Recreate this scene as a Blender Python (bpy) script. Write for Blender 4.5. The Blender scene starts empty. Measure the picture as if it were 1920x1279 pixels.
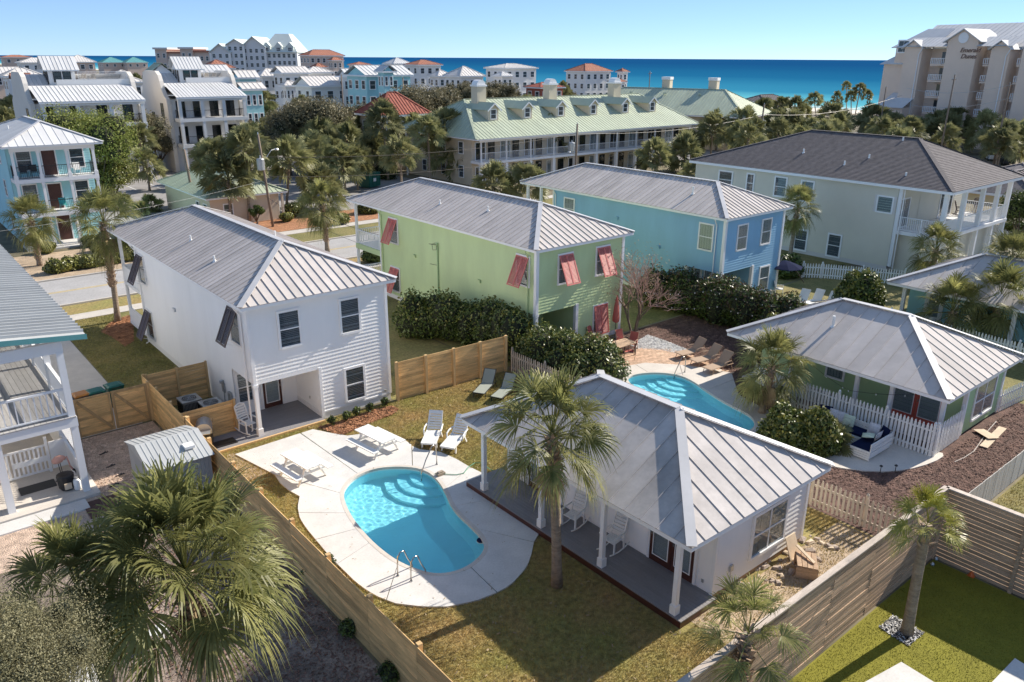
import bpy, math, random
import numpy as np
from mathutils import Vector, Matrix
from mathutils.geometry import tessellate_polygon
random.seed(7)
rng = np.random.default_rng(11)
S = bpy.context.scene
COL = S.collection
R = math.radians
PI = math.pi

# ------------------------------------------------------------------ camera, sky, sun, exposure
YAW, PITCH, ROLL, FPX, CAMH = 0.876206, 0.344659, 0.005792, 1479.45, 15.5
fwd = Vector((math.cos(YAW)*math.cos(PITCH), math.sin(YAW)*math.cos(PITCH), -math.sin(PITCH)))
rt = Vector((math.sin(YAW), -math.cos(YAW), 0))
up = rt.cross(fwd)
rt2 = rt*math.cos(ROLL) + up*math.sin(ROLL)
up2 = -rt*math.sin(ROLL) + up*math.cos(ROLL)
cd = bpy.data.cameras.new('camera')
cam = bpy.data.objects.new('camera', cd)
COL.objects.link(cam)
cd.sensor_width = 36
cd.lens = FPX/1920*36
cd.clip_start = 0.5
cd.clip_end = 60000
m = Matrix((rt2, up2, -fwd)).transposed().to_4x4()
m.translation = Vector((0, 0, CAMH))
cam.matrix_world = m
S.camera = cam

SUN_EL, SUN_AZ = R(34.5), R(-5.5)          # direction towards the sun, azimuth from +X
world = bpy.data.worlds.new('World')
S.world = world
world.use_nodes = True
wn = world.node_tree.nodes
wn.clear()
wo = wn.new('ShaderNodeOutputWorld')
wb = wn.new('ShaderNodeBackground')
sk = wn.new('ShaderNodeTexSky')
sk.sky_type = 'NISHITA'
sk.sun_disc = False
sk.sun_elevation = SUN_EL
sk.sun_rotation = PI/2 - SUN_AZ
sk.air_density = 0.5
sk.dust_density = 0.0
sk.ozone_density = 7.0
ad_ = wn.new('ShaderNodeMix'); ad_.data_type = 'RGBA'; ad_.blend_type = 'ADD'      # even fill added over the whole sky to raise the ambient light
ad_.inputs['Factor'].default_value = 1
ad_.inputs['B'].default_value = (1.60, 2.2, 3.1, 1)
world.node_tree.links.new(sk.outputs[0], ad_.inputs['A'])
world.node_tree.links.new(ad_.outputs['Result'], wb.inputs[0])
wb.inputs[1].default_value = 0.050
world.node_tree.links.new(wb.outputs[0], wo.inputs[0])
sl = bpy.data.lights.new('sun', 'SUN')
sl.energy = 3.6
sl.angle = R(0.53)
sl.color = (1.0, 0.92, 0.80)
sl.cycles.is_caustics_light = True
so = bpy.data.objects.new('sun', sl)
COL.objects.link(so)
sd = Vector((math.cos(SUN_AZ)*math.cos(SUN_EL), math.sin(SUN_AZ)*math.cos(SUN_EL), math.sin(SUN_EL)))
so.rotation_euler = sd.to_track_quat('Z', 'Y').to_euler()
so.location = (60, 0, 60)
S.view_settings.view_transform = 'Standard'
S.view_settings.look = 'None'
S.view_settings.gamma = 1
S.view_settings.use_curve_mapping = False
S.view_settings.exposure = 1.08
S.render.engine = 'CYCLES'
S.cycles.max_bounces = 8
S.cycles.transparent_max_bounces = 16
S.cycles.sample_clamp_indirect = 6

def ray(px, py):
    return fwd*FPX + rt2*(px-960) - up2*(py-639.5)
def G(px, py, z=0.0):
    """the point of the plane at height z that is seen at that place of the 1920 wide photograph"""
    d = ray(px, py)
    return Vector((0, 0, CAMH)) + d*((z-CAMH)/d.z)
fh = Vector((fwd.x, fwd.y, 0)).normalized()
def F(px, py, D):
    """the point seen there at the level distance D"""
    d = ray(px, py)
    return Vector((0, 0, CAMH)) + d*(D/d.dot(fh))
def top_z(base, py):
    """height above base at which a vertical from base crosses image row py"""
    lo, hi = -20.0, 60.0
    for _ in range(40):
        mid = (lo+hi)/2
        v = Vector((base[0], base[1], mid)) - Vector((0, 0, CAMH))
        y = 639.5 - FPX*v.dot(up2)/v.dot(fwd)
        if y > py: lo = mid
        else: hi = mid
    return lo

# ------------------------------------------------------------------ helpers
OFF = {}
class MB:
    def __init__(s): s.v, s.f = [], []
    def add(s, vs, fs):
        n = len(s.v)
        s.v += [tuple(p) for p in vs]
        s.f += [tuple(i+n for i in f) for f in fs]
        return s
    def box(s, x0, y0, z0, x1, y1, z1):
        return s.add([(x0,y0,z0),(x1,y0,z0),(x1,y1,z0),(x0,y1,z0),(x0,y0,z1),(x1,y0,z1),(x1,y1,z1),(x0,y1,z1)],
                     [(0,3,2,1),(4,5,6,7),(0,1,5,4),(1,2,6,5),(2,3,7,6),(3,0,4,7)])
    def cbox(s, x, y, z0, w, d, h): return s.box(x-w/2, y-d/2, z0, x+w/2, y+d/2, z0+h)
    def bar(s, a, b, w, h, upv=(0,0,1)):
        a, b = Vector(a), Vector(b)
        t = (b-a)
        if t.length < 1e-6: return s
        t.normalize()
        u = Vector(upv)
        sd_ = t.cross(u)
        if sd_.length < 1e-4: sd_ = t.cross(Vector((1,0,0)))
        sd_.normalize()
        u = sd_.cross(t).normalized()
        vs = [p + sd_*(w/2)*i + u*(h/2)*j for p in (a, b) for i, j in ((-1,-1),(1,-1),(1,1),(-1,1))]
        return s.add(vs, [(0,1,2,3),(7,6,5,4),(0,4,5,1),(1,5,6,2),(2,6,7,3),(3,7,4,0)])
    def tube(s, pts, r, n=6, cap=True):
        pts = [Vector(p) for p in pts]
        k = len(pts)
        rs = r if isinstance(r, (list, tuple)) else [r]*k
        vs, fs = [], []
        ref = None
        for i, p in enumerate(pts):
            t = (pts[min(i+1,k-1)] - pts[max(i-1,0)]).normalized()
            if ref is None:
                ref = t.cross(Vector((0,0,1)))
                if ref.length < 1e-3: ref = t.cross(Vector((1,0,0)))
            ref = (ref - t*ref.dot(t)).normalized()
            b = t.cross(ref)
            for j in range(n):
                a = 2*PI*j/n
                vs.append(p + (ref*math.cos(a) + b*math.sin(a))*rs[i])
        for i in range(k-1):
            for j in range(n):
                fs.append((i*n+j, i*n+(j+1)%n, (i+1)*n+(j+1)%n, (i+1)*n+j))
        if cap:
            fs.append(tuple(range(n))[::-1])
            fs.append(tuple((k-1)*n+j for j in range(n)))
        return s.add(vs, fs)
    def lathe(s, prof, n=10, c=(0,0,0)):
        vs, fs = [], []
        for r, z in prof:
            for j in range(n):
                a = 2*PI*j/n
                vs.append((c[0]+r*math.cos(a), c[1]+r*math.sin(a), c[2]+z))
        for i in range(len(prof)-1):
            for j in range(n):
                fs.append((i*n+j, i*n+(j+1)%n, (i+1)*n+(j+1)%n, (i+1)*n+j))
        fs.append(tuple(range(n))[::-1])
        fs.append(tuple((len(prof)-1)*n+j for j in range(n)))
        return s.add(vs, fs)
    def prism(s, poly, z0, z1):
        n = len(poly)
        P = [(p[0], p[1]) for p in poly]
        if sum(P[i][0]*P[(i+1)%n][1]-P[(i+1)%n][0]*P[i][1] for i in range(n)) < 0: P = P[::-1]
        tri = tessellate_polygon([[Vector((x, y, 0)) for x, y in P]])
        vs = [(x, y, z0) for x, y in P] + [(x, y, z1) for x, y in P]
        fs = []
        for t in tri:
            a, b, c = (P[i] for i in t)
            if (b[0]-a[0])*(c[1]-a[1]) - (b[1]-a[1])*(c[0]-a[0]) < 0: t = t[::-1]
            fs.append(tuple(i+n for i in t))
            fs.append(tuple(t[::-1]))
        fs += [(i, (i+1)%n, (i+1)%n+n, i+n) for i in range(n)]
        return s.add(vs, fs)
    def slab(s, pts, th):
        """planar polygon given by 3d points (counter-clockwise from outside), thickened inwards"""
        P = [Vector(p) for p in pts]
        nrm = Vector((0,0,0))
        for i in range(1, len(P)-1): nrm += (P[i]-P[0]).cross(P[i+1]-P[0])
        if nrm.length < 1e-9: return s
        nrm.normalize()
        n = len(P)
        vs = P + [p - nrm*th for p in P]
        return s.add(vs, [tuple(range(n)), tuple(range(2*n-1, n-1, -1))] + [(i+n, (i+1)%n+n, (i+1)%n, i) for i in range(n)])
    def quad(s, *p): return s.add(p, [tuple(range(len(p)))])
    def build(s, name, mat, parent=None, local=False, smooth=False, kind=None, loc=None):
        me = bpy.data.meshes.new(name)
        v = s.v
        if parent is not None and not local:
            o_ = OFF.get(parent.as_pointer(), Vector((0,0,0)))
            v = [(p[0]-o_[0], p[1]-o_[1], p[2]-o_[2]) for p in v]
        l = Vector((0,0,0))
        if parent is None and not local and v:
            a = np.array(v)
            l = Vector(((a[:,0].min()+a[:,0].max())/2, (a[:,1].min()+a[:,1].max())/2, a[:,2].min()))
            v = [(p[0]-l[0], p[1]-l[1], p[2]-l[2]) for p in v]
        me.from_pydata(v, [], s.f)
        if mat: me.materials.append(mat)
        if smooth: me.polygons.foreach_set('use_smooth', [True]*len(me.polygons))
        o = bpy.data.objects.new(name, me)
        COL.objects.link(o)
        o.location = Vector(loc) if loc is not None else l
        if parent is not None:
            o.parent = parent
            OFF[o.as_pointer()] = OFF.get(parent.as_pointer(), Vector((0,0,0))) + (Vector(loc) if loc is not None else Vector((0,0,0)))
        else: OFF[o.as_pointer()] = o.location.copy()
        if kind: o['kind'] = kind
        return o

KEEP = []
def tag(o, label=None, cat=None, group=None, kind=None):
    if label: o['label'] = label
    if cat: o['category'] = cat
    if group: o['group'] = group
    if kind: o['kind'] = kind
    return o
def thing(name, label, cat, loc=(0,0,0), rz=0.0, group=None):
    o = bpy.data.objects.new(name, None)
    COL.objects.link(o)
    o.empty_display_size = 0.2
    o.location = loc
    o.rotation_euler = (0, 0, rz)
    OFF[o.as_pointer()] = Vector(loc)
    KEEP.append(o)
    return tag(o, label, cat, group)
def inst(o, parent, loc=(0,0,0), rot=(0,0,0), scale=None):
    c = o.copy()
    COL.objects.link(c)
    c.parent = parent
    c.location = loc
    c.rotation_euler = rot
    if scale is not None: c.scale = scale
    return c
def dup(root, loc, rz=0.0, label=None, group=None, scale=None):
    c = root.copy()
    COL.objects.link(c)
    c.location = loc
    c.rotation_euler = (0, 0, rz)
    if scale: c.scale = scale
    if label: c['label'] = label
    if group: c['group'] = group
    for ch in root.children:
        k = ch.copy()
        COL.objects.link(k)
        k.parent = c
        for g in ch.children:
            q = g.copy()
            COL.objects.link(q)
            q.parent = k
    return c
def npmesh(name, V, Fq, mat, parent=None, smooth=False, kind=None, loc=(0,0,0)):
    """V (n,3) array, Fq (m,k) array of faces with k corners each"""
    me = bpy.data.meshes.new(name)
    V = np.asarray(V, dtype=np.float32)
    Fq = np.asarray(Fq, dtype=np.int32)
    me.vertices.add(len(V))
    me.vertices.foreach_set('co', V.ravel())
    k = Fq.shape[1]
    me.loops.add(Fq.size)
    me.loops.foreach_set('vertex_index', Fq.ravel())
    me.polygons.add(len(Fq))
    me.polygons.foreach_set('loop_start', np.arange(len(Fq), dtype=np.int32)*k)
    me.update(calc_edges=True)
    if smooth: me.polygons.foreach_set('use_smooth', np.ones(len(Fq), dtype=bool))
    if mat: me.materials.append(mat)
    o = bpy.data.objects.new(name, me)
    COL.objects.link(o)
    o.location = loc
    if parent is not None: o.parent = parent
    OFF[o.as_pointer()] = Vector(loc)
    if kind: o['kind'] = kind
    return o

# ------------------------------------------------------------------ materials
def M(name, base, var=0.12, scale=2.0, rough=0.7, bump=0.0, bscale=30.0, rnd=0.0, metal=0.0, stretch=(1,1,1), col2=None,
      spec=0.5, fine=0.0, coords='pos', dirt=0.0, trans=0.0):
    mt = bpy.data.materials.new(name)
    mt.use_nodes = True
    nt = mt.node_tree
    N, L = nt.nodes, nt.links
    b = N['Principled BSDF']
    b.inputs['Roughness'].default_value = rough
    b.inputs['Metallic'].default_value = metal
    b.inputs['Specular IOR Level'].default_value = spec
    if coords == 'pos':
        g = N.new('ShaderNodeNewGeometry'); vec = g.outputs['Position']
    else:
        g = N.new('ShaderNodeTexCoord'); vec = g.outputs['Object']
    mp = N.new('ShaderNodeMapping')
    mp.inputs['Scale'].default_value = stretch
    if rnd:
        oi0 = N.new('ShaderNodeObjectInfo')
        vm = N.new('ShaderNodeVectorMath'); vm.operation = 'MULTIPLY_ADD'
        L.new(oi0.outputs['Random'], vm.inputs[0]); vm.inputs[1].default_value = (31.7, 17.3, 23.9); L.new(vec, vm.inputs[2])
        vec = vm.outputs[0]
    L.new(vec, mp.inputs['Vector'])
    vec = mp.outputs['Vector']
    nz = N.new('ShaderNodeTexNoise')
    nz.inputs['Scale'].default_value = scale
    nz.inputs['Detail'].default_value = 6
    nz.inputs['Roughness'].default_value = 0.62
    L.new(vec, nz.inputs['Vector'])
    cr = N.new('ShaderNodeMapRange')
    cr.inputs['From Min'].default_value = 0.3
    cr.inputs['From Max'].default_value = 0.7
    L.new(nz.outputs['Fac'], cr.inputs['Value'])
    c1 = [max(0, c*(1-var)) for c in base]
    c2 = list(col2) if col2 else [min(1, c*(1+var)) for c in base]
    mx = N.new('ShaderNodeMix'); mx.data_type = 'RGBA'
    mx.inputs['A'].default_value = (*c1, 1); mx.inputs['B'].default_value = (*c2, 1)
    L.new(cr.outputs[0], mx.inputs['Factor'])
    out = mx.outputs['Result']
    def mul(out, val_socket):
        k = N.new('ShaderNodeMix'); k.data_type = 'RGBA'; k.blend_type = 'MULTIPLY'
        k.inputs['Factor'].default_value = 1
        L.new(out, k.inputs['A']); L.new(val_socket, k.inputs['B'])
        return k.outputs['Result']
    if fine:
        n2 = N.new('ShaderNodeTexNoise'); n2.inputs['Scale'].default_value = scale*14; n2.inputs['Detail'].default_value = 3
        L.new(vec, n2.inputs['Vector'])
        r2 = N.new('ShaderNodeMapRange'); r2.inputs['From Min'].default_value = 0.3; r2.inputs['From Max'].default_value = 0.7
        r2.inputs['To Min'].default_value = 1-fine; r2.inputs['To Max'].default_value = 1+fine
        L.new(n2.outputs['Fac'], r2.inputs['Value'])
        out = mul(out, r2.outputs[0])
    if dirt:
        n3 = N.new('ShaderNodeTexNoise'); n3.inputs['Scale'].default_value = 0.35; n3.inputs['Detail'].default_value = 8
        n3.inputs['Roughness'].default_value = 0.7
        L.new(vec, n3.inputs['Vector'])
        r3 = N.new('ShaderNodeMapRange'); r3.inputs['From Min'].default_value = 0.42; r3.inputs['From Max'].default_value = 0.66
        r3.inputs['To Min'].default_value = 1; r3.inputs['To Max'].default_value = 1-dirt
        L.new(n3.outputs['Fac'], r3.inputs['Value'])
        out = mul(out, r3.outputs[0])
    if rnd:
        oi = N.new('ShaderNodeObjectInfo')
        r4 = N.new('ShaderNodeMapRange'); r4.inputs['To Min'].default_value = 1-rnd; r4.inputs['To Max'].default_value = 1+rnd
        L.new(oi.outputs['Random'], r4.inputs['Value'])
        out = mul(out, r4.outputs[0])
    L.new(out, b.inputs['Base Color'])
    if bump:
        bn = N.new('ShaderNodeTexNoise'); bn.inputs['Scale'].default_value = bscale; bn.inputs['Detail'].default_value = 4
        L.new(vec, bn.inputs['Vector'])
        bp = N.new('ShaderNodeBump'); bp.inputs['Strength'].default_value = bump; bp.inputs['Distance'].default_value = 0.05
        L.new(bn.outputs['Fac'], bp.inputs['Height'])
        L.new(bp.outputs[0], b.inputs['Normal'])
    if trans:
        t = N.new('ShaderNodeBsdfTranslucent')
        L.new(out, t.inputs['Color'])
        ms = N.new('ShaderNodeMixShader'); ms.inputs[0].default_value = trans
        L.new(b.outputs[0], ms.inputs[1]); L.new(t.outputs[0], ms.inputs[2])
        L.new(ms.outputs[0], N['Material Output'].inputs['Surface'])
    return mt

def glass_mat(name, tint=(0.55,0.6,0.62), mixf=0.3):
    mt = bpy.data.materials.new(name); mt.use_nodes = True
    N, L = mt.node_tree.nodes, mt.node_tree.links
    N.clear()
    o = N.new('ShaderNodeOutputMaterial'); t = N.new('ShaderNodeBsdfTransparent'); g = N.new('ShaderNodeBsdfGlossy')
    lw_ = N.new('ShaderNodeLayerWeight'); lw_.inputs[0].default_value = 0.5
    fr = N.new('ShaderNodeMath'); fr.operation = 'POWER'; L.new(lw_.outputs['Facing'], fr.inputs[0]); fr.inputs[1].default_value = 3.5
    mr = N.new('ShaderNodeMapRange'); mr.inputs['To Min'].default_value = mixf*0.3; mr.inputs['To Max'].default_value = .8
    mx = N.new('ShaderNodeMixShader')
    t.inputs[0].default_value = (*tint, 1)
    g.inputs['Roughness'].default_value = 0.03
    L.new(fr.outputs[0], mr.inputs['Value']); L.new(mr.outputs[0], mx.inputs[0])
    L.new(t.outputs[0], mx.inputs[1]); L.new(g.outputs[0], mx.inputs[2]); L.new(mx.outputs[0], o.inputs[0])
    return mt

mt = dict(
 white=M('white_paint', (.80,.80,.79), .03, 1.5, .5),
 whitesiding=M('white_siding_paint', (.89,.88,.86), .03, .6, .6, dirt=.06, stretch=(1,1,.3)),
 trim=M('white_trim', (.83,.83,.83), .02, 2, .45),
 green=M('green_siding_paint', (.57,.69,.37), .06, .5, .65, dirt=.10, stretch=(1,1,.3)),
 green2=M('sage_siding_paint', (.40,.55,.29), .06, .5, .6),
 blue=M('blue_siding_paint', (.275,.50,.68), .06, .4, .65, dirt=.10, stretch=(1,1,.3)),
 teal=M('aqua_siding_paint', (.36,.66,.70), .06, .4, .6),
 greysiding=M('grey_green_siding', (.66,.62,.51), .05, .4, .6),
 metal=M('grey_metal_roof', (.56,.515,.485), .07, .8, .75, metal=0, spec=.12, dirt=.16, rnd=.07, fine=.03),
 metalw=M('worn_grey_metal_roof', (.545,.505,.48), .11, .5, .75, metal=0, spec=.12, dirt=.28, rnd=.05, fine=.04),
 metallight=M('light_metal_roof', (.62,.62,.62), .05, .5, .75, metal=0, spec=.15, rnd=.04, dirt=.08),
 metalleft=M('ribbed_metal_roof', (.50,.51,.505), .05, .5, .5, metal=.1, rnd=.05, spec=.3, dirt=.08),
 tealtrim=M('teal_trim', (.13,.36,.36), .05, 3, .5),
 palegreen=M('pale_green_far_roof', (.58,.63,.60), .05, .2, .6),
 pinedark=M('dark_pine', (.44,.29,.14), .25, 2, .8, rnd=.1, stretch=(3,3,1)),  # darker pine tone that sets gate frame and braces off the planks
 oldwhite=M('weathered_white_paint', (.54,.51,.46), .1, 1.2, .8, rnd=.06, dirt=.15),
 yellowwall=M('cream_yellow_wall', (.80,.62,.34), .05, .4, .7),
 capm=M('ridge_cap_metal', (.60,.59,.59), .05, .8, .45, metal=.2, dirt=.15),
 greenroof=M('sage_green_metal_roof', (.46,.51,.38), .06, .5, .5, metal=.1, rnd=.05, dirt=.12),
 terracotta=M('terracotta_tiles', (.40,.165,.105), .25, 1.5, .8, rnd=.05),
 redroof=M('red_clay_tiles', (.34,.10,.065), .25, 2, .8, rnd=.06),
 shingle=M('dark_shingle', (.150,.135,.140), .3, 3, .9, rnd=.22, fine=.25),
 palegrey=M('pale_roof', (.64,.61,.58), .06, .3, .7),
 pine=M('pine_boards', (.72,.46,.20), .26, 1.2, .75, rnd=.26, stretch=(1.2,1.2,7), fine=.12),
 pinepost=M('pine_posts', (.63,.42,.20), .18, 2, .75, rnd=.1, stretch=(5,5,.8), fine=.1),
 weathered=M('weathered_boards', (.46,.315,.205), .3, 1.0, .85, rnd=.22, stretch=(1,1,9), fine=.2),
 weatheredcap=M('weathered_cap_board', (.52,.44,.37), .2, 1.0, .85, rnd=.1, stretch=(.7,5,5), fine=.15),
 greypicket=M('weathered_picket', (.56,.47,.37), .2, 2, .85, rnd=.15, stretch=(4,4,.6), fine=.12),
 whitepicket=M('white_picket_paint', (.80,.80,.78), .04, 2, .55, rnd=.04),
 roomshade=M('painted_room_shade', (.028,.032,.036), .3, 1.0, .3),  # near-black colour that imitates the shade of a room
 blind=M('window_blind', (.40,.40,.41), .05, 2, .6),
 curtain=M('pale_curtain', (.74,.73,.70), .05, 3, .8),
 concrete=M('white_concrete', (.66,.645,.62), .06, 1.1, .8, fine=.06, dirt=.17),
 concrete2=M('tan_concrete', (.62,.57,.51), .08, 1.2, .85, fine=.06, dirt=.12),
 sidewalkm=M('sidewalk_concrete', (.54,.50,.45), .08, 1.5, .85, fine=.06, dirt=.12),
 asphalt=M('sunworn_asphalt', (.40,.39,.385), .08, .6, .9, fine=.12, dirt=.15),
 asphaltd=M('dark_asphalt', (.30,.285,.275), .12, .5, .9, fine=.12, dirt=.2),
 yellow=M('faded_yellow_paint', (.55,.40,.12), .2, 3, .8),
 linewhite=M('white_road_paint', (.7,.7,.68), .1, 3, .8),
 grass=M('winter_lawn', (.47,.32,.135), .25, .42, .95, col2=(.25,.24,.07), fine=.32, bump=.7, bscale=28),
 grassgreen=M('green_lawn', (.175,.185,.050), .3, .5, .95, col2=(.27,.22,.085), fine=.3, bump=.6, bscale=25),
 blade=M('grass_blades', (.66,.46,.20), .25, .42, .9, col2=(.36,.33,.10), fine=.3, trans=.25),
 blade2=M('grass_blades_green', (.27,.27,.07), .3, .5, .9, col2=(.42,.34,.13), fine=.35, trans=.25),
 turf=M('artificial_turf', (.215,.20,.018), .14, 1.2, .95, fine=.12, bump=.2, bscale=60),
 mulch=M('dark_mulch', (.15,.085,.066), .45, 3, .95, fine=.5, bump=1, bscale=22, dirt=.3),
 chips=M('wood_chip_pieces', (.60,.46,.36), .45, 3, .9, fine=.4, rnd=.1),
 darkchips=M('mulch_pieces', (.19,.11,.085), .5, 3, .9, fine=.4),
 bark=M('wood_chip_ground', (.56,.42,.325), .35, 3, .95, fine=.45, bump=1, bscale=22),
 straw=M('pine_straw', (.40,.19,.095), .4, 3, .95, fine=.4, bump=1, bscale=25),
 sand=M('sandy_dirt', (.47,.36,.25), .25, 1.2, .95, fine=.22, bump=.5, bscale=15, dirt=.3),
 soil=M('patchy_garden_soil', (.28,.22,.18), .5, .8, .95, fine=.35, bump=.8, bscale=14, dirt=.5),  # uneven brown soil with darker patches
 scrub=M('scrub_ground', (.15,.135,.07), .4, .05, .95, fine=.4, col2=(.25,.21,.14)),
 beachsand=M('beach_sand', (.68,.62,.52), .05, .1, .9),
 gravel=M('pale_gravel', (.62,.59,.55), .3, 9, .9, fine=.4, bump=1, bscale=40),
 brickp=M('tan_brick_paver', (.56,.38,.26), .18, 2, .85, rnd=.2, fine=.1),
 decking=M('grey_deck_paint', (.24,.23,.235), .06, 1.0, .6, rnd=.05, fine=.05),
 deckgrey=M('grey_board', (.40,.39,.38), .08, 2, .7, rnd=.08),
 brown=M('dark_brown_paint', (.072,.047,.044), .1, 3, .5),
 doorbrown=M('mahogany_door', (.075,.026,.018), .2, 3, .4),
 red=M('coral_red_shutter', (.60,.17,.145), .08, 2, .55),
 reddoor=M('red_door_paint', (.58,.11,.075), .08, 2, .5),
 plastic=M('white_plastic', (.80,.80,.78), .03, 3, .35),
 chrome=M('steel_rail', (.55,.52,.48), .1, 4, .22, metal=1),
 steel=M('galvanised_steel', (.46,.47,.47), .1, 3, .4, metal=.6),
 dark=M('black_plastic', (.016,.016,.018), .2, 4, .45),
 darkm=M('black_railing', (.022,.020,.020), .2, 4, .4),
 sling=M('grey_green_sling', (.30,.32,.27), .05, 4, .8),
 tansling=M('tan_sling', (.42,.30,.21), .05, 4, .8),
 redsling=M('red_sling', (.45,.12,.09), .08, 4, .8),
 navy=M('navy_fabric', (.010,.016,.050), .12, 4, .95, spec=.1),
 cushion=M('pattern_cushion', (.62,.60,.62), .25, 22, .9),
 cushion2=M('green_stripe_cushion', (.60,.66,.50), .25, 18, .9, stretch=(1,.05,1)),
 binm=M('green_bin', (.012,.115,.082), .08, 3, .45),
 binorange=M('orange_lid', (.50,.20,.03), .1, 3, .45),
 tealp=M('turquoise_plastic', (.05,.42,.40), .05, 3, .4),
 flamingo=M('flamingo_pink', (.66,.37,.31), .1, 5, .6),
 beige=M('beige_stucco', (.64,.55,.42), .05, .3, .8, dirt=.06),
 pinkstucco=M('pink_beige_stucco', (.80,.64,.52), .04, .1, .85, dirt=.05),
 greystucco=M('grey_stucco', (.66,.67,.69), .04, .1, .85),
 tanstucco=M('tan_stucco', (.62,.49,.41), .05, .1, .85),
 creamstucco=M('cream_stucco', (.74,.69,.62), .03, .3, .8, dirt=.05),
 whitestucco=M('white_stucco', (.78,.77,.75), .03, .3, .8),
 pole=M('wood_pole', (.22,.17,.13), .2, 2, .85, stretch=(4,4,.4)),
 wire=M('black_wire', (.02,.02,.02), .1, 2, .5),
 trunk=M('palm_trunk', (.33,.26,.195), .35, 3, .9, stretch=(1,1,4), bump=1, bscale=14, fine=.3),
 boot=M('palm_boots', (.38,.27,.19), .4, 6, .9, fine=.3),
 barkm=M('tree_bark', (.13,.10,.075), .3, 4, .9, bump=.8, bscale=12),
 bare=M('bare_twigs', (.40,.26,.21), .3, 4, .9),
 frond=M('palm_leaf', (.165,.195,.062), .25, 1.6, .45, col2=(.37,.35,.13), rnd=.28, spec=.3, trans=.45, coords='obj', fine=.15),
 frondfar=M('palm_leaf_distant', (.165,.185,.065), .3, .9, .5, col2=(.36,.345,.17), rnd=.22, spec=.2, trans=.3, fine=.2),
 frondyellow=M('young_palm_leaf', (.26,.28,.045), .2, 2, .42, col2=(.38,.35,.06), rnd=.25, spec=.55, trans=.3, coords='obj'),
 deadfrond=M('dry_palm_leaf', (.40,.30,.17), .25, 2, .8, rnd=.25),
 leafdark=M('hedge_leaf', (.050,.092,.020), .35, 1.5, .42, col2=(.125,.165,.034), spec=.4, trans=.12, fine=.35),
 leafmid=M('hedge_leaf_light', (.13,.165,.030), .35, 1.2, .40, col2=(.28,.27,.06), spec=.6, trans=.15, fine=.35),
 leafred=M('bronze_leaf', (.075,.060,.024), .4, 1.5, .4, col2=(.14,.085,.045), trans=.12, fine=.35),
 leafolive=M('oak_leaf', (.175,.16,.088), .35, .6, .55, col2=(.28,.245,.14), trans=.22, spec=.3, fine=.3),
 leafgrey=M('olive_leaf', (.19,.185,.095), .35, 1.5, .55, col2=(.36,.33,.19), trans=.25, spec=.3, fine=.3),
 leafbright=M('pine_leaf', (.19,.24,.048), .3, .5, .55, col2=(.33,.35,.09), trans=.28, spec=.3, fine=.3),
 core=M('foliage_core_shade', (.020,.024,.010), .3, 3, .95),  # foliage cores; the crown's inner shade is put into this near-black colour
 waterbasin=M('pool_plaster', (.68,.90,.93), .03, 1.2, .7),
 redp=M('red_paver_brick', (.11,.055,.045), .2, 3, .9, rnd=.15),
 orange=M('orange_plastic', (.6,.12,.02), .1, 3, .5),
 cardboard=M('plywood_scrap', (.62,.50,.36), .12, 3, .85),
 pebw=M('white_pebble', (.66,.65,.63), .15, 8, .7),
 pebb=M('black_pebble', (.03,.03,.032), .2, 8, .5),
 rope=M('pale_hose', (.55,.50,.45), .1, 3, .7),
 greenhose=M('green_hose', (.10,.32,.20), .1, 3, .6),
 stone=M('rubble', (.42,.34,.28), .35, 5, .9),
 text=M('brown_sign_letters', (.20,.12,.09), .05, 3, .7),
 mesh_tan=M('rattan', (.33,.28,.22), .1, 3, .8),
)
mt['glass'] = glass_mat('window_glass', (.74,.78,.80), .15)
mt['glassfar'] = M('far_window_glass', (.045,.055,.065), .3, .4, .12)

# ------------------------------------------------------------------ builders: buildings
def fm(face, at):
    if face == '-y': return lambda u, d, z: (u, at-d, z)
    if face == '+y': return lambda u, d, z: (-u, at+d, z) if False else (u, at+d, z)
    if face == '-x': return lambda u, d, z: (at-d, u, z)
    return lambda u, d, z: (at+d, u, z)
def fbox(mb, face, at, u0, u1, z0, z1, d0, d1):
    g = fm(face, at)
    a, b = g(u0, d0, z0), g(u1, d1, z1)
    return mb.box(min(a[0],b[0]), min(a[1],b[1]), z0, max(a[0],b[0]), max(a[1],b[1]), z1)
def siding(mb, face, at, u0, u1, z0, z1, e=0.16, lap=0.02):
    """overlapping boards: the lower edge of every course stands proud"""
    g = fm(face, at)
    n = max(1, round((z1-z0)/e))
    e = (z1-z0)/n
    for i in range(n):
        a, b = z0+i*e, z0+(i+1)*e
        P = [g(u0,lap,a), g(u1,lap,a), g(u1,.002,b), g(u0,.002,b)]
        if face in ('-x', '+y'): P = P[::-1]
        mb.quad(*P)
        Q = [g(u0,0,a), g(u1,0,a), g(u1,lap,a), g(u0,lap,a)]
        if face in ('-x', '+y'): Q = Q[::-1]
        mb.quad(*Q)
    return mb
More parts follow.
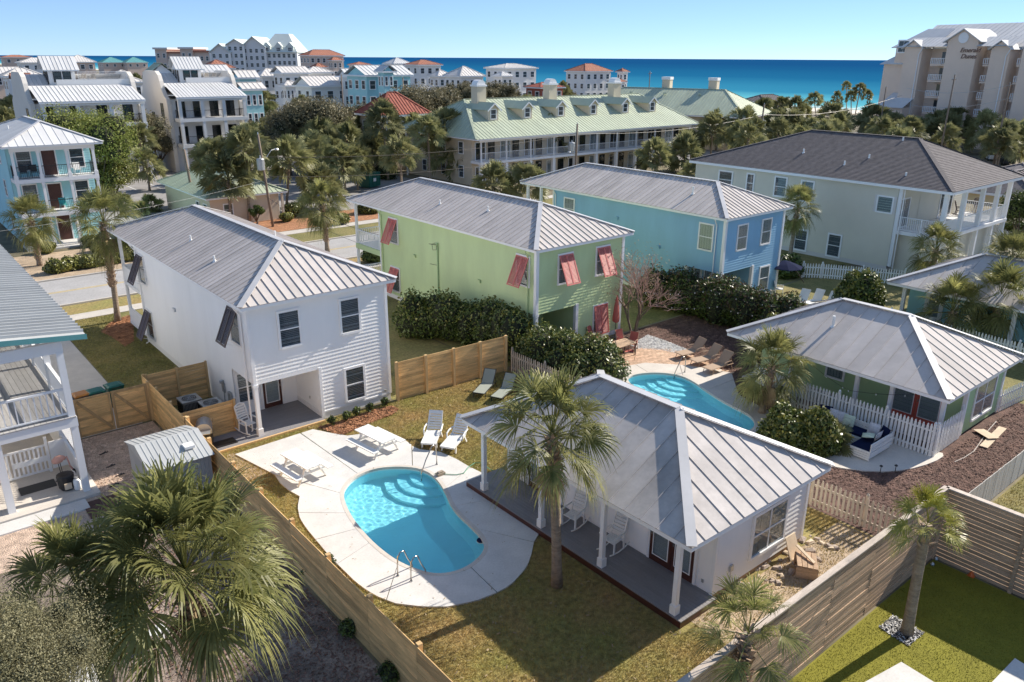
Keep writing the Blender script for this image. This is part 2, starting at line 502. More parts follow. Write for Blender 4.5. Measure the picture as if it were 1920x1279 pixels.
def window(par, face, at, u, z0, w, h, frame='trim', cols=1, rows=2, inside='blind', trim=.1, name='window', far=False):
    f = MB()
    a, b, z1 = u-w/2, u+w/2, z0+h
    fbox(f, face, at, a-trim, a, z0-trim, z1+trim, 0, .06)
    fbox(f, face, at, b, b+trim, z0-trim, z1+trim, 0, .06)
    fbox(f, face, at, a, b, z1, z1+trim, 0, .06)
    fbox(f, face, at, a-.02, b+.02, z0-trim, z0, 0, .085)
    for i in range(1, rows): fbox(f, face, at, a, b, z0+h*i/rows-.025, z0+h*i/rows+.025, .004, .05)
    for i in range(1, cols): fbox(f, face, at, a+w*i/cols-.025, a+w*i/cols+.025, z0, z1, .003, .047)
    o = f.build(name, mt[frame], par)
    p = MB()
    fbox(p, face, at, a, b, z0, z1, .030, .034)
    p.build('pane', mt['glassfar' if far else 'glass'], o)
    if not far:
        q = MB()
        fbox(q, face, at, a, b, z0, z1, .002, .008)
        q.build('dark_backing', mt['roomshade'], o)  # flat dark panel on the wall; its colour imitates an unlit room
        if inside == 'blind':
            s = MB()
            g = fm(face, at)
            n = int(h/.075)
            for i in range(n):
                zz = z0 + (i+.5)*h/n
                s.quad(g(a+.02,.012,zz+.022), g(b-.02,.012,zz+.022), g(b-.02,.026,zz-.018), g(a+.02,.026,zz-.018))
            s.build('blind', mt['blind'], o)
        elif inside == 'curtain':
            s = MB()
            for k in range(5):
                fbox(s, face, at, a+w*k/5+.01, a+w*(k+1)/5-.01, z0+.03, z1-.02, .010, .016+.006*(k % 2))
            s.build('curtain', mt['curtain'], o)
    return o
def door(par, face, at, u, z0, w, h, leaf, frame='trim', glazed=True, leaves=1):
    f = MB()
    a, b, z1 = u-w/2, u+w/2, z0+h
    fbox(f, face, at, a-.1, a, z0, z1+.1, 0, .06)
    fbox(f, face, at, b, b+.1, z0, z1+.1, 0, .06)
    fbox(f, face, at, a, b, z1, z1+.1, 0, .06)
    o = f.build('door_frame', mt[frame], par)
    lw = w/leaves
    for i in range(leaves):
        l = MB()
        c, d = a+i*lw+.01, a+(i+1)*lw-.01
        if glazed:
            fbox(l, face, at, c, c+.13, z0, z1, .005, .045)
            fbox(l, face, at, d-.13, d, z0, z1, .005, .045)
            fbox(l, face, at, c+.13, d-.13, z0, z0+.25, .005, .045)
            fbox(l, face, at, c+.13, d-.13, z1-.14, z1, .005, .045)
        else:
            fbox(l, face, at, c, d, z0, z1, .005, .035)
            for zz in (z0+.15, z0+1.1):
                fbox(l, face, at, c+.14, d-.14, zz, zz+.75, .035, .045)
        l.build('door', mt[leaf], o)
        if glazed:
            g = MB(); fbox(g, face, at, c+.13, d-.13, z0+.25, z1-.14, .022, .026); g.build('pane', mt['glass'], o)
            g = MB(); fbox(g, face, at, c+.13, d-.13, z0+.25, z1-.14, .002, .010); g.build('blind', mt['curtain'], o)
            t = MB()
            for (p, q, r_, s_) in ((c+.11, c+.145, z0+.23, z1-.12), (d-.145, d-.11, z0+.23, z1-.12)): fbox(t, face, at, p, q, r_, s_, .045, .055)
            for (r_, s_) in ((z0+.23, z0+.265), (z1-.155, z1-.12)): fbox(t, face, at, c+.145, d-.145, r_, s_, .045, .055)
            t.build('glazing_bead', mt['trim'], o)
        k = MB(); fbox(k, face, at, d-.09, d-.05, z0+.95, z0+1.07, .045, .09); k.build('handle', mt['chrome'], o)
    return o
def clip(P, e, a, b):
    for lim, sg in ((a, 1), (b, -1)):
        out = []
        for i in range(len(P)):
            p, q = P[i], P[(i+1) % len(P)]
            dp, dq = sg*(p.dot(e)-lim), sg*(q.dot(e)-lim)
            if dp >= 0: out.append(p)
            if dp*dq < 0: out.append(p + (q-p)*(dp/(dp-dq)))
        P = out
        if not P: return P
    return P
def metal_plane(roof, pts, seam, mat, pieces=True, rib=(.03, .045), th=.025, skip=0.02, mb=None):
    P = [Vector(p) for p in pts]
    e = (P[1]-P[0]).normalized()
    nrm = (P[1]-P[0]).cross(P[2]-P[0]).normalized()
    ss = [p.dot(e) for p in P]
    s0, s1 = min(ss), max(ss)
    n = max(1, round((s1-s0)/seam))
    seam = (s1-s0)/n
    up_ = nrm.cross(e).normalized()
    for i in range(n):
        Q = clip(P, e, s0+i*seam, s0+(i+1)*seam)
        if len(Q) < 3: continue
        b = MB() if pieces else mb
        b.slab(Q, th)
        if i > 0:
            L_ = clip(P, e, s0+i*seam-1e-3, s0+i*seam+1e-3)
            if len(L_) >= 2:
                L_.sort(key=lambda p: p.dot(up_))
                A, B_ = L_[0], L_[-1]
                if (B_-A).length > .12: b.bar(A + nrm*(rib[1]/2-.002), B_ - (B_-A).normalized()*.05 + nrm*(rib[1]/2-.002), rib[0], rib[1], nrm)
        if pieces: b.build('roof_panel', mt[mat], roof)
def cap_line(mb, a, b, nrm, w=.26, h=.03, lift=.055):
    a, b = Vector(a), Vector(b)
    n = Vector(nrm).normalized()
    mb.bar(a+n*lift, b+n*lift, w, h, n)
def hip_planes(x0, y0, x1, y1, ze, ra, rb, zr):
    """ra, rb: ridge ends (x, y); ridge along y when ra[0]==rb[0]"""
    A, B, C_, D = Vector((x0,y0,ze)), Vector((x1,y0,ze)), Vector((x1,y1,ze)), Vector((x0,y1,ze))
    p, q = Vector((*ra, zr)), Vector((*rb, zr))
    if abs(ra[0]-rb[0]) < 1e-6:   # ridge along y, p nearer to y0
        return [[D, A, p, q], [A, B, p], [B, C_, q, p], [C_, D, q]], [(A,p),(B,p),(C_,q),(D,q)], (p, q)
    return [[D, A, p], [A, B, q, p], [B, C_, q], [C_, D, p, q]], [(A,p),(D,p),(B,q),(C_,q)], (p, q)
def metal_hip(par, x0, y0, x1, y1, ze, ra, rb, zr, mat='metal', seam=.41, pieces=True, capmat='capm', fasc='trim', capw=.26, capl=.055, fh_=.16, rib=(.03,.045)):
    planes, hips, (p, q) = hip_planes(x0, y0, x1, y1, ze, ra, rb, zr)
    r = MB()
    t = .03
    z0 = ze-fh_
    r.box(x0+.02, y0+.02, z0, x1-.02, y0+.02+t, ze-.03); r.box(x0+.02, y1-.02-t, z0, x1-.02, y1-.02, ze-.03)
    r.box(x0+.02, y0+.02+t, z0, x0+.02+t, y1-.02-t, ze-.03); r.box(x1-.02-t, y0+.02+t, z0, x1-.02, y1-.02-t, ze-.03)
    r.box(x0+.05, y0+.05, z0+.03, x1-.05, y1-.05, z0+.05)
    roof = r.build('roof', mt[fasc], par)
    mb = MB()
    for P in planes: metal_plane(roof, P, seam, mat, pieces, mb=mb, rib=rib)
    if not pieces:
        o = mb.build('roof_panels', mt[mat], roof); o['kind'] = 'stuff'
    c = MB()
    for a, b in hips:
        v = (b-a); n = Vector((0,0,1)); n = (n - v.normalized()*n.dot(v.normalized()))
        cap_line(c, a, b, n, capw, .03, capl)
    cap_line(c, p, q, (0,0,1), capw, .03, capl)
    c.build('ridge_cap', mt[capmat], roof)
    return roof
def shutter(par, face, at, u, ztop, w, h, tilt, mat):
    """louvred panel hinged at its top edge and propped open"""
    g = fm(face, at)
    def pt(uu, t, d=0): return g(uu, .07+math.sin(tilt)*t + d*math.cos(tilt), ztop-math.cos(tilt)*t + d*math.sin(tilt))
    nrm = Vector(g(0, math.cos(tilt), math.sin(tilt))) - Vector(g(0, 0, 0))
    f = MB()
    a, b = u-w/2, u+w/2
    for uu in (a+.04, u, b-.04): f.bar(pt(uu, 0), pt(uu, h), .08, .045, nrm)
    for t in (.04, h-.04): f.bar(pt(a+.08, t), pt(b-.08, t), .078, .043, nrm)
    o = f.build('shutter', mt[mat], par)
    l = MB()
    n = int(h/.07)
    for i in range(n):
        t = .1 + (h-.2)*(i+.5)/n
        for (c, d) in ((a+.08, u-.04), (u+.04, b-.08)):
            l.bar(pt(c, t), pt(d, t), .055, .012, (nrm + Vector((0,0,1))*.7))
    k = l.build('louvres', mt[mat], o); k['kind'] = 'stuff'
    s = MB()
    for uu in (a+.06, b-.06): s.bar(pt(uu, h*.9), g(uu, .02, ztop-h*.98), .02, .02)
    s.build('prop', mt['trim'], o)
    return o
def railing(par, pts, z, h=1.0, mat='trim', sp=.13, r=.022, post=.09, rail=.05, name='railing', bottom=.1):
    m_ = MB()
    for a, b in zip(pts[:-1], pts[1:]):
        a, b = Vector((*a, z)), Vector((*b, z))
        L_ = (b-a).length
        t = (b-a)/L_
        m_.bar(a+Vector((0,0,h)), b+Vector((0,0,h)), rail*1.4, rail)
        m_.bar(a+Vector((0,0,bottom)), b+Vector((0,0,bottom)), rail, rail*.8)
        n = int(L_/sp)
        for i in range(1, n):
            p = a+t*(L_*i/n)
            m_.cbox(p.x, p.y, z+bottom, r*1.4, r*1.4, h-bottom)
    for p in pts:
        m_.cbox(p[0], p[1], z, post, post, h+.04)
    return m_.build(name, mt[mat], par)
def column(par, x, y, z0, z1, w=.18, mat='trim', base=True, name='column'):
    c = MB()
    c.cbox(x, y, z0, w, w, z1-z0)
    if base:
        c.cbox(x, y, z0, w*1.45, w*1.45, .35)
        c.cbox(x, y, z1-.14, w*1.35, w*1.35, .13)
    return c.build(name, mt[mat], par)

# ------------------------------------------------------------------ builders: fences
def board_fence(label, p0, p1, h, nb, rows, mat, pmat, side=1, group=None, post=.1, over=.06, cap=None, gap=.012, name='board_fence', jitter=.006, z0=0.0, postside=-1):
    p0, p1 = Vector((*p0, z0)), Vector((*p1, z0))
    t = (p1-p0); L_ = t.length; t.normalize()
    n = Vector((-t.y, t.x, 0))*side
    th = thing(name, label, 'fence', p0, 0, group)
    bl = L_/nb
    ang = math.atan2(t.y, t.x)
    e = h/rows
    pl = MB().box(.004, -.012, gap/2, bl-.004, .012, e-gap/2).build('plank', mt[mat], th, local=True)
    first = True
    for i in range(nb):
        for k in range(rows):
            q = t*(bl*i) + n*(.012+random.uniform(0, jitter)) + Vector((0,0,k*e))
            rr = (random.uniform(-.004,.004), random.uniform(-.0022,.0022), ang)
            if first: pl.location = q; pl.rotation_euler = rr; first = False
            else: inst(pl, th, q, rr)
    ps = MB().box(-post/2, -post/2, 0, post/2, post/2, h+over).build('post', mt[pmat], th, local=True)
    off = n*(postside*(post/2+.003) + (.024+jitter if postside > 0 else 0))
    for i in range(nb+1):
        q = t*(bl*i) + off
        if i == 0: ps.location = q; ps.rotation_euler = (0,0,ang)
        else: inst(ps, th, q, (0,0,ang))
    if cap:
        MB().box(-.05, -.08, h+over+.004, L_+.05, .10, h+over+.04).build('cap_board', mt[cap], th, local=True, loc=(0,0,0)).rotation_euler = (0,0,ang)
    return th
def picket_mesh(name, w, h, mat, th, pointed=True):
    m_ = MB()
    d = .02
    prof = [(-w/2,.05), (w/2,.05), (w/2,h-.12), (w*.28,h-.09), (w*.42,h-.05), (0,h), (-w*.42,h-.05), (-w*.28,h-.09), (-w/2,h-.12)]
    if not pointed: prof = [(-w/2,.04),(w/2,.04),(w/2,h-.05),(0,h),(-w/2,h-.05)]
    k = len(prof)
    vs = [(x,-d/2,z) for x,z in prof] + [(x,d/2,z) for x,z in prof]
    fs = [tuple(range(k)), tuple(range(2*k-1,k-1,-1))] + [(i+k,(i+1)%k+k,(i+1)%k,i) for i in range(k)]
    m_.add(vs, fs)
    return m_.build(name, mt[mat], th, local=True)
def picket_fence(label, pts, h, sp, w, mat, group=None, pieces=True, pointed=True, z0=0.0, name='picket_fence'):
    P0 = Vector((*pts[0], z0))
    th = thing(name, label, 'fence', P0, 0, group)
    rails = MB(); posts = []
    allp = MB()
    pk = None
    for a, b in zip(pts[:-1], pts[1:]):
        a, b = Vector((*a, z0))-P0, Vector((*b, z0))-P0
        L_ = (b-a).length; t = (b-a)/L_; ang = math.atan2(t.y, t.x)
        n = Vector((-t.y, t.x, 0))
        for zz in (.28, h-.32): rails.bar(a+Vector((0,0,zz))+n*.032, b+Vector((0,0,zz))+n*.032, .036, .08)
        k = int(L_/sp)
        for i in range(k):
            q = a + t*((i+.5)*L_/k) + Vector((0,0,random.uniform(-.012,.012)))
            rot = (random.uniform(-.01,.01), random.uniform(-.014,.014), ang)
            if pieces:
                if pk is None:
                    pk = picket_mesh('picket', w, h, mat, th, pointed); pk.location = q; pk.rotation_euler = rot
                else: inst(pk, th, q, rot)
            else: allp.bar(q+Vector((0,0,.05)), q+Vector((0,0,h)), w, .02, n)
        np_ = max(1, round(L_/2.4))
        for i in range(np_+1):
            posts.append(a + t*(L_*i/np_) + n*.10)
    rails.build('rail', mt[mat], th, local=True)
    po = MB().cbox(0,0,0,.09,.09,h+.02).lathe([(.05,0),(.065,.03),(.04,.09),(.005,.12)], 6, (0,0,h+.02)).build('post', mt[mat], th, local=True)
    po.location = posts[0]
    for q in posts[1:]: inst(po, th, q)
    if not pieces: tag(allp.build('pickets', mt[mat], th, local=True), kind='stuff')
    return th

# ------------------------------------------------------------------ builders: plants
def frond_geo(elev, pl, blade, nl, segs, seed, droop=.35, width=1.0, spread=112, bend=.22, twist=0.0):
    """a fan leaf: stalk rising at elev, leaflets spread from its end, tips falling"""
    r = np.random.default_rng(seed)
    V, Fc = [], []
    e = elev
    P = np.array([math.cos(e)*pl, 0, math.sin(e)*pl])
    e2 = e-bend
    d = np.array([math.cos(e2), 0, math.sin(e2)]); s = np.array([0,1.,0]); nn = np.array([-math.sin(e2), 0, math.cos(e2)])
    s, nn = s*math.cos(twist)+nn*math.sin(twist), nn*math.cos(twist)-s*math.sin(twist)
    g = np.array([0,0,-1.])
    # stalk
    w = .022
    V += [(0,-w,0), (0,w,0), (P[0],w*.6,P[2]), (P[0],-w*.6,P[2]), (0,0,-w*1.6), (P[0],0,P[2]-w)]
    Fc += [(0,1,2,3), (0,3,5,4), (1,4,5,2)]
    for i in range(nl):
        a = R(-spread + 2*spread*(i+.5)/nl + r.uniform(-3,3))
        L_ = blade*(.70+.30*math.cos(a))*r.uniform(.88,1.06)
        dr = d*math.cos(a) + s*math.sin(a) + nn*(.28*abs(math.sin(a)) + r.uniform(-.05,.10))
        dr /= np.linalg.norm(dr)
        wv = np.cross(nn, dr); wv /= np.linalg.norm(wv)
        q0 = P + d*(.16*blade*max(0, math.cos(a)))
        hw = blade*.46*R(2*spread)/nl*.60*width
        dd = droop*r.uniform(.5,1.5)*L_
        ts = (0,.34,.6,.8,1.0) if segs == 3 else (0,.55,1.0)
        wf = (.35,1.0,.80,.50,.02) if segs == 3 else (.35,1.0,.02)
        b = len(V)
        for t, wq in zip(ts, wf):
            p = q0 + dr*L_*t*(1-.12*t*t) + g*dd*t**3.0
            ww = hw*wq
            V += [tuple(p-wv*ww), tuple(p+wv*ww)]
        for k in range(len(ts)-1): Fc.append((b+2*k, b+2*k+1, b+2*k+3, b+2*k+2))
    return V, Fc
ELEVS = [78, 60, 42, 24, 6, -14, -34, -55]
FRONDS = {}
def frond_data(i, mat, big):
    key = (i, mat, big)
    if key not in FRONDS:
        V, Fc = frond_geo(R(ELEVS[i % 8]), 1.0*big, 1.04*big, 44, 3, 100+i, droop=.26+.05*(i % 8), width=.74, twist=(0,.55,-.55)[(i//8) % 3])
        me = bpy.data.meshes.new('frond'); me.from_pydata(V, [], Fc); me.materials.append(mt[mat])
        FRONDS[key] = me
    return FRONDS[key]
def trunk_geo(base, top, r0, r1, n=9, k=7, bulge=1.25):
    pts, rs = [], []
    base, top = Vector(base), Vector(top)
    for i in range(k+1):
        t = i/k
        p = base.lerp(top, t)
        s_ = math.sin(t*PI)*.06
        pts.append(p + Vector((s_, s_*.4, 0)))
        rs.append((r0*(1-t)+r1*t)*(1+(bulge-1)*max(0, 1-t*6))*(1+random.uniform(-.04,.04)))
    return MB().tube(pts, rs, n)
def boots_geo(base, top, f0, f1, r, dens=30, lng=.30):
    m_ = MB()
    base, top = Vector(base), Vector(top)
    H_ = (top-base).length
    n = int((f1-f0)*H_*dens)
    for i in range(n):
        t = f0 + (f1-f0)*(i+random.random())/max(1, n)
        a = i*2.4 + random.uniform(-.3,.3)
        p = base.lerp(top, t)
        o = Vector((math.cos(a), math.sin(a), 0))
        q = p + o*r*.85
        e_ = q + o*lng*random.uniform(.35,.75) + Vector((0,0,lng*random.uniform(.5,1.0)))
        sdv = Vector((-o.y, o.x, 0))
        w0, w1 = random.uniform(.05,.08), random.uniform(.015,.04)
        m_.add([q-sdv*w0, q+sdv*w0, e_+sdv*w1, e_-sdv*w1, q-sdv*w0-o*.05+Vector((0,0,.03)), q+sdv*w0-o*.05+Vector((0,0,.03))],
               [(0,1,2,3), (5,4,3,2), (0,3,4), (1,5,2)])
    return m_
def palm_near(label, base, top, nf, size=1.0, boots=(.75,1.0), mat='frond', r=.15, lo=0, hi=8, dead=4, group='cabbage palms', bootdens=30, seed=1):
    random.seed(seed)
    base, top = Vector(base), Vector(top)
    th = thing('palm_tree', label, 'palm tree', base, 0, group)
    t0 = Vector((0,0,0)); t1 = top-base
    trunk_geo(t0, t1, r, r*.92).build('trunk', mt['trunk'], th, local=True, smooth=True)
    if boots: tag(boots_geo(t0, t1, boots[0], boots[1], r, bootdens).build('boots', mt['boot'], th, local=True), kind='stuff')
    for i in range(nf):
        u = (i+.5)/nf
        k = lo + int(u**1.05*(hi-lo)*.999)
        o = bpy.data.objects.new('frond', frond_data(k + 8*random.randrange(3), mat, 1.0))
        COL.objects.link(o); o.parent = th
        o.location = t1 + Vector((0,0,.18-.30*u))
        o.rotation_euler = (random.uniform(-.25,.25), random.uniform(-.14,.14), i*2.39996+random.uniform(-.35,.35))
        s_ = size*random.uniform(.86,1.1)
        o.scale = (s_, s_, s_)
    for i in range(dead):
        o = bpy.data.objects.new('dry_frond', frond_data(7, 'deadfrond', .8))
        COL.objects.link(o); o.parent = th
        o.location = t1 - Vector((0,0,.25)); o.rotation_euler = (random.uniform(-.2,.2), .35, random.uniform(0,6.28)); o.scale = (size*.9,)*3
    return th
CROWNS = []
def crown_variants():
    for v in range(6):
        r = np.random.default_rng(50+v)
        V, Fc = [], []
        nf = 54
        for i in range(nf):
            u = (i+.5)/nf
            el = R(86 - 124*u**1.15 + r.uniform(-14,14))
            a = i*2.39996 + r.uniform(-.3,.3)
            v1, f1 = frond_geo(el, .95*r.uniform(.7,1.2), .80*r.uniform(.85,1.1), 17, 3 if v < 4 else 2, 900+v*100+i, droop=.16, width=1.0, spread=125, bend=.30, twist=r.uniform(-1.5,1.5))
            c, s = math.cos(a), math.sin(a)
            b = len(V)
            V += [(x*c-y*s, x*s+y*c, z+.12-.25*u) for x, y, z in v1]
            Fc += [tuple(q+b for q in f) for f in f1]
        me = bpy.data.meshes.new('crown'); me.from_pydata(V, [], Fc); me.materials.append(mt['frondfar'])
        CROWNS.append(me)
crown_variants()
TRUNKS = []
import re
def near_name(p):
    """where something stands among the far buildings, told from the nearest one"""
    best = None
    for o in KEEP:
        if o.get('category') in ('house','villa','building','pavilion','cottage'):
            d = (Vector((o.location.x, o.location.y, 0)) - Vector((p[0], p[1], 0))).length
            if best is None or d < best[0]: best = (d, o)
    o = best[1]
    s_ = re.split(r" (?:behind|right of|left of|in front of|between|above|cut by|by the|at the|among|beside|in the|seen|standing|over|below|on the|low behind|against|under|with its name|turned|partly|hidden) ", o['label'])[0]
    v = Vector((p[0]-o.location.x, p[1]-o.location.y, 0))
    a, b = v.dot(rt), v.dot(fh)
    w = ('right of' if a > 0 else 'left of') if abs(a) > abs(b) else ('beyond' if b > 0 else 'in front of')
    ws = s_.replace(',', '').split()[:7]
    while ws[-1] in ('with','and','of','the','a','in','to','one','cut'): ws.pop()
    return '%s the %s' % (w, ' '.join(ws))
def palm_far(label, base, top, size=1.0, group=None, r=.14, v=None):
    base, top = Vector(base), Vector(top)
    th = thing('palm_tree', label, 'palm tree', base, 0, group)
    t1 = top-base
    trunk_geo((0,0,0), t1, r, r*.9, 7, 5).build('trunk', mt['trunk'], th, local=True, smooth=True)
    if t1.length > 1.2 and size > .8:
        f = max(0, 1-1.3/t1.length)
        tag(boots_geo((0,0,0), t1, f, 1.0, r, 16, .26).build('boots', mt['boot'], th, local=True), kind='stuff')
    o = bpy.data.objects.new('crown', CROWNS[random.randrange(6) if v is None else v])
    COL.objects.link(o); o.parent = th; o.location = t1
    o.rotation_euler = (random.uniform(-.12,.12), random.uniform(-.12,.12), random.uniform(0,6.28))
    s_ = size*random.uniform(.95,1.05)
    o.scale = (s_, s_, s_*random.uniform(.9,1.05))
    return th
def leaf_cloud(cl, n, size, seed=0, shell=(.70,1.06), flat=.5, asp=.5):
    """n leaf-shaped faces spread through the shells of ellipsoid clumps"""
    r = np.random.default_rng(seed)
    cl = np.array(cl, dtype=float)
    wgt = cl[:,3]*cl[:,4] + cl[:,4]*cl[:,5] + cl[:,3]*cl[:,5]
    k = r.choice(len(cl), n, p=wgt/wgt.sum())
    d = r.normal(size=(n,3)); d /= np.linalg.norm(d, axis=1)[:,None]
    rad = r.uniform(shell[0], shell[1], n)[:,None]
    pos = cl[k,:3] + d*cl[k,3:6]*rad
    nr = d/cl[k,3:6]; nr /= np.linalg.norm(nr, axis=1)[:,None]
    nr = nr + r.normal(size=(n,3))*flat
    nr /= np.linalg.norm(nr, axis=1)[:,None]
    t = np.cross(nr, r.normal(size=(n,3))); t /= np.linalg.norm(t, axis=1)[:,None]
    b = np.cross(nr, t)
    s = size*r.uniform(.6,1.35,n)[:,None]
    V = np.stack([pos - t*s, pos + b*s*asp, pos + t*s, pos - b*s*asp], axis=1).reshape(-1,3)
    Fq = np.arange(4*n).reshape(-1,4)
    return V, Fq
def core_mesh(cl, k=.80, n=8):  # solid ellipsoids filling the foliage, standing in for its dark inside
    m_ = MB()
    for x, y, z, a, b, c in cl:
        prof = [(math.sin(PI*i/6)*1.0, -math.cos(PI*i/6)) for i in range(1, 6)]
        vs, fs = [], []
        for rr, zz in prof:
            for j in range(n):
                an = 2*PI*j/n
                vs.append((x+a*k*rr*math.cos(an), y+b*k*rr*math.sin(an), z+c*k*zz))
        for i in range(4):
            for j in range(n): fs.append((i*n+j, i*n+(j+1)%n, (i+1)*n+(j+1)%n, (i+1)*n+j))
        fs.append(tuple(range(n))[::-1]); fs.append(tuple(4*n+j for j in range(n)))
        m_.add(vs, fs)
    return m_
def clumps(n, rx, ry, rz, cz, cr, seed=0, top=.2):
    r = np.random.default_rng(seed)
    out = []
    for i in range(n):
        d = r.normal(size=3); d /= np.linalg.norm(d)
        if d[2] < -top: d[2] *= -.5
        q = r.uniform(.45,.85)
        s = cr*r.uniform(.65,1.25)
        out.append((d[0]*rx*q, d[1]*ry*q, cz+d[2]*rz*q, s, s, s*.85))
    return out
TREES = {}
def tree(label, base, h, w, mat, name='broadleaf_tree', n=9000, leaf=.16, trunk_h=None, group=None, key=None, cr=.33, nc=26, d=None, cat='tree', ck=.7):
    base = Vector(base); d = d or w
    trunk_h = trunk_h if trunk_h is not None else h*.3
    th = thing(name, label, cat, base, 0, group)
    mb = MB()
    mb.tube([(0,0,0), (.08,.03,trunk_h*.6), (0,.1,trunk_h+h*.15)], [.05*h*.5+.08, .035*h*.5+.05, .05], 7)
    for i in range(6):
        a = i*1.05; s_ = Vector((math.cos(a)*w*.33, math.sin(a)*d*.33, h*random.uniform(.55,.8)))
        mb.tube([(0,.05,trunk_h*.8), (s_.x*.5, s_.y*.5, (trunk_h+s_.z)/2), s_], [.045*h*.3+.04, .05, .015], 5)
    mb.build('trunk', mt['barkm'], th, local=True, smooth=True)
    k = key or (round(h), round(w), mat)
    if k not in TREES:
        ch = (h-trunk_h)/2
        cl = clumps(nc, w/2*.85, d/2*.85, ch*.85, trunk_h+ch, min(w,d,2*ch)*cr*.55, seed=len(TREES)+3)
        V, Fq = leaf_cloud(cl, n, leaf, seed=len(TREES)+77, shell=(.25,1.15), flat=.9)
        o = npmesh('crown', V, Fq, mt[mat], th, kind='stuff')
        core = core_mesh([(x,y,z,a*ck,b*ck,c*ck) for x,y,z,a,b,c in cl]).build('dark_core', mt['core'], th, local=True)
        TREES[k] = (o.data, core.data)
    else:
        a = random.uniform(0, 6.28)
        for nm, dt in zip(('crown','dark_core'), TREES[k]):
            o = bpy.data.objects.new(nm, dt); COL.objects.link(o); o.parent = th; o.rotation_euler = (0,0,a)
            if nm == 'crown': o['kind'] = 'stuff'
    return th
def hedge(label, pts, h, w, n, mat, leaf=.07, name='hedge', group=None, seed=0, mat2=None, cat='hedge', step=.55, bump_=.35):
    """a run of overlapping leafy mounds along pts"""
    r = np.random.default_rng(seed)
    P0 = Vector((*pts[0], 0))
    th = thing(name, label, cat, P0, 0, group)
    cl = []
    for a, b in zip(pts[:-1], pts[1:]):
        a, b = Vector((*a,0))-P0, Vector((*b,0))-P0
        L_ = (b-a).length
        k = max(1, int(L_/step))
        nrm = Vector((-(b-a).y, (b-a).x, 0)).normalized() if L_ > 0 else Vector((0,1,0))
        for i in range(k+1):
            c = a.lerp(b, i/k)
            for j in range(3):
                off = nrm*r.uniform(-w*.30, w*.30)
                hh = h*(1+r.uniform(-bump_,.06))
                zc = hh*r.uniform(.42,.60)
                cl.append((c.x+off.x, c.y+off.y, zc, w*.32*r.uniform(.8,1.2), w*.32*r.uniform(.8,1.2), hh-zc))
            cl.append((c.x, c.y, h*.34, w*.46, w*.46, h*.36))
    V, Fq = leaf_cloud(cl, n, leaf, seed=seed+5, shell=(.86,1.10), flat=.75)
    k = V.reshape(-1,4,3)[:,:,2].min(axis=1) > .02
    Fq = Fq[k]
    npmesh('foliage', V, Fq, mt[mat], th, kind='stuff')
    if mat2:
        V, Fq = leaf_cloud(cl, n//3, leaf*1.05, seed=seed+6, shell=(1.0,1.20), flat=.9)
        k = V.reshape(-1,4,3)[:,:,2].min(axis=1) > h*.45
        npmesh('new_growth', V, Fq[k], mt[mat2], th, kind='stuff')
    core_mesh(cl, .86, 7).build('dark_core', mt['core'], th, local=True)
    return th
def shrub(label, base, h, w, mat, n=1500, leaf=.07, group=None, name='shrub', seed=0):
    th = thing(name, label, 'shrub', base, 0, group)
    cl = clumps(9, w*.32, w*.32, h*.3, h*.5, w*.26, seed=seed+9) + [(0,0,h*.45,w*.36,w*.36,h*.42)]
    V, Fq = leaf_cloud(cl, n, leaf, seed=seed, shell=(.8,1.1), flat=.7)
    npmesh('foliage', V, Fq, mt[mat], th, kind='stuff')
    core_mesh(cl, .8, 7).build('dark_core', mt['core'], th, local=True)
    return th
def sheet(name, pts, z, mat, holes=(), kind='structure'):
    """a flat sheet of ground with optional holes"""
    loops = [[Vector((p[0], p[1], 0)) for p in pts]] + [[Vector((p[0], p[1], 0)) for p in h_] for h_ in holes]
    flat = [p for l in loops for p in l]
    tri = tessellate_polygon(loops)
    fs = []
    for t in tri:
        a, b, c = (flat[i] for i in t)
        if (b-a).cross(c-a).z < 0: t = t[::-1]
        fs.append(tuple(t))
    o = MB().add([(p.x, p.y, z) for p in flat], fs).build(name, mt[mat])
    o['kind'] = kind
    return o
def inside(P, x, y):
    """vectorised point in polygon"""
    c = np.zeros(len(x), dtype=bool)
    n = len(P)
    for i in range(n):
        x0, y0 = P[i][0], P[i][1]; x1, y1 = P[(i+1) % n][0], P[(i+1) % n][1]
        if y0 == y1: continue
        k = ((y0 > y) != (y1 > y)) & (x < (x1-x0)*(y-y0)/(y1-y0)+x0)
        c ^= k
    return c
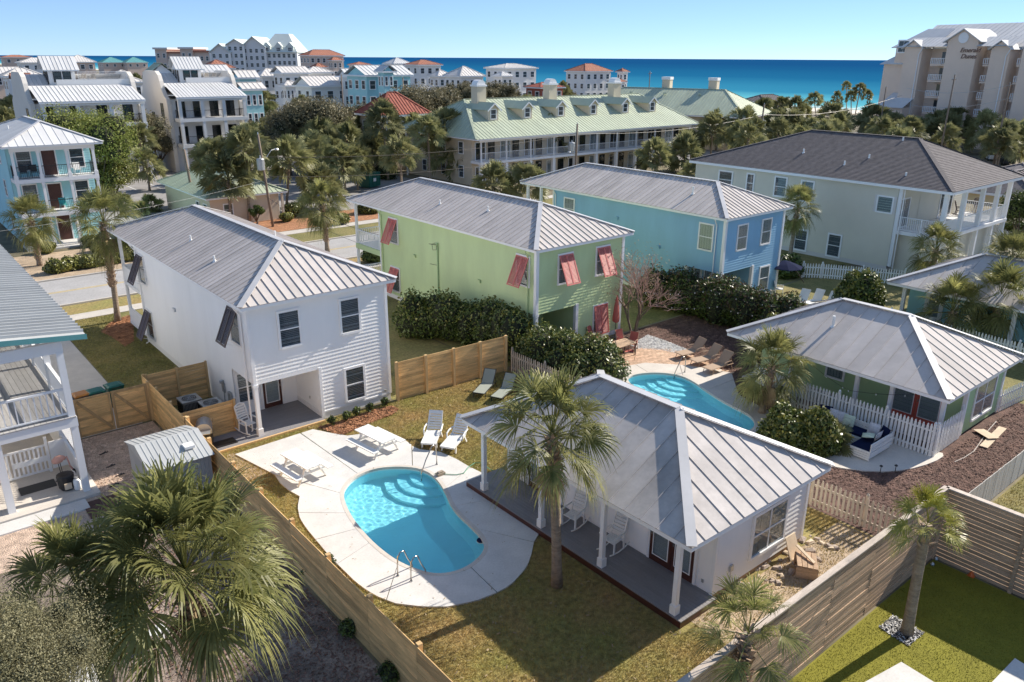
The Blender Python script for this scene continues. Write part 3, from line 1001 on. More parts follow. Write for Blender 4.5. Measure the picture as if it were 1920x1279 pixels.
def scatter(name, poly, n, mat, size, z=0.0, holes=(), blade=False, seed=0, lift=.01, kind='stuff', tall=.05):
    r = np.random.default_rng(seed)
    xs = [p[0] for p in poly]; ys = [p[1] for p in poly]
    x = r.uniform(min(xs), max(xs), n*2); y = r.uniform(min(ys), max(ys), n*2)
    k = inside(poly, x, y)
    for h_ in holes: k &= ~inside(h_, x, y)
    x, y = x[k][:n], y[k][:n]
    m_ = len(x)
    a = r.uniform(0, 2*PI, m_)
    if blade:
        w = size*r.uniform(.6,1.3,m_); hh = tall*r.uniform(.5,1.5,m_)
        dx, dy = np.cos(a)*w, np.sin(a)*w
        lx, ly = r.normal(size=m_)*tall*.6, r.normal(size=m_)*tall*.6
        V = np.stack([np.stack([x-dx,y-dy,np.full(m_,z)],1), np.stack([x+dx,y+dy,np.full(m_,z)],1), np.stack([x+lx,y+ly,z+hh],1)],1).reshape(-1,3)
        return npmesh(name, V, np.arange(3*m_).reshape(-1,3), mt[mat], kind=kind)
    s = size*r.uniform(.5,1.5,m_)
    t = np.stack([np.cos(a), np.sin(a), r.uniform(-.45,.45,m_)],1)*s[:,None]
    b = np.stack([-np.sin(a), np.cos(a), r.uniform(-.7,.7,m_)],1)*(s*.35)[:,None]
    c = np.stack([x,y,z+lift+s*.3],1)
    V = np.stack([c-t-b, c+t-b, c+t+b, c-t+b],1).reshape(-1,3)
    return npmesh(name, V, np.arange(4*m_).reshape(-1,4), mt[mat], kind=kind)

# ------------------------------------------------------------------ builders: furniture (front along +x)
def aim(p, q):
    """angle of the level direction from p to q"""
    return math.atan2(q[1]-p[1], q[0]-p[0])
def picnic_table(label, loc, rz, group):
    t = thing('picnic_table', label, 'table', loc, rz, group)
    pk = MB().box(-.92, -.068, .70, .92, .068, .74).build('table_plank', mt['whitepicket'], t, local=True)
    for k in range(5):
        y = (k-2)*.148
        q = (random.uniform(-.015,.015), y, random.uniform(-.003,.003))
        if k == 0: pk.location = q
        else: inst(pk, t, q, (0,0,random.uniform(-.006,.006)))
    for s in (-1, 1):
        MB().box(-.92, s*.70-.14, .41, .92, s*.70+.14, .45).build('bench', mt['whitepicket'], t, local=True)
        f = MB()
        x = s*.62
        f.bar((x,-.78,.385), (x,.78,.385), .04, .09)
        f.bar((x,-.34,.655), (x,.34,.655), .04, .08)
        f.build('cross_beam', mt['whitepicket'], t, local=True)
        for q in (-1, 1):
            MB().bar((x+.045, q*.62, .0), (x+.045, q*.24, .69), .04, .10, (1,0,0)).build('leg', mt['whitepicket'], t, local=True)
    MB().bar((-.6,0,.37), (-.1,0,.68), .04, .08).bar((.6,0,.37), (.1,0,.68), .04, .08).build('brace', mt['whitepicket'], t, local=True)
    return t
def resin_lounger(label, loc, rz, group, back=52):
    """white moulded chaise; the head end lies along +x from the feet at the origin"""
    t = thing('sun_lounger', label, 'sun lounger', loc, rz, group)
    s = MB()
    s.bar((0,-.29,.30),(1.25,-.29,.33),.06,.07); s.bar((0,.29,.30),(1.25,.29,.33),.06,.07); s.bar((.02,-.26,.30),(.02,.26,.30),.07,.07)
    s.build('seat_frame', mt['plastic'], t, local=True)
    sl_ = MB().box(-.045,-.255,-.012,.045,.255,.012).build('slat', mt['plastic'], t, local=True)
    for i in range(11):
        q = (.10+i*.108, 0, .315+.0024*i)
        if i == 0: sl_.location = q
        else: inst(sl_, t, q)
    c, sn = math.cos(R(back)), math.sin(R(back))
    b = MB()
    P = lambda d, y: (1.25+c*d, y, .33+sn*d)
    b.bar(P(0,-.29), P(.80,-.27), .06, .06, (-sn,0,c)); b.bar(P(0,.29), P(.80,.27), .06, .06, (-sn,0,c)); b.bar(P(.80,-.30), P(.80,.30), .16, .05, (-sn,0,c))
    bk = b.build('backrest', mt['plastic'], t, local=True)
    for i in range(6):
        d = .09+i*.112
        MB().bar(P(d,-.26), P(d,.26), .085, .022, (-sn,0,c)).build('back_slat', mt['plastic'], bk, local=True)
    for s_ in (-1, 1):
        MB().tube([(.78,s_*.34,.30),(.84,s_*.37,.50),(1.05,s_*.37,.56),(1.42,s_*.35,.55)], [.028,.034,.036,.03], 6).build('armrest', mt['plastic'], t, local=True)
        MB().bar((.25,s_*.29,.30),(.17,s_*.31,0),.08,.05,(0,1,0)).build('leg', mt['plastic'], t, local=True)
        MB().bar((1.15,s_*.30,.31),(1.30,s_*.33,0),.08,.05,(0,1,0)).build('leg', mt['plastic'], t, local=True)
    return t
def sling_lounger(label, loc, rz, group, fab='sling', frame='dark', back=48, arms=False):
    t = thing('sun_lounger', label, 'sun lounger', loc, rz, group)
    c, sn = math.cos(R(back)), math.sin(R(back))
    P = lambda d, y, h=0: (1.22+c*d-sn*h, y, .32+sn*d+c*h)
    MB().bar((.02,0,.335),(1.22,0,.335),.56,.012).build('seat_sling', mt[fab], t, local=True)
    MB().bar(P(.02,0,.015),P(.78,0,.015),.56,.012,(-sn,0,c)).build('back_sling', mt[fab], t, local=True)
    f = MB()
    for s_ in (-1, 1):
        f.tube([(0,s_*.30,.32),(1.22,s_*.30,.32)], .02, 6); f.tube([P(0,s_*.30),P(.80,s_*.30)], .02, 6)
        f.tube([P(.5,s_*.28),(1.75,s_*.28,.30)], .012, 5); f.tube([(1.22,s_*.30,.32),(1.80,s_*.30,.30)], .02, 6)
    f.tube([(0,-.30,.32),(0,.30,.32)], .02, 6); f.tube([P(.80,-.30),P(.80,.30)], .02, 6)
    f.build('frame', mt[frame], t, local=True)
    for s_ in (-1, 1):
        for x, dx in ((.22,-.12),(1.62,.10)):
            MB().tube([(x,s_*.30,.31),(x+dx,s_*.31,.0)], .018, 5).build('leg', mt[frame], t, local=True)
        if arms: MB().tube([(.95,s_*.33,.32),(1.0,s_*.35,.50),(1.2,s_*.35,.54),(1.55,s_*.34,.52)], .02, 5).build('armrest', mt['tansling'] if fab=='tansling' else mt['plastic'], t, local=True)
    return t
def rocking_chair(label, loc, rz, group, mat='plastic'):
    t = thing('rocking_chair', label, 'chair', loc, rz, group)
    s = MB()
    for i in range(6): s.bar((-.22+i*.085,-.25,.415-.004*i+.03*(i==5)),(-.22+i*.085,.25,.415-.004*i),.07,.025)
    s.build('seat', mt[mat], t, local=True)
    P = lambda d, y: (-.24-.30*d, y, .42+.95*d)
    b = MB()
    b.bar(P(0,-.25),P(.74,-.25),.05,.05,(1,0,0)); b.bar(P(0,.25),P(.74,.25),.05,.05,(1,0,0))
    pts = [P(.74+.10*math.sin(PI*k/6), -.25+.5*k/6) for k in range(7)]
    b.tube(pts, .032, 6)
    bk = b.build('backrest', mt[mat], t, local=True)
    for i in range(6):
        MB().bar(P(.14+i*.115,-.23),P(.14+i*.115,.23),.025,.075,(0,0,1)).build('back_slat', mt[mat], bk, local=True)
    for s_ in (-1, 1):
        MB().tube([(-.32,s_*.29,.66),(.05,s_*.31,.65),(.30,s_*.31,.63)], [.026,.036,.03], 6).build('armrest', mt[mat], t, local=True)
        MB().bar((.25,s_*.27,.08),(.27,s_*.29,.64),.06,.04,(0,1,0)).build('leg', mt[mat], t, local=True)
        MB().bar((-.28,s_*.27,.07),(-.24,s_*.27,.45),.06,.04,(0,1,0)).build('leg', mt[mat], t, local=True)
        MB().tube([(.46,s_*.27,.10),(.25,s_*.27,.045),(0,s_*.27,.022),(-.30,s_*.27,.05),(-.58,s_*.27,.13)], .024, 6).build('rocker', mt[mat], t, local=True)
    return t
def garden_chair(label, loc, rz, group, fab, frame, cat='chair', name='garden_chair'):
    t = thing(name, label, cat, loc, rz, group)
    MB().bar((-.22,0,.42),(.24,0,.43),.46,.02).build('seat', mt[fab], t, local=True)
    MB().bar((-.22,0,.45),(-.40,0,.98),.46,.02,(1,0,.3)).build('backrest', mt[fab], t, local=True)
    for s_ in (-1, 1):
        MB().tube([(.26,s_*.27,0),(.24,s_*.27,.62),(-.10,s_*.27,.64),(-.30,s_*.25,.60)], .016, 5).build('armrest', mt[frame], t, local=True)
        MB().tube([(-.40,s_*.25,1.0),(-.22,s_*.25,.42),(-.34,s_*.27,0)], .016, 5).build('leg', mt[frame], t, local=True)
        MB().tube([(-.22,s_*.25,.41),(.25,s_*.26,.42)], .016, 5).build('seat_rail', mt[frame], t, local=True)
    return t
def wheelie_bin(label, loc, rz, group, body='binm', lid='binm'):
    t = thing('trash_bin', label, 'bin', loc, rz, group)
    b = MB()
    b.add([(x*w,y*d,z) for z,w,d in ((.10,.24,.24),(.98,.31,.34)) for x,y in ((-1,-1),(1,-1),(1,1),(-1,1))], [(0,3,2,1),(4,5,6,7),(0,1,5,4),(1,2,6,5),(2,3,7,6),(3,0,4,7)])
    b.box(-.33,-.36,.93,.33,.36,.985)
    b.build('bin_body', mt[body], t, local=True)
    l = MB()
    l.box(-.34,-.37,.988,.34,.37,1.03); l.add([(-.33,-.30,1.03),(.33,-.30,1.03),(.33,.34,1.03),(-.33,.34,1.03),(-.26,-.22,1.075),(.26,-.22,1.075),(.26,.27,1.075),(-.26,.27,1.075)], [(4,5,6,7),(0,1,5,4),(1,2,6,5),(2,3,7,6),(3,0,4,7)])
    l.build('lid', mt[lid], t, local=True)
    MB().tube([(-.38,-.2,.95),(-.40,-.2,1.0),(-.40,.2,1.0),(-.38,.2,.95)], .018, 5).build('handle', mt['dark'], t, local=True)
    for s_ in (-1, 1): MB().tube([(-.24,s_*.22,.11),(-.24,s_*.28,.11)], .11, 10).build('wheel', mt['dark'], t, local=True)
    return t
def ac_unit(label, loc, group):
    t = thing('air_conditioner', label, 'air conditioner', loc, 0, group)
    MB().box(-.42,-.42,.05,.42,.42,.82).build('casing', mt['steel'], t, local=True)
    g = MB()
    for i in range(14): g.box(-.43, -.40+i*.06, .10, -.424, -.37+i*.06, .76); g.box(-.40+i*.06,-.43,.10,-.37+i*.06,-.424,.76)
    g.build('coil_grille', mt['dark'], t, local=True)
    MB().box(-.44,-.44,.822,.44,.44,.86).build('top_cover', mt['steel'], t, local=True)
    f = MB()
    f.lathe([(.33,.862),(.33,.868),(.02,.87)], 20)
    f.build('fan_opening', mt['dark'], t, local=True)
    r = MB()
    for k in range(4):
        rr = .09+k*.075
        r.tube([(rr*math.cos(2*PI*i/20), rr*math.sin(2*PI*i/20), .885) for i in range(21)], .008, 4)
    for k in range(6): r.tube([(0,0,.895),(.34*math.cos(k*PI/3),.34*math.sin(k*PI/3),.88)], .007, 4)
    r.build('fan_guard', mt['steel'], t, local=True)
    MB().box(-.48,-.48,0,.48,.48,.05).build('base_pad', mt['concrete2'], t, local=True)
    return t
def grill(label, loc, rz):
    t = thing('grill', label, 'grill', loc, rz)
    MB().box(-.30,-.38,.08,.30,.38,.62).build('cabinet', mt['dark'], t, local=True)
    MB().box(-.32,-.40,.64,.32,.40,.84).build('firebox', mt['steel'], t, local=True)
    l = MB()
    k = 8
    vs = []
    for y in (-.39,.39):
        for i in range(k+1):
            a = PI*i/k
            vs.append((-.30*math.cos(a), y, .845+.26*math.sin(a)))
    n = k+1
    l.add(vs, [(i,i+1,i+1+n,i+n) for i in range(k)] + [tuple(range(n))[::-1], tuple(range(n,2*n))])
    l.build('lid', mt['steel'], t, local=True, smooth=False)
    MB().tube([(.33,-.28,.98),(.37,-.28,.99),(.37,.28,.99),(.33,.28,.98)], .014, 5).build('handle', mt['chrome'], t, local=True)
    for s_ in (-1,1): MB().box(-.26, s_*.62-.2, .80, .26, s_*.62+.2, .83).build('side_shelf', mt['steel'], t, local=True)
    for s_ in (-1,1): MB().tube([(-.22,s_*.3,.07),(-.22,s_*.36,.07)], .07, 8).build('wheel', mt['dark'], t, local=True)
    return t
def handrail(label, loc, rz, h=.80, reach=.75):
    t = thing('pool_handrail', label, 'handrail', loc, rz)
    MB().tube([(0,0,0),(0,0,h*.45),(.03,0,h*.85),(.14,0,h),(.30,0,h*.98),(reach*.7,0,h*.55),(reach,0,h*.10),(reach+.03,0,-.35)], .024, 8).build('rail', mt['chrome'], t, local=True, smooth=True)
    MB().lathe([(.055,0),(.05,.02),(.03,.03)], 10).build('base_plate', mt['chrome'], t, local=True)
    return t
def pipe_vent(par, x, y, z, h=.45, r=.05):
    return MB().tube([(x,y,z-.1),(x,y,z+h)], r, 8).lathe([(r*2.4,0),(r*1.1,.12)], 8, (x,y,z-.03)).build('vent_pipe', mt['plastic'], par)
def wire(name, label, a, b, sag, r=.012, mat='wire', n=14, cat='cable', group=None):
    a, b = Vector(a), Vector(b)
    pts = [a.lerp(b, i/n) - Vector((0,0,sag*4*(i/n)*(1-i/n))) for i in range(n+1)]
    return tag(MB().tube(pts, r, 4).build(name, mt[mat]), label, cat, group)
def utility_pole(label, base, h, lean=(0,0), transformer=None, light=None, r=.14, arm=True, group='utility poles'):
    t = thing('utility_pole', label, 'utility pole', base, 0, group)
    MB().tube([(0,0,0),(lean[0]*.5,lean[1]*.5,h*.5),(lean[0],lean[1],h)], [r,r*.9,r*.75], 8).build('pole', mt['pole'], t, local=True, smooth=True)
    if arm:
        MB().bar((lean[0]*.95-.7,lean[1]*.95,h*.95),(lean[0]*.95+.7,lean[1]*.95,h*.95),.09,.11).build('crossarm', mt['pole'], t, local=True)
        for x in (-.6,0,.6): MB().lathe([(.04,0),(.06,.06),(.03,.16),(.01,.18)], 6, (lean[0]+x,lean[1],h*.95+.055 if x else h)).build('insulator', mt['steel'], t, local=True)
    else:
        MB().lathe([(.05,0),(.07,.08),(.03,.2),(.01,.24)], 6, (lean[0],lean[1],h)).build('insulator', mt['steel'], t, local=True)
    if transformer:
        x, y, z = transformer
        MB().lathe([(.02,-.02),(.34,0),(.36,.05),(.36,1.0),(.32,1.08),(.08,1.14),(.06,1.35),(.02,1.37)], 12, (x,y,z)).build('transformer', mt['steel'], t, local=True, smooth=False)
        MB().bar((x*.3,y*.3,z+.6),(x,y,z+.6),.08,.08).build('bracket', mt['steel'], t, local=True)
    if light:
        x, y, z = light
        MB().tube([(0,0,z-.6),(x*.5,y*.5,z),(x,y,z+.1)], .035, 6).build('lamp_arm', mt['steel'], t, local=True)
        MB().lathe([(.05,.10),(.16,.06),(.22,-.04),(.18,-.10)], 8, (x,y,z+.06)).build('lamp_head', mt['steel'], t, local=True)
    return t
def house_box(name, label, x0, y0, x1, y1, z0, z1, mat, group=None, cat='house', rz=0, loc=None, course=0):
    h_ = thing(name, label, cat, loc if loc is not None else ((x0+x1)/2,(y0+y1)/2,0), rz, group)
    return h_
def shingle_planes(roof, planes, e=.28, mat='shingle', name='shingle_courses'):
    """lapped courses of separate tabs"""
    mb = MB()
    for pts in planes:
        P = [Vector(p) for p in pts]
        ea = (P[1]-P[0]).normalized()
        nrm = (P[1]-P[0]).cross(P[2]-P[0]).normalized()
        u = nrm.cross(ea).normalized()
        t0 = min(p.dot(u) for p in P); t1 = max(p.dot(u) for p in P)
        n = int((t1-t0)/e)
        for i in range(n+1):
            Q = clip(P, u, t0+i*e, min(t1, t0+(i+1)*e))
            if len(Q) < 3: continue
            lowp = [q + nrm*(.035 if q.dot(u) < t0+i*e+.01 else .004) for q in Q]
            mb.add(lowp, [tuple(range(len(lowp)))])
            lo = [(q, l) for q, l in zip(Q, lowp) if q.dot(u) < t0+i*e+.01]
            if len(lo) >= 2: mb.quad(lo[0][0], lo[1][0], lo[1][1], lo[0][1])
    return tag(mb.build(name, mt[mat], roof), kind='stuff')

# ================================================================== THE PLACE
# ------------------------------------------------------------------ pools, decks, ground
def P2(lst, z=0.0): return [(G(x, y, z).x, G(x, y, z).y) for x, y in lst]
def smooth(P, it=2):
    for _ in range(it):
        Q = []
        n = len(P)
        for i in range(n):
            a, b = P[i], P[(i+1) % n]
            Q += [(a[0]*.75+b[0]*.25, a[1]*.75+b[1]*.25), (a[0]*.25+b[0]*.75, a[1]*.25+b[1]*.75)]
        P = Q
    return P
pool1 = smooth(P2([(641,927),(650,907),(670,890),(705,877),(745,874),(780,876),(806,885),(823,901),(835,920),(850,955),(890,991),(908,1013),(910,1031),(893,1052),(865,1069),(830,1077),(797,1074),(745,1054),(702,1021),(672,988),(652,959)], .06), 2)
pool2 = smooth(P2([(1174,712),(1182,704),(1205,699),(1240,698),(1275,703),(1300,714),(1325,732),(1365,757),(1402,774),(1418,790),(1412,806),(1385,812),(1345,800),(1290,776),(1235,748),(1190,728)], .05), 2)
def centre(P): return (sum(p[0] for p in P)/len(P), sum(p[1] for p in P)/len(P))
def offset(P, d):
    c = []
    n = len(P)
    for i in range(n):
        a, b = P[i-1], P[(i+1) % n]
        tx, ty = b[0]-a[0], b[1]-a[1]
        l = math.hypot(tx, ty) or 1
        c.append((P[i][0]+ty/l*d, P[i][1]-tx/l*d))
    return c
def ccw(P):
    a = sum(P[i][0]*P[(i+1)%len(P)][1]-P[(i+1)%len(P)][0]*P[i][1] for i in range(len(P)))
    return P if a > 0 else P[::-1]
pool1, pool2 = ccw(pool1), ccw(pool2)
big = [(-60,-60),(240,-60),(240,6000),(-900,6000),(-900,60),(-60,40)]
sheet('ground', big, 0, 'scrub', [offset(pool1,.05), offset(pool2,.05)])
sheet('beach', [(240.02,-3000),(266,-3000),(266,9000),(240.02,9000)], -.15, 'beachsand')

def water_mat(name, tint):
    m_ = bpy.data.materials.new(name); m_.use_nodes = True
    N, L = m_.node_tree.nodes, m_.node_tree.links
    N.clear()
    o = N.new('ShaderNodeOutputMaterial')
    g = N.new('ShaderNodeBsdfGlass')
    g.inputs['Roughness'].default_value = 0; g.inputs['IOR'].default_value = 1.33; g.inputs['Color'].default_value = (*tint, 1)
    L.new(g.outputs[0], o.inputs[0])
    return m_
mt['poolwater'] = water_mat('pool_water', (.62,.935,1.0))
def sea_mat():
    m_ = M('sea_water', (.02,.16,.26), .1, .02, .18, bump=.5, bscale=.35)
    N, L = m_.node_tree.nodes, m_.node_tree.links
    b = N['Principled BSDF']
    g = N.new('ShaderNodeNewGeometry'); sx = N.new('ShaderNodeSeparateXYZ'); L.new(g.outputs['Position'], sx.inputs[0])
    nz = N.new('ShaderNodeTexNoise'); nz.inputs['Scale'].default_value = .012; nz.inputs['Detail'].default_value = 5
    L.new(g.outputs['Position'], nz.inputs['Vector'])
    ad = N.new('ShaderNodeMath'); ad.operation = 'MULTIPLY_ADD'; L.new(nz.outputs['Fac'], ad.inputs[0]); ad.inputs[1].default_value = 90; L.new(sx.outputs['X'], ad.inputs[2])
    mr = N.new('ShaderNodeMapRange'); mr.inputs['From Min'].default_value = 300; mr.inputs['From Max'].default_value = 2300
    L.new(ad.outputs[0], mr.inputs['Value'])
    cr = N.new('ShaderNodeValToRGB'); L.new(mr.outputs[0], cr.inputs[0])
    e = cr.color_ramp.elements
    e[0].position = 0; e[0].color = (.28,.56,.58,1); e[1].position = 1; e[1].color = (.008,.070,.185,1)
    for p, c in ((.018,(.10,.38,.45,1)),(.06,(.030,.20,.32,1)),(.2,(.012,.115,.235,1)),(.5,(.009,.085,.20,1))):
        q = e.new(p); q.color = c
    L.new(cr.outputs[0], b.inputs['Base Color'])
    b.inputs['Specular IOR Level'].default_value = 0.0
    return m_
mt['sea'] = sea_mat()
tag(MB().quad((262,-30000,-.1),(40000,-30000,-.1),(40000,40000,-.1),(262,40000,-.1)).build('sea', mt['sea']), kind='structure')
for k, (xx, l0, l1) in enumerate(((264.5,-400,900),(268.2,-200,700))):
    rr = np.random.default_rng(k+3)
    pts = [(xx+rr.normal()*.9, l0+(l1-l0)*i/60) for i in range(61)]
    MB().add([(x-.5-.4*k,y,-.09+.004*k) for x,y in pts]+[(x+.6,y,-.09+.004*k) for x,y in pts], [(i,i+61,i+62,i+1) for i in range(60)]).build('surf_line', mt['linewhite'])['kind'] = 'structure'

def basin(P, depth, wz, mat, name):
    Q = offset(P, -.0)
    n = len(P)
    c = centre(P)
    inner = [(c[0]+(p[0]-c[0])*.86, c[1]+(p[1]-c[1])*.86) for p in P]
    vs = [(x,y,.045) for x,y in P] + [(x,y,-depth*.80) for x,y in P] + [(x,y,-depth) for x,y in inner]
    fs = []
    for k in range(2): fs += [(k*n+(i+1)%n, k*n+i, (k+1)*n+i, (k+1)*n+(i+1)%n) for i in range(n)]
    tri = tessellate_polygon([[Vector((x,y,0)) for x,y in inner]])
    for t in tri:
        a, b, d = (Vector(inner[i]) for i in t)
        if (b-a).cross(d-a) < 0: t = t[::-1]
        fs.append(tuple(i+2*n for i in t))
    o = MB().add(vs, fs).build(name, mt[mat]); o['kind'] = 'structure'
    o.cycles.is_caustics_receiver = True
    return o
basin(pool1, .95, -.12, 'waterbasin', 'pool_basin')
basin(pool2, .95, -.12, 'waterbasin', 'pool_basin')
def pool_surface(P, z, seed):
    """rippled water surface reaching under the coping all round"""
    xs = [p[0] for p in P]; ys = [p[1] for p in P]
    st = .034
    X = np.arange(min(xs)-.15, max(xs)+.15+st, st); Y = np.arange(min(ys)-.15, max(ys)+.15+st, st)
    gx, gy = np.meshgrid(X, Y, indexing='ij')
    r = np.random.default_rng(seed)
    h = np.zeros_like(gx)
    for k in range(44):
        lam = r.uniform(.09, .42); a = r.uniform(0, 2*PI)
        h += np.sin(2*PI*(gx*math.cos(a)+gy*math.sin(a))/lam + r.uniform(0,6.28)) * lam**1.5 * .0023
    V = np.stack([gx, gy, z+h], axis=2).reshape(-1,3)
    nx, ny = gx.shape
    idx = np.arange(nx*ny).reshape(nx, ny)
    Fq = np.stack([idx[:-1,:-1], idx[1:,:-1], idx[1:,1:], idx[:-1,1:]], axis=2).reshape(-1,4)
    cx_ = V[Fq].mean(axis=1)
    big_ = offset(P, .10)
    Fq = Fq[inside(big_, cx_[:,0], cx_[:,1])]
    used, inv = np.unique(Fq, return_inverse=True)
    o = npmesh('pool_water', V[used], inv.reshape(-1,4), mt['poolwater'], smooth=True, kind='structure')
    try:
        o.cycles.is_caustics_caster = True
    except Exception: pass
    return o
pool_surface(pool1, -.10, 1); pool_surface(pool2, -.10, 2)
def arc_steps(c, a0, a1, radii, par_name, z0=-.32):
    """curved steps going down into the water"""
    m_ = None
    objs = []
    for k, r_ in enumerate(radii):
        pts = [(c[0], c[1])] + [(c[0]+r_*math.cos(a0+(a1-a0)*i/14), c[1]+r_*math.sin(a0+(a1-a0)*i/14)) for i in range(15)]
        o = MB().prism(pts, -.96, z0-.20*k).build(par_name, mt['waterbasin'])
        o['kind'] = 'structure'
        o.cycles.is_caustics_receiver = True
s1 = G(818, 893, -.1)
arc_steps((s1.x+.1, s1.y+.35), R(125), R(290), (.95,1.45,1.95), 'pool_step')
s2 = G(1290, 712, -.1)
arc_steps((s2.x+.1, s2.y+.35), R(125), R(290), (.95,1.45,1.95), 'pool_step')

def ring_deck(pool, outer, cuts, z, mat, cop='concrete2', name='pool_deck', th=.06):
    """concrete slabs between the pool edge and the outer line, parted by joints"""
    c = centre(pool)
    ang = lambda p: math.atan2(p[1]-c[1], p[0]-c[0])
    edge = offset(pool, .12)
    # resample both outlines by angle
    def at(P, a):
        d = Vector((math.cos(a), math.sin(a)))
        best = None
        n = len(P)
        for i in range(n):
            p, q = Vector(P[i])-Vector(c), Vector(P[(i+1)%n])-Vector(c)
            den = (q-p).cross(d)
            if abs(den) < 1e-9: continue
            t = d.cross(p)/den if False else (-p.cross(d))/den
            if 0 <= t <= 1:
                r_ = (p+(q-p)*t).dot(d)
                if r_ > 0 and (best is None or r_ > best): best = r_
        return (c[0]+d.x*best, c[1]+d.y*best)
    root = MB().prism(outer, -.05, -.02).build(name+'_base', mt['sand']) if False else None
    th_ = bpy.data.objects.new(name, None); COL.objects.link(th_); th_['kind'] = 'structure'; OFF[th_.as_pointer()] = Vector((0,0,0)); KEEP.append(th_)
    cuts = sorted(cuts)
    k = len(cuts)
    for i in range(k):
        a0, a1 = cuts[i], cuts[(i+1) % k] + (2*PI if i == k-1 else 0)
        g_ = .0035
        m_ = max(6, int((a1-a0)/.06))
        ang_list = [a0+g_+(a1-a0-2*g_)*j/m_ for j in range(m_+1)]
        inn = [at(edge, a) for a in ang_list]; out = [at(outer, a) for a in ang_list]
        vs = [(x,y,z) for x,y in inn]+[(x,y,z) for x,y in out]+[(x,y,z-th) for x,y in inn]+[(x,y,z-th) for x,y in out]
        n = m_+1
        fs = []
        for j in range(m_):
            fs += [(j, n+j, n+j+1, j+1), (2*n+j, j, j+1, 2*n+j+1), (n+j, 3*n+j, 3*n+j+1, n+j+1)]
        fs += [(0, 2*n, 3*n, n), (m_, n+m_, 3*n+m_, 2*n+m_)]
        MB().add(vs, fs).build('slab', mt[mat], th_)
    # coping
    n = len(pool)
    e1, e0 = offset(pool, .118), offset(pool, -.03)
    vs = [(x,y,z+.006) for x,y in e0]+[(x,y,z+.006) for x,y in e1]+[(x,y,z-.09) for x,y in e0]
    MB().add(vs, [f for i in range(n) for f in ((i, i+n, (i+1)%n+n, (i+1)%n), (2*n+i, i, (i+1)%n, 2*n+(i+1)%n))]).build('coping', mt[cop], th_)
    return th_
outer1 = P2([(598,801),(622,812),(640,819),(668,814),(745,817),(767,827),(776,841),(825,847),(855,860),(880,875),(905,887),(917,894),(960,955),(1011,999),(1001,1016),(996,1041),(987,1064),(957,1097),(930,1111),(892,1126),(840,1137),(792,1137),(742,1131),(710,1119),(687,1106),(665,1089),(620,1045),(575,991),(562,971),(558,950),(562,930),(540,918),(520,900),(512,882),(516,872),(524,858),(485,838),(430,855)], .06)
outer1 = [(max(p[0], 8.5) if False else p[0], p[1]) for p in outer1]
deck1 = ring_deck(pool1, ccw(outer1), [R(a) for a in (-165,-133,-95,-62,-20,22,58,92,115,140,168)], .06, 'concrete', 'concrete2')
outer2 = P2([(1160,730),(1150,700),(1165,688),(1210,680),(1275,684),(1340,692),(1372,700),(1385,740),(1440,770),(1450,800),(1420,850),(1350,850),(1250,810),(1180,770)], .05)
deck2 = ring_deck(pool2, ccw(outer2), [R(a) for a in (-150,-100,-50,0,45,75,105,150)], .05, 'concrete2', 'concrete2')

# lots
H1 = [offset(pool1,.05)]
H2 = [offset(pool2,.05)]
lawn1 = [(8.42,8.3),(24.6,8.3),(24.6,29.75),(17.8,30.1),(13.9,30.4),(8.42,30.4)]
sheet('lawn', lawn1, .004, 'grass', H1)
yard2 = [(24.66,8.4),(41.0,8.4),(41.0,30.1),(24.66,29.9)]
sheet('mulch_yard', yard2, .004, 'mulch', H2)
yard3 = [(41.06,8.4),(60,8.4),(60,30.6),(41.06,29.2)]
sheet('shaded_lawn', yard3, .004, 'grassgreen')
sheet('bark_yard', [(-6,26.5),(8.2,26.5),(8.2,35.1),(-6,35.1)], .004, 'bark')
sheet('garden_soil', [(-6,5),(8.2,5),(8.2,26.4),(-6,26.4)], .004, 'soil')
sheet('driveway', [(4.9,35.2),(7.8,35.2),(7.8,53.0),(4.9,53.0)], .012, 'sidewalkm')
sheet('side_lawn', [(17.85,30.25),(24.6,29.95),(24.2,35.18),(17.85,35.18)], .004, 'grassgreen')
sheet('side_lawn', [(7.85,35.2),(24.2,35.2),(24.2,53.0),(7.85,53.0)], .004, 'grassgreen')
sheet('front_lawn', [(24.3,30.2),(80,30.2),(80,53.0),(24.3,53.0)], .004, 'grassgreen')
sheet('verge', [(-60,54.45),(140,54.45),(140,56.7),(-60,56.7)], .004, 'grass')
sheet('pavement', [(-60,53.1),(140,53.1),(140,54.4),(-60,54.4)], .014, 'sidewalkm')
sheet('road', [(-60,56.95),(140,56.95),(140,64.2),(-60,64.2)], .004, 'asphalt')
for y in (56.75, 64.22): MB().box(-60,y,0,140,y+.18,.10).build('kerb', mt['sidewalkm'])['kind'] = 'structure'
for y in (60.45, 60.68): sheet('centre_line', [(-60,y),(140,y),(140,y+.10),(-60,y+.10)], .008, 'yellow')
sheet('verge', [(17.6,64.42),(140,64.42),(140,68.4),(17.6,68.4)], .008, 'grassgreen')
sheet('pavement', [(17.6,68.5),(140,68.5),(140,70.0),(17.6,70.0)], .014, 'sidewalkm')
sheet('front_garden_soil', [(-20,64.42),(17.5,64.42),(17.5,74.0),(-20,74.0)], .004, 'sand')
sheet('parking_lot', [(17.6,76.5),(58.5,76.5),(58.5,135),(17.6,135)], .004, 'asphaltd')
sheet('parking_lot', [(104,66),(220,66),(220,92),(104,92)], .004, 'asphaltd')
for i in range(7): sheet('parking_line', [(24+i*2.7,104),(24.12+i*2.7,104),(24.12+i*2.7,109),(24+i*2.7,109)], .010, 'linewhite')
sheet('planting_bed', [(17.6,70.2),(60,70.2),(60,76.3),(17.6,76.3)], .004, 'straw')
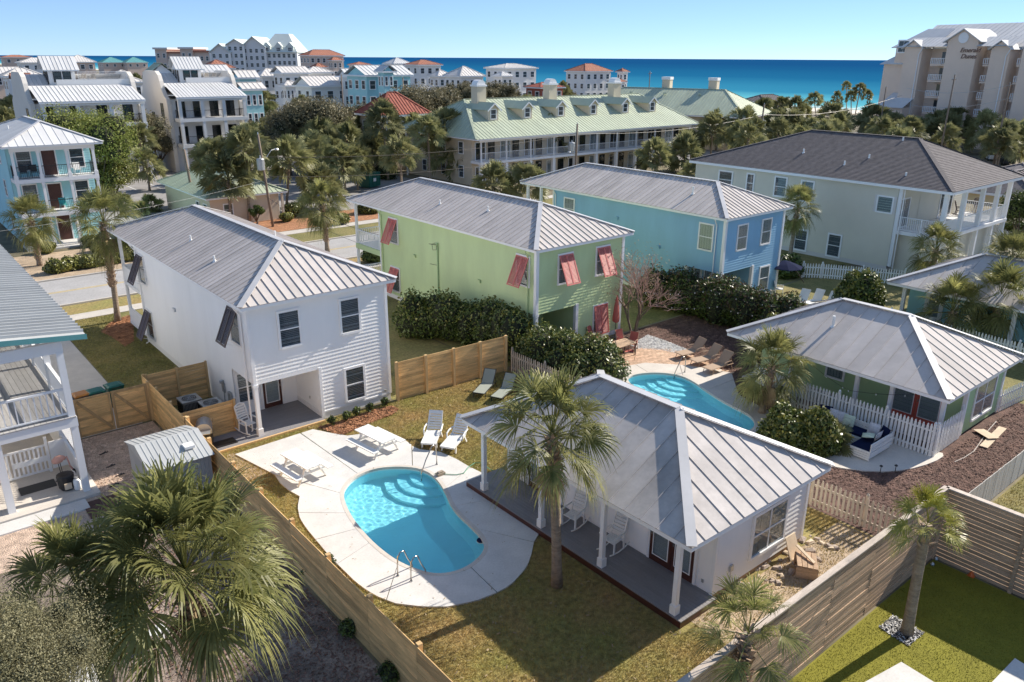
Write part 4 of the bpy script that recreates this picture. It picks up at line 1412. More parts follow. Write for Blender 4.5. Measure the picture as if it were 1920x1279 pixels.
# straw beds, gravel, patio pieces
bedA = P2([(598,802),(640,790),(700,770),(735,762),(748,768),(735,778),(690,795),(640,818),(622,812)], .01)
sheet('straw_bed', bedA, .010, 'straw')
bedB = P2([(190,622),(215,600),(250,590),(250,640),(235,650),(210,632)], .01)
sheet('straw_bed', bedB, .010, 'straw')
bedC = P2([(1385,1075),(1495,1000),(1520,1000),(1560,1035),(1480,1100),(1395,1160),(1330,1190),(1300,1180)], .01)
sheet('sandy_strip', [(16.2,8.4),(24.5,8.4),(24.5,11.2),(16.2,11.2)], .009, 'sand')
sheet('sandy_strip', P2([(425,852),(500,842),(520,858),(505,885),(470,900),(430,880)], .01), .009, 'sand')
gravelP = P2([(1180,648),(1215,628),(1250,640),(1300,660),(1290,668),(1240,657),(1200,655)], .01)
sheet('gravel_path', gravelP, .012, 'gravel')
brickP = P2([(1150,672),(1185,655),(1210,652),(1260,656),(1300,668),(1345,690),(1375,700),(1340,694),(1275,686),(1210,682),(1165,690)], .02)
sheet('patio_bed', brickP, .014, 'concrete2')
padP = ccw(smooth(P2([(1500,860),(1530,845),(1600,790),(1745,845),(1775,852),(1750,868),(1700,882),(1640,886),(1560,876)], .03), 1))
tag(MB().prism(padP, .0, .05).build('sitting_pad', mt['concrete2']), kind='structure')
# brick pavers of the neighbour's patio
th_ = bpy.data.objects.new('brick_patio', None); COL.objects.link(th_); th_['kind'] = 'structure'; OFF[th_.as_pointer()] = Vector((0,0,0)); KEEP.append(th_)
xs = [p[0] for p in brickP]; ys = [p[1] for p in brickP]
bw, bd = .32, .16
cells = [(x, y) for j, y in enumerate(np.arange(min(ys), max(ys), bd)) for x in np.arange(min(xs)+(j % 2)*bw/2, max(xs), bw)]
cells = np.array(cells)
okc = inside(brickP, cells[:,0]+bw/2, cells[:,1]+bd/2)
cells = cells[okc]
bm0 = None
ct = sorted(map(tuple, cells), key=lambda p: p[0]**2+p[1]**2)
rest = MB()
for i, (x, y) in enumerate(ct):
    if i < 290:
        if bm0 is None:
            bm0 = MB().box(.006,.006,0,bw-.006,bd-.006,.022).build('brick', mt['brickp'], th_, local=True); bm0.location = (x,y,.012)
        else: inst(bm0, th_, (x,y,.012+random.uniform(-.002,.002)))
    else: rest.box(x+.006,y+.006,.012,x+bw-.006,y+bd-.006,.034+random.uniform(-.002,.002))
if rest.v: tag(rest.build('bricks', mt['brickp'], th_), kind='stuff')

# artificial turf yard
tur = [(6,-6),(24.85,-6),(24.85,8.05),(6,8.05)]
sheet('artificial_turf', tur, .004, 'turf')
# loose ground cover
holes1 = [offset(pool1, .1), outer1, [(15.6,11.0),(23.2,11.0),(23.2,21.8),(15.6,21.8)], bedA]
nearlawn = [p for p in lawn1]
scatter('grass', nearlawn, 230000, 'blade', .010, .004, holes1+[[(16.2,8.3),(24.6,8.3),(24.6,11.2),(16.2,11.2)]], blade=True, seed=1, tall=.055)
scatter('turf_pile', [(10.5,2),(24.8,2),(24.8,8.0),(10.5,8.0)], 90000, 'turf', .007, .004, [], blade=True, seed=2, tall=.022)
scatter('grass', [(7.85,36.5),(11.2,36.5),(11.2,53),(7.85,53)], 22000, 'blade2', .014, .004, [bedB], blade=True, seed=3, tall=.06)
scatter('wood_chips', [(4.5,26.5),(8.2,26.5),(8.2,35),(4.5,35)], 11000, 'chips', .035, .004, seed=4)
scatter('mulch_chips', [(24.8,8.5),(41,8.5),(41,30),(24.8,30)], 42000, 'darkchips', .034, .004, [outer2, padP, brickP, gravelP, [(32,11),(40,11),(40,22),(32,22)]], seed=5)
scatter('pine_straw', bedA, 3500, 'straw', .06, .012, seed=6)
scatter('pine_straw', bedB, 5000, 'straw', .06, .012, seed=7)
scatter('gravel', gravelP, 6000, 'pebw', .03, .012, seed=8)
scatter('leaf_litter', outer1, 120, 'deadfrond', .022, .062, [pool1], seed=12)
scatter('leaf_litter', lawn1, 1500, 'deadfrond', .035, .03, holes1, seed=13)
scatter('leaf_litter', [(3.0,14),(8.2,14),(8.2,26),(3.0,26)], 6000, 'darkchips', .04, .004, seed=9)
scatter('weeds', [(16.2,8.4),(24.5,8.4),(24.5,11.2),(16.2,11.2)], 7000, 'blade', .012, .01, blade=True, seed=10, tall=.06)

# ------------------------------------------------------------------ near houses
def part(mb, name, mat, par, kind=None): return mb.build(name, mt[mat], par, kind=kind)
def wall_set(par, mat, walls, e=.16, name='clapboard_siding', lap=.032):
    m_ = MB()
    for face, at, u0, u1, z0, z1 in walls: siding(m_, face, at, u0, u1, z0, z1, e, lap)
    return tag(m_.build(name, mt[mat], par), kind='stuff')
def corner_boards(par, pts, z0, z1, mat='trim', w=.13):
    m_ = MB()
    for x, y in pts: m_.box(x-w/2, y-w/2, z0, x+w/2, y+w/2, z1)
    return m_.build('corner_board', mt[mat], par)

# --- white two storey house
wh = thing('two_storey_house', 'white two storey house with dark brown shutters and grey metal roof beside the pool', 'house', (11.3,30.5,0))
X0, X1, Y0, Y1 = 11.3, 17.8, 30.5, 46.4
part(MB().box(X0+.03, Y0+.03, 2.52, X1-.03, Y1, 5.9).box(14.25, Y0+.03, .15, X1-.03, Y1, 2.49).box(X0+.03, 33.0, .15, 14.22, Y1, 2.49), 'wall_core', 'whitesiding', wh)
part(MB().box(X0-.02, 33.0, .0, X1+.02, Y1+.02, .32).box(14.2, Y0-.02, 0, X1+.02, 32.97, .32), 'foundation', 'whitestucco', wh)
wall_set(wh, 'whitesiding', [('-y',Y0,X0,X1,2.45,5.86), ('-y',Y0,14.3,X1,.34,2.45), ('-x',X0,Y0,Y1,2.45,5.86), ('-x',X0,33.0,Y1,.34,2.45), ('+x',X1,Y0,Y1,.34,5.86), ('-y',33.0,X0,14.24,.10,2.45), ('-x',14.25,Y0,33.0,.10,2.45)], .17)
part(MB().box(X0+.01, Y0+.01, 2.47, 14.25, 33.0, 2.50), 'porch_ceiling', 'trim', wh)
corner_boards(wh, [(X0,Y0)], 2.45, 5.86); corner_boards(wh, [(X1,Y0)], .33, 5.86); corner_boards(wh, [(14.27,Y0)], .06, 2.52)
part(MB().box(X0-.03, Y0-.035, 2.44, 14.2, Y0-.022, 2.60), 'porch_beam', 'trim', wh)
part(MB().box(14.34, Y0-.05, .30, X1-.07, Y0-.022, .38), 'skirt_board', 'trim', wh)
column(wh, X0+.02, Y0+.02, .07, 2.46, .16)
window(wh, '-y', Y0-.02, 13.05, 3.86, .86, 1.50); window(wh, '-y', Y0-.02, 15.93, 3.86, .86, 1.50); window(wh, '-y', Y0-.02, 15.96, .55, .88, 1.52)
window(wh, '-y', 33.0-.02, 11.75, .75, .6, 1.35); door(wh, '-y', 33.0-.02, 13.0, .12, .9, 2.08, 'doorbrown')
for u, z0 in ((31.9,4.0),(45.2,3.75),(45.2,.55)): window(wh, '-x', X0-.02, u, z0, .95, 1.5, inside='curtain')
for u, z0 in ((31.9,5.52),(45.2,5.28),(45.2,2.1)): shutter(wh, '-x', X0-.02, u, z0, 1.05, 1.62, R(24), 'brown')
metal_hip(wh, 10.9, 30.1, 18.2, 50.2, 6.0, (14.6,34.0), (14.6,45.6), 7.55, 'metal', .41)
part(MB().box(X0, Y1, 2.72, X1, 49.8, 2.92).box(X0, Y1, .2, X1, 49.8, .4), 'porch_floor', 'trim', wh)
for x in (X0+.1, 14.5, X1-.1):
    column(wh, x, 49.7, .4, 2.72, .16, base=False); column(wh, x, 49.7, 2.92, 5.86, .16, base=False)
part(MB().box(X0+.02,Y1+.05,2.94,X0+.08,49.6,3.85).box(X0+.02,Y1+.05,.42,X0+.08,49.6,1.3).box(X0+.2,49.66,2.94,X1-.2,49.72,3.85), 'porch_screen', 'trim', wh)
pipe_vent(wh, 15.4, 36.6, 7.15, .35, .05)
for k in range(3): pass
part(MB().box(13.9,32.9,.8,14.0,32.97,1.0) if False else MB().box(14.215,31.6,.62,14.235,31.68,.75), 'socket', 'steel', wh)
part(MB().box(X0-.10, 34.1, .9, X0-.04, 34.4, 1.35).tube([(X0-.07,34.25,.0),(X0-.07,34.25,.9)], .02, 5).lathe([(.10,0),(.11,.12),(.06,.16)], 8, (X0-.12,34.25,1.35)), 'electric_meter', 'steel', wh)
part(MB().box(X0-.14, 33.3, .7, X0-.03, 33.6, 1.15), 'junction_box', 'steel', wh)
# porch deck
th_ = thing('porch_deck', 'grey painted porch deck at the white house corner by the patio', 'deck', (8.5,30.2,0))
part(MB().box(8.48, 30.12, .012, 14.2, 30.20, .10), 'edge_board', 'pinepost', th_)
for i in range(20):
    y0 = 30.20+i*.14
    part(MB().box(8.48 if y0 < 31.5 else 10.85, y0+.003, .055, 14.2, y0+.137, .10), 'deck_board', 'decking', th_)

# --- green two storey house
gh = thing('two_storey_house', 'light green two storey house with coral red shutters and grey metal roof', 'house', (26.9,30.3,0))
X0, X1, Y0, Y1 = 26.9, 33.5, 30.3, 46.3
part(MB().box(X0+.03, Y0+.03, 2.52, X1-.03, Y1, 6.0).box(29.9, Y0+.03, .15, X1-.03, Y1, 2.49).box(X0+.03, 33.0, .15, 29.87, Y1, 2.49), 'wall_core', 'green', gh)
part(MB().box(X0-.02, 33.0, .0, X1+.02, Y1+.02, .32).box(29.85, Y0-.02, 0, X1+.02, 32.97, .32), 'foundation', 'whitestucco', gh)
wall_set(gh, 'green', [('-y',Y0,X0,X1,2.45,5.98), ('-y',Y0,29.95,X1,.30,2.45), ('-x',X0,Y0,Y1,2.45,5.98), ('-x',X0,33.0,Y1,.30,2.45), ('+x',X1,Y0,Y1,.30,5.98), ('-y',33.0,X0,29.87,.1,2.45), ('-x',29.9,Y0,33.0,.1,2.45)], .17)
corner_boards(gh, [(X0,Y0)], 2.45, 5.98, w=.2); corner_boards(gh, [(X1,Y0)], .0, 5.98, w=.18); corner_boards(gh, [(29.92,Y0)], .0, 2.52, w=.2); corner_boards(gh, [(X0,Y1)], .3, 5.98)
column(gh, X0+.05, Y0+.05, 0, 2.46, .18)
for u, z0 in ((28.95,3.95),(31.85,3.95)):
    window(gh, '-y', Y0-.02, u, z0, .95, 1.55, inside='curtain'); shutter(gh, '-y', Y0-.02, u, z0+1.55, 1.02, 1.68, R(24), 'red')
window(gh, '-y', Y0-.02, 31.85, .45, 1.0, 1.6); shutter(gh, '-y', Y0-.02, 31.85, 2.1, 1.08, 1.72, R(8), 'red')
for u, z0 in ((31.35,3.95),(44.5,3.95),(44.5,.65)):
    window(gh, '-x', X0-.02, u, z0, .95, 1.55, inside='curtain'); shutter(gh, '-x', X0-.02, u, z0+1.55, 1.02, 1.68, R(24), 'red')
part(MB().tube([(X0-.08,39.4,.4),(X0-.08,39.4,4.6),(X0-.14,39.4,4.75)], .05, 6).lathe([(.05,0),(.09,.05),(.02,.14)], 8, (X0-.10,39.4,4.7)), 'service_mast', 'green2', gh)
part(MB().tube([(X0-.12,39.4,4.7),(X0-.3,39.2,4.45),(X0-.35,39.5,4.4),(X0-.2,39.8,4.7),(X0-.15,39.5,4.8)], .015, 4), 'drip_loop', 'wire', gh)
metal_hip(gh, 26.5, 29.9, 34.0, 50.1, 6.12, (30.25,33.8), (30.25,46.3), 7.65, 'metal', .42)
part(MB().box(X0, Y1, 2.72, X1, 49.8, 2.92).box(X0, Y1, .1, X1, 49.8, .3), 'porch_floor', 'trim', gh)
part(MB().box(X0-.01, Y1, 2.62, X0+.1, 49.8, 2.99), 'porch_band', 'green', gh)
for x in (X0+.1, 30.2, X1-.1):
    column(gh, x, 49.7, .3, 2.72, .16, base=False); column(gh, x, 49.7, 2.92, 6.0, .16, base=False)
railing(gh, [(X0+.1,46.45),(X0+.1,49.7),(30.2,49.7),(X1-.1,49.7)], 2.95, 1.0, sp=.15)
railing(gh, [(X0+.1,46.45),(X0+.1,49.7),(30.2,49.7)], .3, .95, sp=.15)

# --- blue two storey house
bh = thing('two_storey_house', 'bright blue two storey house with grey metal roof and dark blue parasol', 'house', (41.9,29.3,0))
X0, X1, Y0, Y1 = 41.9, 48.4, 29.3, 45.3
part(MB().box(X0+.03, Y0+.03, 2.52, X1-.03, Y1, 6.0).box(45.3, Y0+.03, .15, X1-.03, Y1, 2.49).box(X0+.03, 32.2, .15, 45.27, Y1, 2.49), 'wall_core', 'blue', bh)
part(MB().box(X0-.02, 32.2, .0, X1+.02, Y1+.02, .30).box(45.25, Y0-.02, 0, X1+.02, 32.17, .30), 'foundation', 'whitestucco', bh)
wall_set(bh, 'blue', [('-y',Y0,X0,X1,2.45,5.98), ('-y',Y0,45.35,X1,.28,2.45), ('-x',X0,Y0,Y1,2.45,5.98), ('-x',X0,32.2,Y1,.28,2.45), ('+x',X1,Y0,Y1,.28,5.98), ('-y',32.2,X0,45.27,.1,2.45), ('-x',45.3,Y0,32.2,.1,2.45)], .17)
corner_boards(bh, [(X0,Y0)], 2.45, 5.98, w=.2); corner_boards(bh, [(X1,Y0)], .0, 5.98, w=.18); corner_boards(bh, [(45.32,Y0)], .0, 2.52, w=.2); corner_boards(bh, [(X0,Y1)], .3, 5.98)
column(bh, X0+.05, Y0+.05, 0, 2.46, .22); column(bh, X0+.05, 32.1, 0, 2.46, .2, base=False)
window(bh, '-y', Y0-.02, 43.75, 3.85, .95, 1.55, inside='curtain'); window(bh, '-y', Y0-.02, 46.45, 3.85, .95, 1.6, inside='curtain'); window(bh, '-y', Y0-.02, 46.8, .6, 1.0, 1.55, inside='curtain')
window(bh, '-x', X0-.02, 30.7, 3.85, 1.0, 1.6, inside='curtain'); window(bh, '-x', X0-.02, 43.5, 3.9, 1.0, 1.5, inside='curtain')
door(bh, '-y', 32.18, 43.2, .1, .9, 2.1, 'trim'); door(bh, '-y', 32.18, 44.5, .1, .9, 2.1, 'dark', leaves=1)
metal_hip(bh, 41.45, 28.9, 48.9, 48.9, 6.12, (45.2,32.6), (45.2,45.2), 7.65, 'metal', .42)
part(MB().box(X0, Y1, 2.72, X1, 48.6, 2.92).box(X0, Y1, .1, X1, 48.6, .3), 'porch_floor', 'trim', bh)
for x in (X0+.1, 45.2, X1-.1):
    column(bh, x, 48.5, .3, 2.72, .18, base=False); column(bh, x, 48.5, 2.92, 6.0, .18, base=False)
column(bh, X0+.1, 46.9, 2.92, 6.0, .18, base=False)
pipe_vent(bh, 43.4, 33.2, 6.95, .5, .06)

# --- grey green house with dark shingle roof
sh = thing('two_storey_house', 'large grey green house with dark shingle roof and upstairs corner porch', 'house', (60.8,24.0,0))
X0, X1, Y0, Y1 = 60.8, 73.2, 23.8, 46.4
part(MB().box(X0+.03, 27.4, .2, X1, Y1, 6.4), 'wall_core', 'greysiding', sh)
part(MB().box(X0-.02, 27.4, 0, X1, Y1, .35), 'foundation', 'palegrey', sh)
wall_set(sh, 'greysiding', [('-x',X0,27.4,Y1,.36,6.45), ('-y',27.4,64.6,X1,3.3,6.45), ('-y',27.4,X0,X1,.36,3.0)], .19)
part(MB().box(X0, 27.1, .36, X0+.12, 27.38, 6.4), 'corner_board', 'trim', sh)
part(MB().box(X0+.02, Y0, 2.95, X1, 27.38, 3.22), 'porch_floor', 'trim', sh)
part(MB().box(X0+.5, 24.4, .02, X1-.4, 27.38, 2.93), 'under_porch_wall', 'greysiding', sh)
for u, z0, w, h_ in ((43.0,4.55,1.3,1.4),(40.4,4.5,.6,1.5),(37.4,4.55,1.0,1.5),(34.9,4.45,1.0,1.55),(34.9,.35,1.0,1.6),(31.9,.35,1.0,1.7),(38.2,.35,1.0,1.6)): window(sh, '-x', X0-.02, u, z0, w, h_, trim=.13)
window(sh, '-x', X0-.02, 28.3, 4.5, 1.1, 1.1, rows=1, trim=.12, inside='none')
part(MB().box(X0-.05,28.9,4.42,X0-.021,29.15,5.72).box(X0-.05,27.45,4.42,X0-.021,27.7,5.72), 'window_shutter', 'palegrey', sh)
window(sh, '-y', 27.38, 62.0, 3.35, 1.6, 2.1, rows=1, cols=2); window(sh, '-y', 27.38, 69.5, 3.35, 2.2, 2.1, rows=1, cols=3)
for i, x in enumerate((X0+.25, 64.2, 67.6, 70.6, 73.0)):
    column(sh, x, Y0+.2, 3.22, 6.45, .30, base=False); column(sh, x, Y0+.2, 0, 2.95, .30, base=False)
railing(sh, [(X0+.12,27.2),(X0+.12,25.4),(X0+.25,Y0+.2),(64.2,Y0+.2),(67.6,Y0+.2),(70.6,Y0+.2),(73.0,Y0+.2),(73.0,27.2)], 3.22, 1.05, sp=.15)
planes, hips, (p_, q_) = hip_planes(60.3, 23.3, 73.7, 46.9, 6.65, (67.1,29.3), (67.1,38.8), 9.55)
rf = part(MB().box(60.32,23.32,6.42,73.68,23.36,6.63).box(60.32,23.36,6.42,60.36,46.86,6.63).box(60.4,23.4,6.45,73.6,46.8,6.48), 'roof', 'trim', sh)
shingle_planes(rf, planes, .19)
c_ = MB()
for a, b in hips: cap_line(c_, a, b, Vector((0,0,1)) - (b-a).normalized()*(b-a).normalized().z, .3, .03, .04)
cap_line(c_, p_, q_, (0,0,1), .3, .03, .04)
part(c_, 'ridge_cap', 'shingle', rf)
for x, y, z in ((63.4,37.2,7.95),(62.3,32.8,7.45),(63.6,31.5,8.0),(61.7,27.5,7.15),(66.6,30.4,9.25)): pipe_vent(sh, x, y, z, .35, .07)
part(MB().tube([(X0-.1,26.9,6.4),(X0-.1,26.9,.3)], .05, 6), 'downpipe', 'trim', sh)

# --- pool cottage, white
ct = thing('cottage', 'white pool cottage with worn grey metal roof and long porch by the near pool', 'cottage', (15.75,11.4,0))
part(MB().box(17.43, 11.43, .06, 22.27, 21.0, 2.86), 'wall_core', 'whitesiding', ct)
part(MB().box(17.41, 11.41, 0, 22.3, 21.0, .2), 'foundation', 'weathered', ct)
wall_set(ct, 'whitesiding', [('-x',17.4,11.4,21.0,.26,2.85), ('-y',11.4,17.4,22.3,.22,2.85), ('+x',22.3,11.4,21.0,.22,2.85), ('+y',21.0,17.4,22.3,.22,2.85)], .17)
corner_boards(ct, [(17.4,11.4),(22.3,11.4),(17.4,21.0)], .26, 2.85, w=.12)
metal_hip(ct, 15.47, 10.9, 22.75, 21.45, 2.98, (19.1,14.45), (19.1,17.95), 4.80, 'metalw', .62, capw=.30, capl=.085, rib=(.03,.035))
for x, y in ((15.85,20.6),(15.85,17.4),(15.85,14.5),(15.85,11.55)):
    c_ = MB(); c_.cbox(x,y,.26,.15,.15,2.45); c_.cbox(x,y,.26,.22,.22,.30); c_.build('porch_post', mt['trim'], ct)
part(MB().box(15.74, 11.2, 2.70, 15.96, 21.2, 2.84), 'porch_beam', 'trim', ct)
door(ct, '-x', 17.38, 12.95, .27, 1.75, 2.05, 'doorbrown', leaves=2); door(ct, '-x', 17.38, 18.9, .27, 1.75, 2.05, 'doorbrown', leaves=2)
window(ct, '-y', 11.38, 20.15, .75, 1.75, 1.45, cols=2, inside='curtain')
part(MB().box(17.345, 16.9, 1.9, 17.38, 17.02, 2.05).box(17.345,15.2,1.9,17.38,15.32,2.05), 'porch_lamp', 'dark', ct)
part(MB().box(18.15,11.30,.75,18.3,11.378,.95).tube([(18.22,11.34,.0),(18.22,11.34,.75)], .015, 5), 'electric_box', 'steel', ct)
part(MB().box(17.36,11.7,.5,17.378,11.78,.62), 'socket', 'steel', ct)
th_ = thing('porch_deck', 'long grey board deck under the pool cottage porch', 'deck', (15.7,11.2,0))
part(MB().box(15.68, 11.18, .02, 15.72, 21.5, .22).box(15.72, 11.18, .02, 17.36, 11.215, .22), 'edge_board', 'doorbrown', th_)
for i in range(12):
    x0 = 15.68+i*.1405
    part(MB().box(x0+.003, 11.17, .225, x0+.137, 21.5, .26), 'deck_board', 'decking', th_)

# --- sage green cottage
gc = thing('cottage', 'sage green cottage with red double doors behind white picket fence', 'cottage', (32.2,11.1,0))
part(MB().box(34.93, 11.43, .06, 38.87, 21.4, 2.5), 'wall_core', 'green2', gc)
wall_set(gc, 'green2', [('-x',34.9,11.4,21.4,.1,2.5), ('-y',11.4,34.9,38.9,.1,2.5), ('+x',38.9,11.4,21.4,.1,2.5)], .17)
corner_boards(gc, [(34.9,11.4),(38.9,11.4)], .1, 2.5, w=.16)
metal_hip(gc, 32.15, 11.05, 40.1, 21.8, 2.62, (36.1,14.8), (36.1,18.1), 4.45, 'metal', .62, capw=.30, capl=.075, rib=(.03,.035))
for x, y in ((33.45,18.8),(33.45,15.5),(33.45,13.9),(33.45,11.7)): column(gc, x, y, .1, 2.46, .17, base=False, name='porch_post')
part(MB().box(33.35, 11.5, 2.38, 33.55, 21.5, 2.5), 'porch_beam', 'trim', gc)
part(MB().box(33.3, 11.42, .01, 34.9, 21.4, .10), 'porch_floor', 'concrete2', gc)
door(gc, '-x', 34.88, 13.35, .11, 2.3, 2.15, 'reddoor', frame='reddoor', leaves=2)
window(gc, '-x', 34.88, 17.3, .95, .8, 1.2, inside='curtain')
window(gc, '-y', 11.38, 36.95, .55, 2.1, 1.55, cols=2, inside='curtain')
sg = part(MB().box(34.80,14.55,1.55,34.85,15.15,1.85), 'wall_sign', 'doorbrown', gc)
part(MB().box(34.85,18.9,1.3,34.88,19.0,1.5), 'socket', 'dark', gc)
pipe_vent(gc, 34.35, 17.5, 3.58, .55, .07)

# --- aqua cottage at the right edge
tc = thing('cottage', 'aqua cottage with grey metal roof partly hidden by three palms', 'cottage', (47.9,11,0))
part(MB().box(50.53, 11.43, .06, 54.8, 21.0, 2.5), 'wall_core', 'teal', tc)
wall_set(tc, 'teal', [('-x',50.5,11.4,21.0,.1,2.5), ('-y',11.4,50.5,54.8,.1,2.5)], .17)
metal_hip(tc, 47.95, 10.8, 55.8, 21.4, 2.62, (51.9,14.6), (51.9,17.6), 4.45, 'metal', .62, capw=.30, capl=.075, rib=(.03,.035))
for y in (20.6, 17.5, 14.4, 11.5): column(tc, 48.8, y, .1, 2.46, .2, base=False, name='porch_post')
part(MB().box(48.7, 11.3, 2.38, 48.9, 21.0, 2.5), 'porch_beam', 'trim', tc)
door(tc, '-x', 50.48, 19.4, .1, .95, 2.05, 'trim')

# --- white house with balcony at the left edge
lw = thing('balcony_house', 'white house with upstairs balcony and ribbed metal roof at the left edge', 'house', (4.4,30.2,0))
rp = [(5.25,29.8,6.22),(5.25,49.8,6.22),(-6,49.8,7.5),(-6,29.8,7.5)]
rf = part(MB().slab([(5.22,29.84,6.19),(5.22,49.8,6.19),(-6,49.8,7.47),(-6,29.84,7.47)], .05), 'roof', 'trim', lw)
metal_plane(rf, rp, .41, 'metalleft', rib=(.06,.11))
part(MB().add([(5.27,29.78,6.24),(5.27,29.78,6.06),(-6,29.78,7.34),(-6,29.78,7.52),(5.27,29.83,6.24),(5.27,29.83,6.06),(-6,29.83,7.34),(-6,29.83,7.52)], [(0,3,2,1),(4,5,6,7),(0,1,5,4),(3,7,6,2)]), 'fascia', 'tealtrim', rf)
part(MB().box(-6, 30.1, 5.65, 4.5, 30.28, 6.05).box(4.32,30.28,5.7,4.5,40,6.0), 'porch_beam', 'trim', lw)
part(MB().box(-6,40.0,0,4.3,49.5,6.1), 'wall_core', 'whitesiding', lw)
wall_set(lw, 'whitesiding', [('-y',40.0,-6,4.3,.1,6.0), ('+x',4.3,40,49.5,.1,6.0)], .17)
part(MB().box(-6, 30.05, 2.80, 4.52, 40, 3.15), 'balcony_band', 'trim', lw)
n = 30
for i in range(n):
    x0 = -1.2 + i*.19
    if x0 < 4.4: part(MB().box(x0+.005, 30.02, 3.16, x0+.185, 40, 3.20), 'deck_board', 'deckgrey', lw)
for y in (30.2, 33.4, 36.6): column(lw, 4.38, y, 3.20, 5.65, .22, base=False); column(lw, 4.38, y, .12, 2.80, .24, base=False)
for x in (1.95, -.6): column(lw, x, 30.2, 3.20, 5.65, .22, base=False); column(lw, x, 30.2, .12, 2.80, .24, base=False)
railing(lw, [(-.6,30.2),(1.95,30.2),(4.3,30.2)], 3.21, 1.05, sp=.19, r=.028, rail=.07)
railing(lw, [(4.36,30.3),(4.36,33.4),(4.36,36.6),(4.36,39.9)], 3.21, 1.05, sp=.11, r=.034, rail=.08)
part(MB().box(4.30,30.4,.12,4.40,39.9,1.25), 'side_wall', 'trim', lw)
l_ = MB()
for i in range(16): l_.bar((4.36,30.5+i*.18,1.5),(4.36,30.5+i*.18+.7,2.4),.02,.03,(1,0,0)); l_.bar((4.38,30.5+i*.18+.7,1.5),(4.38,30.5+i*.18,2.4),.02,.03,(1,0,0))
part(l_, 'lattice', 'trim', lw, 'stuff')
part(MB().box(-6,29.7,.0,4.75,40,.12), 'porch_floor', 'concrete2', lw)
part(MB().box(-6,28.9,.0,4.2,29.68,.06), 'porch_step', 'concrete', lw)
part(MB().box(.3,31.9,.12,1.5,40,2.4), 'inner_wall', 'trim', lw)
# gate under the balcony
gt = thing('gate', 'white slatted garden gate under the balcony of the left house', 'gate', (2.0,32.6,.12))
f_ = MB(); f_.box(-.02,-.03,0,.08,.03,1.3); f_.box(1.62,-.03,0,1.72,.03,1.5); f_.box(.08,-.02,.08,1.62,.02,.16); f_.box(.08,-.02,1.12,1.62,.02,1.2); f_.box(.5,-.025,.5,1.62,.025,.72)
f_.build('gate_frame', mt['trim'], gt, local=True)
for i in range(10): MB().box(.13+i*.15,-.015,.16,.20+i*.15,.015,1.12).build('slat', mt['trim'], gt, local=True)
MB().box(1.75,-.02,.1,2.4,.02,1.25).build('side_panel', mt['trim'], gt, local=True)
tag(MB().box(-.6,-.32,0,.6,.32,.02).build('doormat', mt['dark'], None, local=True, loc=(3.0,31.55,.122)), 'black doormat before the white slatted gate under the balcony', 'doormat')
def flamingo(label, loc, rz, s=1.0, up_=False):
    t = thing('flamingo_statue', label, 'statue', loc, rz, 'metal flamingo statues')
    MB().lathe([(.02,-.26),(.09,-.2),(.14,-.05),(.13,.08),(.07,.2),(.01,.28)], 10).build('body', mt['flamingo'], t, local=True, smooth=True)
    b = t.children[-1]; b.rotation_euler = (0, R(62), 0); b.location = (0,0,.78*s)
    neck = [(.20,0,.80),(.30,0,.90),(.34,0,.72),(.36,0,.55),(.44,0,.42)] if not up_ else [(.2,0,.80),(.32,0,.95),(.26,0,1.12),(.30,0,1.24),(.38,0,1.22)]
    MB().tube(neck, [.045,.032,.028,.028,.04], 7).build('neck', mt['flamingo'], t, local=True, smooth=True)
    e = Vector(neck[-1])
    MB().tube([e, e+Vector((.07,0,-.05)), e+Vector((.08,0,-.15))], [.04,.032,.008], 6).build('beak', mt['dark'], t, local=True)
    for y in (-.05,.05): MB().tube([(0,y,.66),(.02,y,.36),(-.02,y,0)], .012, 5).build('leg', mt['dark'], t, local=True)
    MB().box(-.16,-.14,0,.16,.14,.012).build('foot_plate', mt['dark'], t, local=True)
    t.scale = (1.12,1.12,1.12)
    return t
flamingo('pink metal flamingo with lowered head by the white side panel', (3.85,31.6,.12), R(-40))
flamingo('pink metal flamingo cut by the left edge of the photo with raised head', (1.05,30.6,.12), R(-20), up_=True)
t = thing('cooler', 'dark round bucket standing behind the balcony corner post', 'bucket', (3.85,30.75,.12))
MB().lathe([(.20,0),(.27,.1),(.29,.5),(.30,.56)], 12).build('body', mt['dark'], t, local=True); MB().lathe([(.31,.565),(.29,.61),(.1,.64)], 12).build('lid', mt['dark'], t, local=True); MB().box(-.12,-.34,.12,.12,-.29,.36).build('label_plate', mt['cardboard'], t, local=True)
t = thing('gas_bottle', 'white gas bottle beside the dark bucket under the balcony', 'gas bottle', (4.15,30.45,.12))
MB().lathe([(.10,0),(.13,.04),(.13,.36),(.09,.44),(.05,.46)], 12).build('tank', mt['plastic'], t, local=True, smooth=True); MB().lathe([(.08,.46),(.08,.54),(.03,.55)], 8).build('collar', mt['steel'], t, local=True)
t = garden_chair('turquoise plastic chair on the balcony of the left house', (1.9,33.9,3.21), R(-60), None, 'tealp', 'tealp')
tag(MB().box(-.7,-.45,0,.7,.45,.012).build('mat', mt['dark'], None, local=True, loc=(1.65,32.7,3.205)), 'black mat lying on the balcony boards beside the turquoise chair', 'mat')

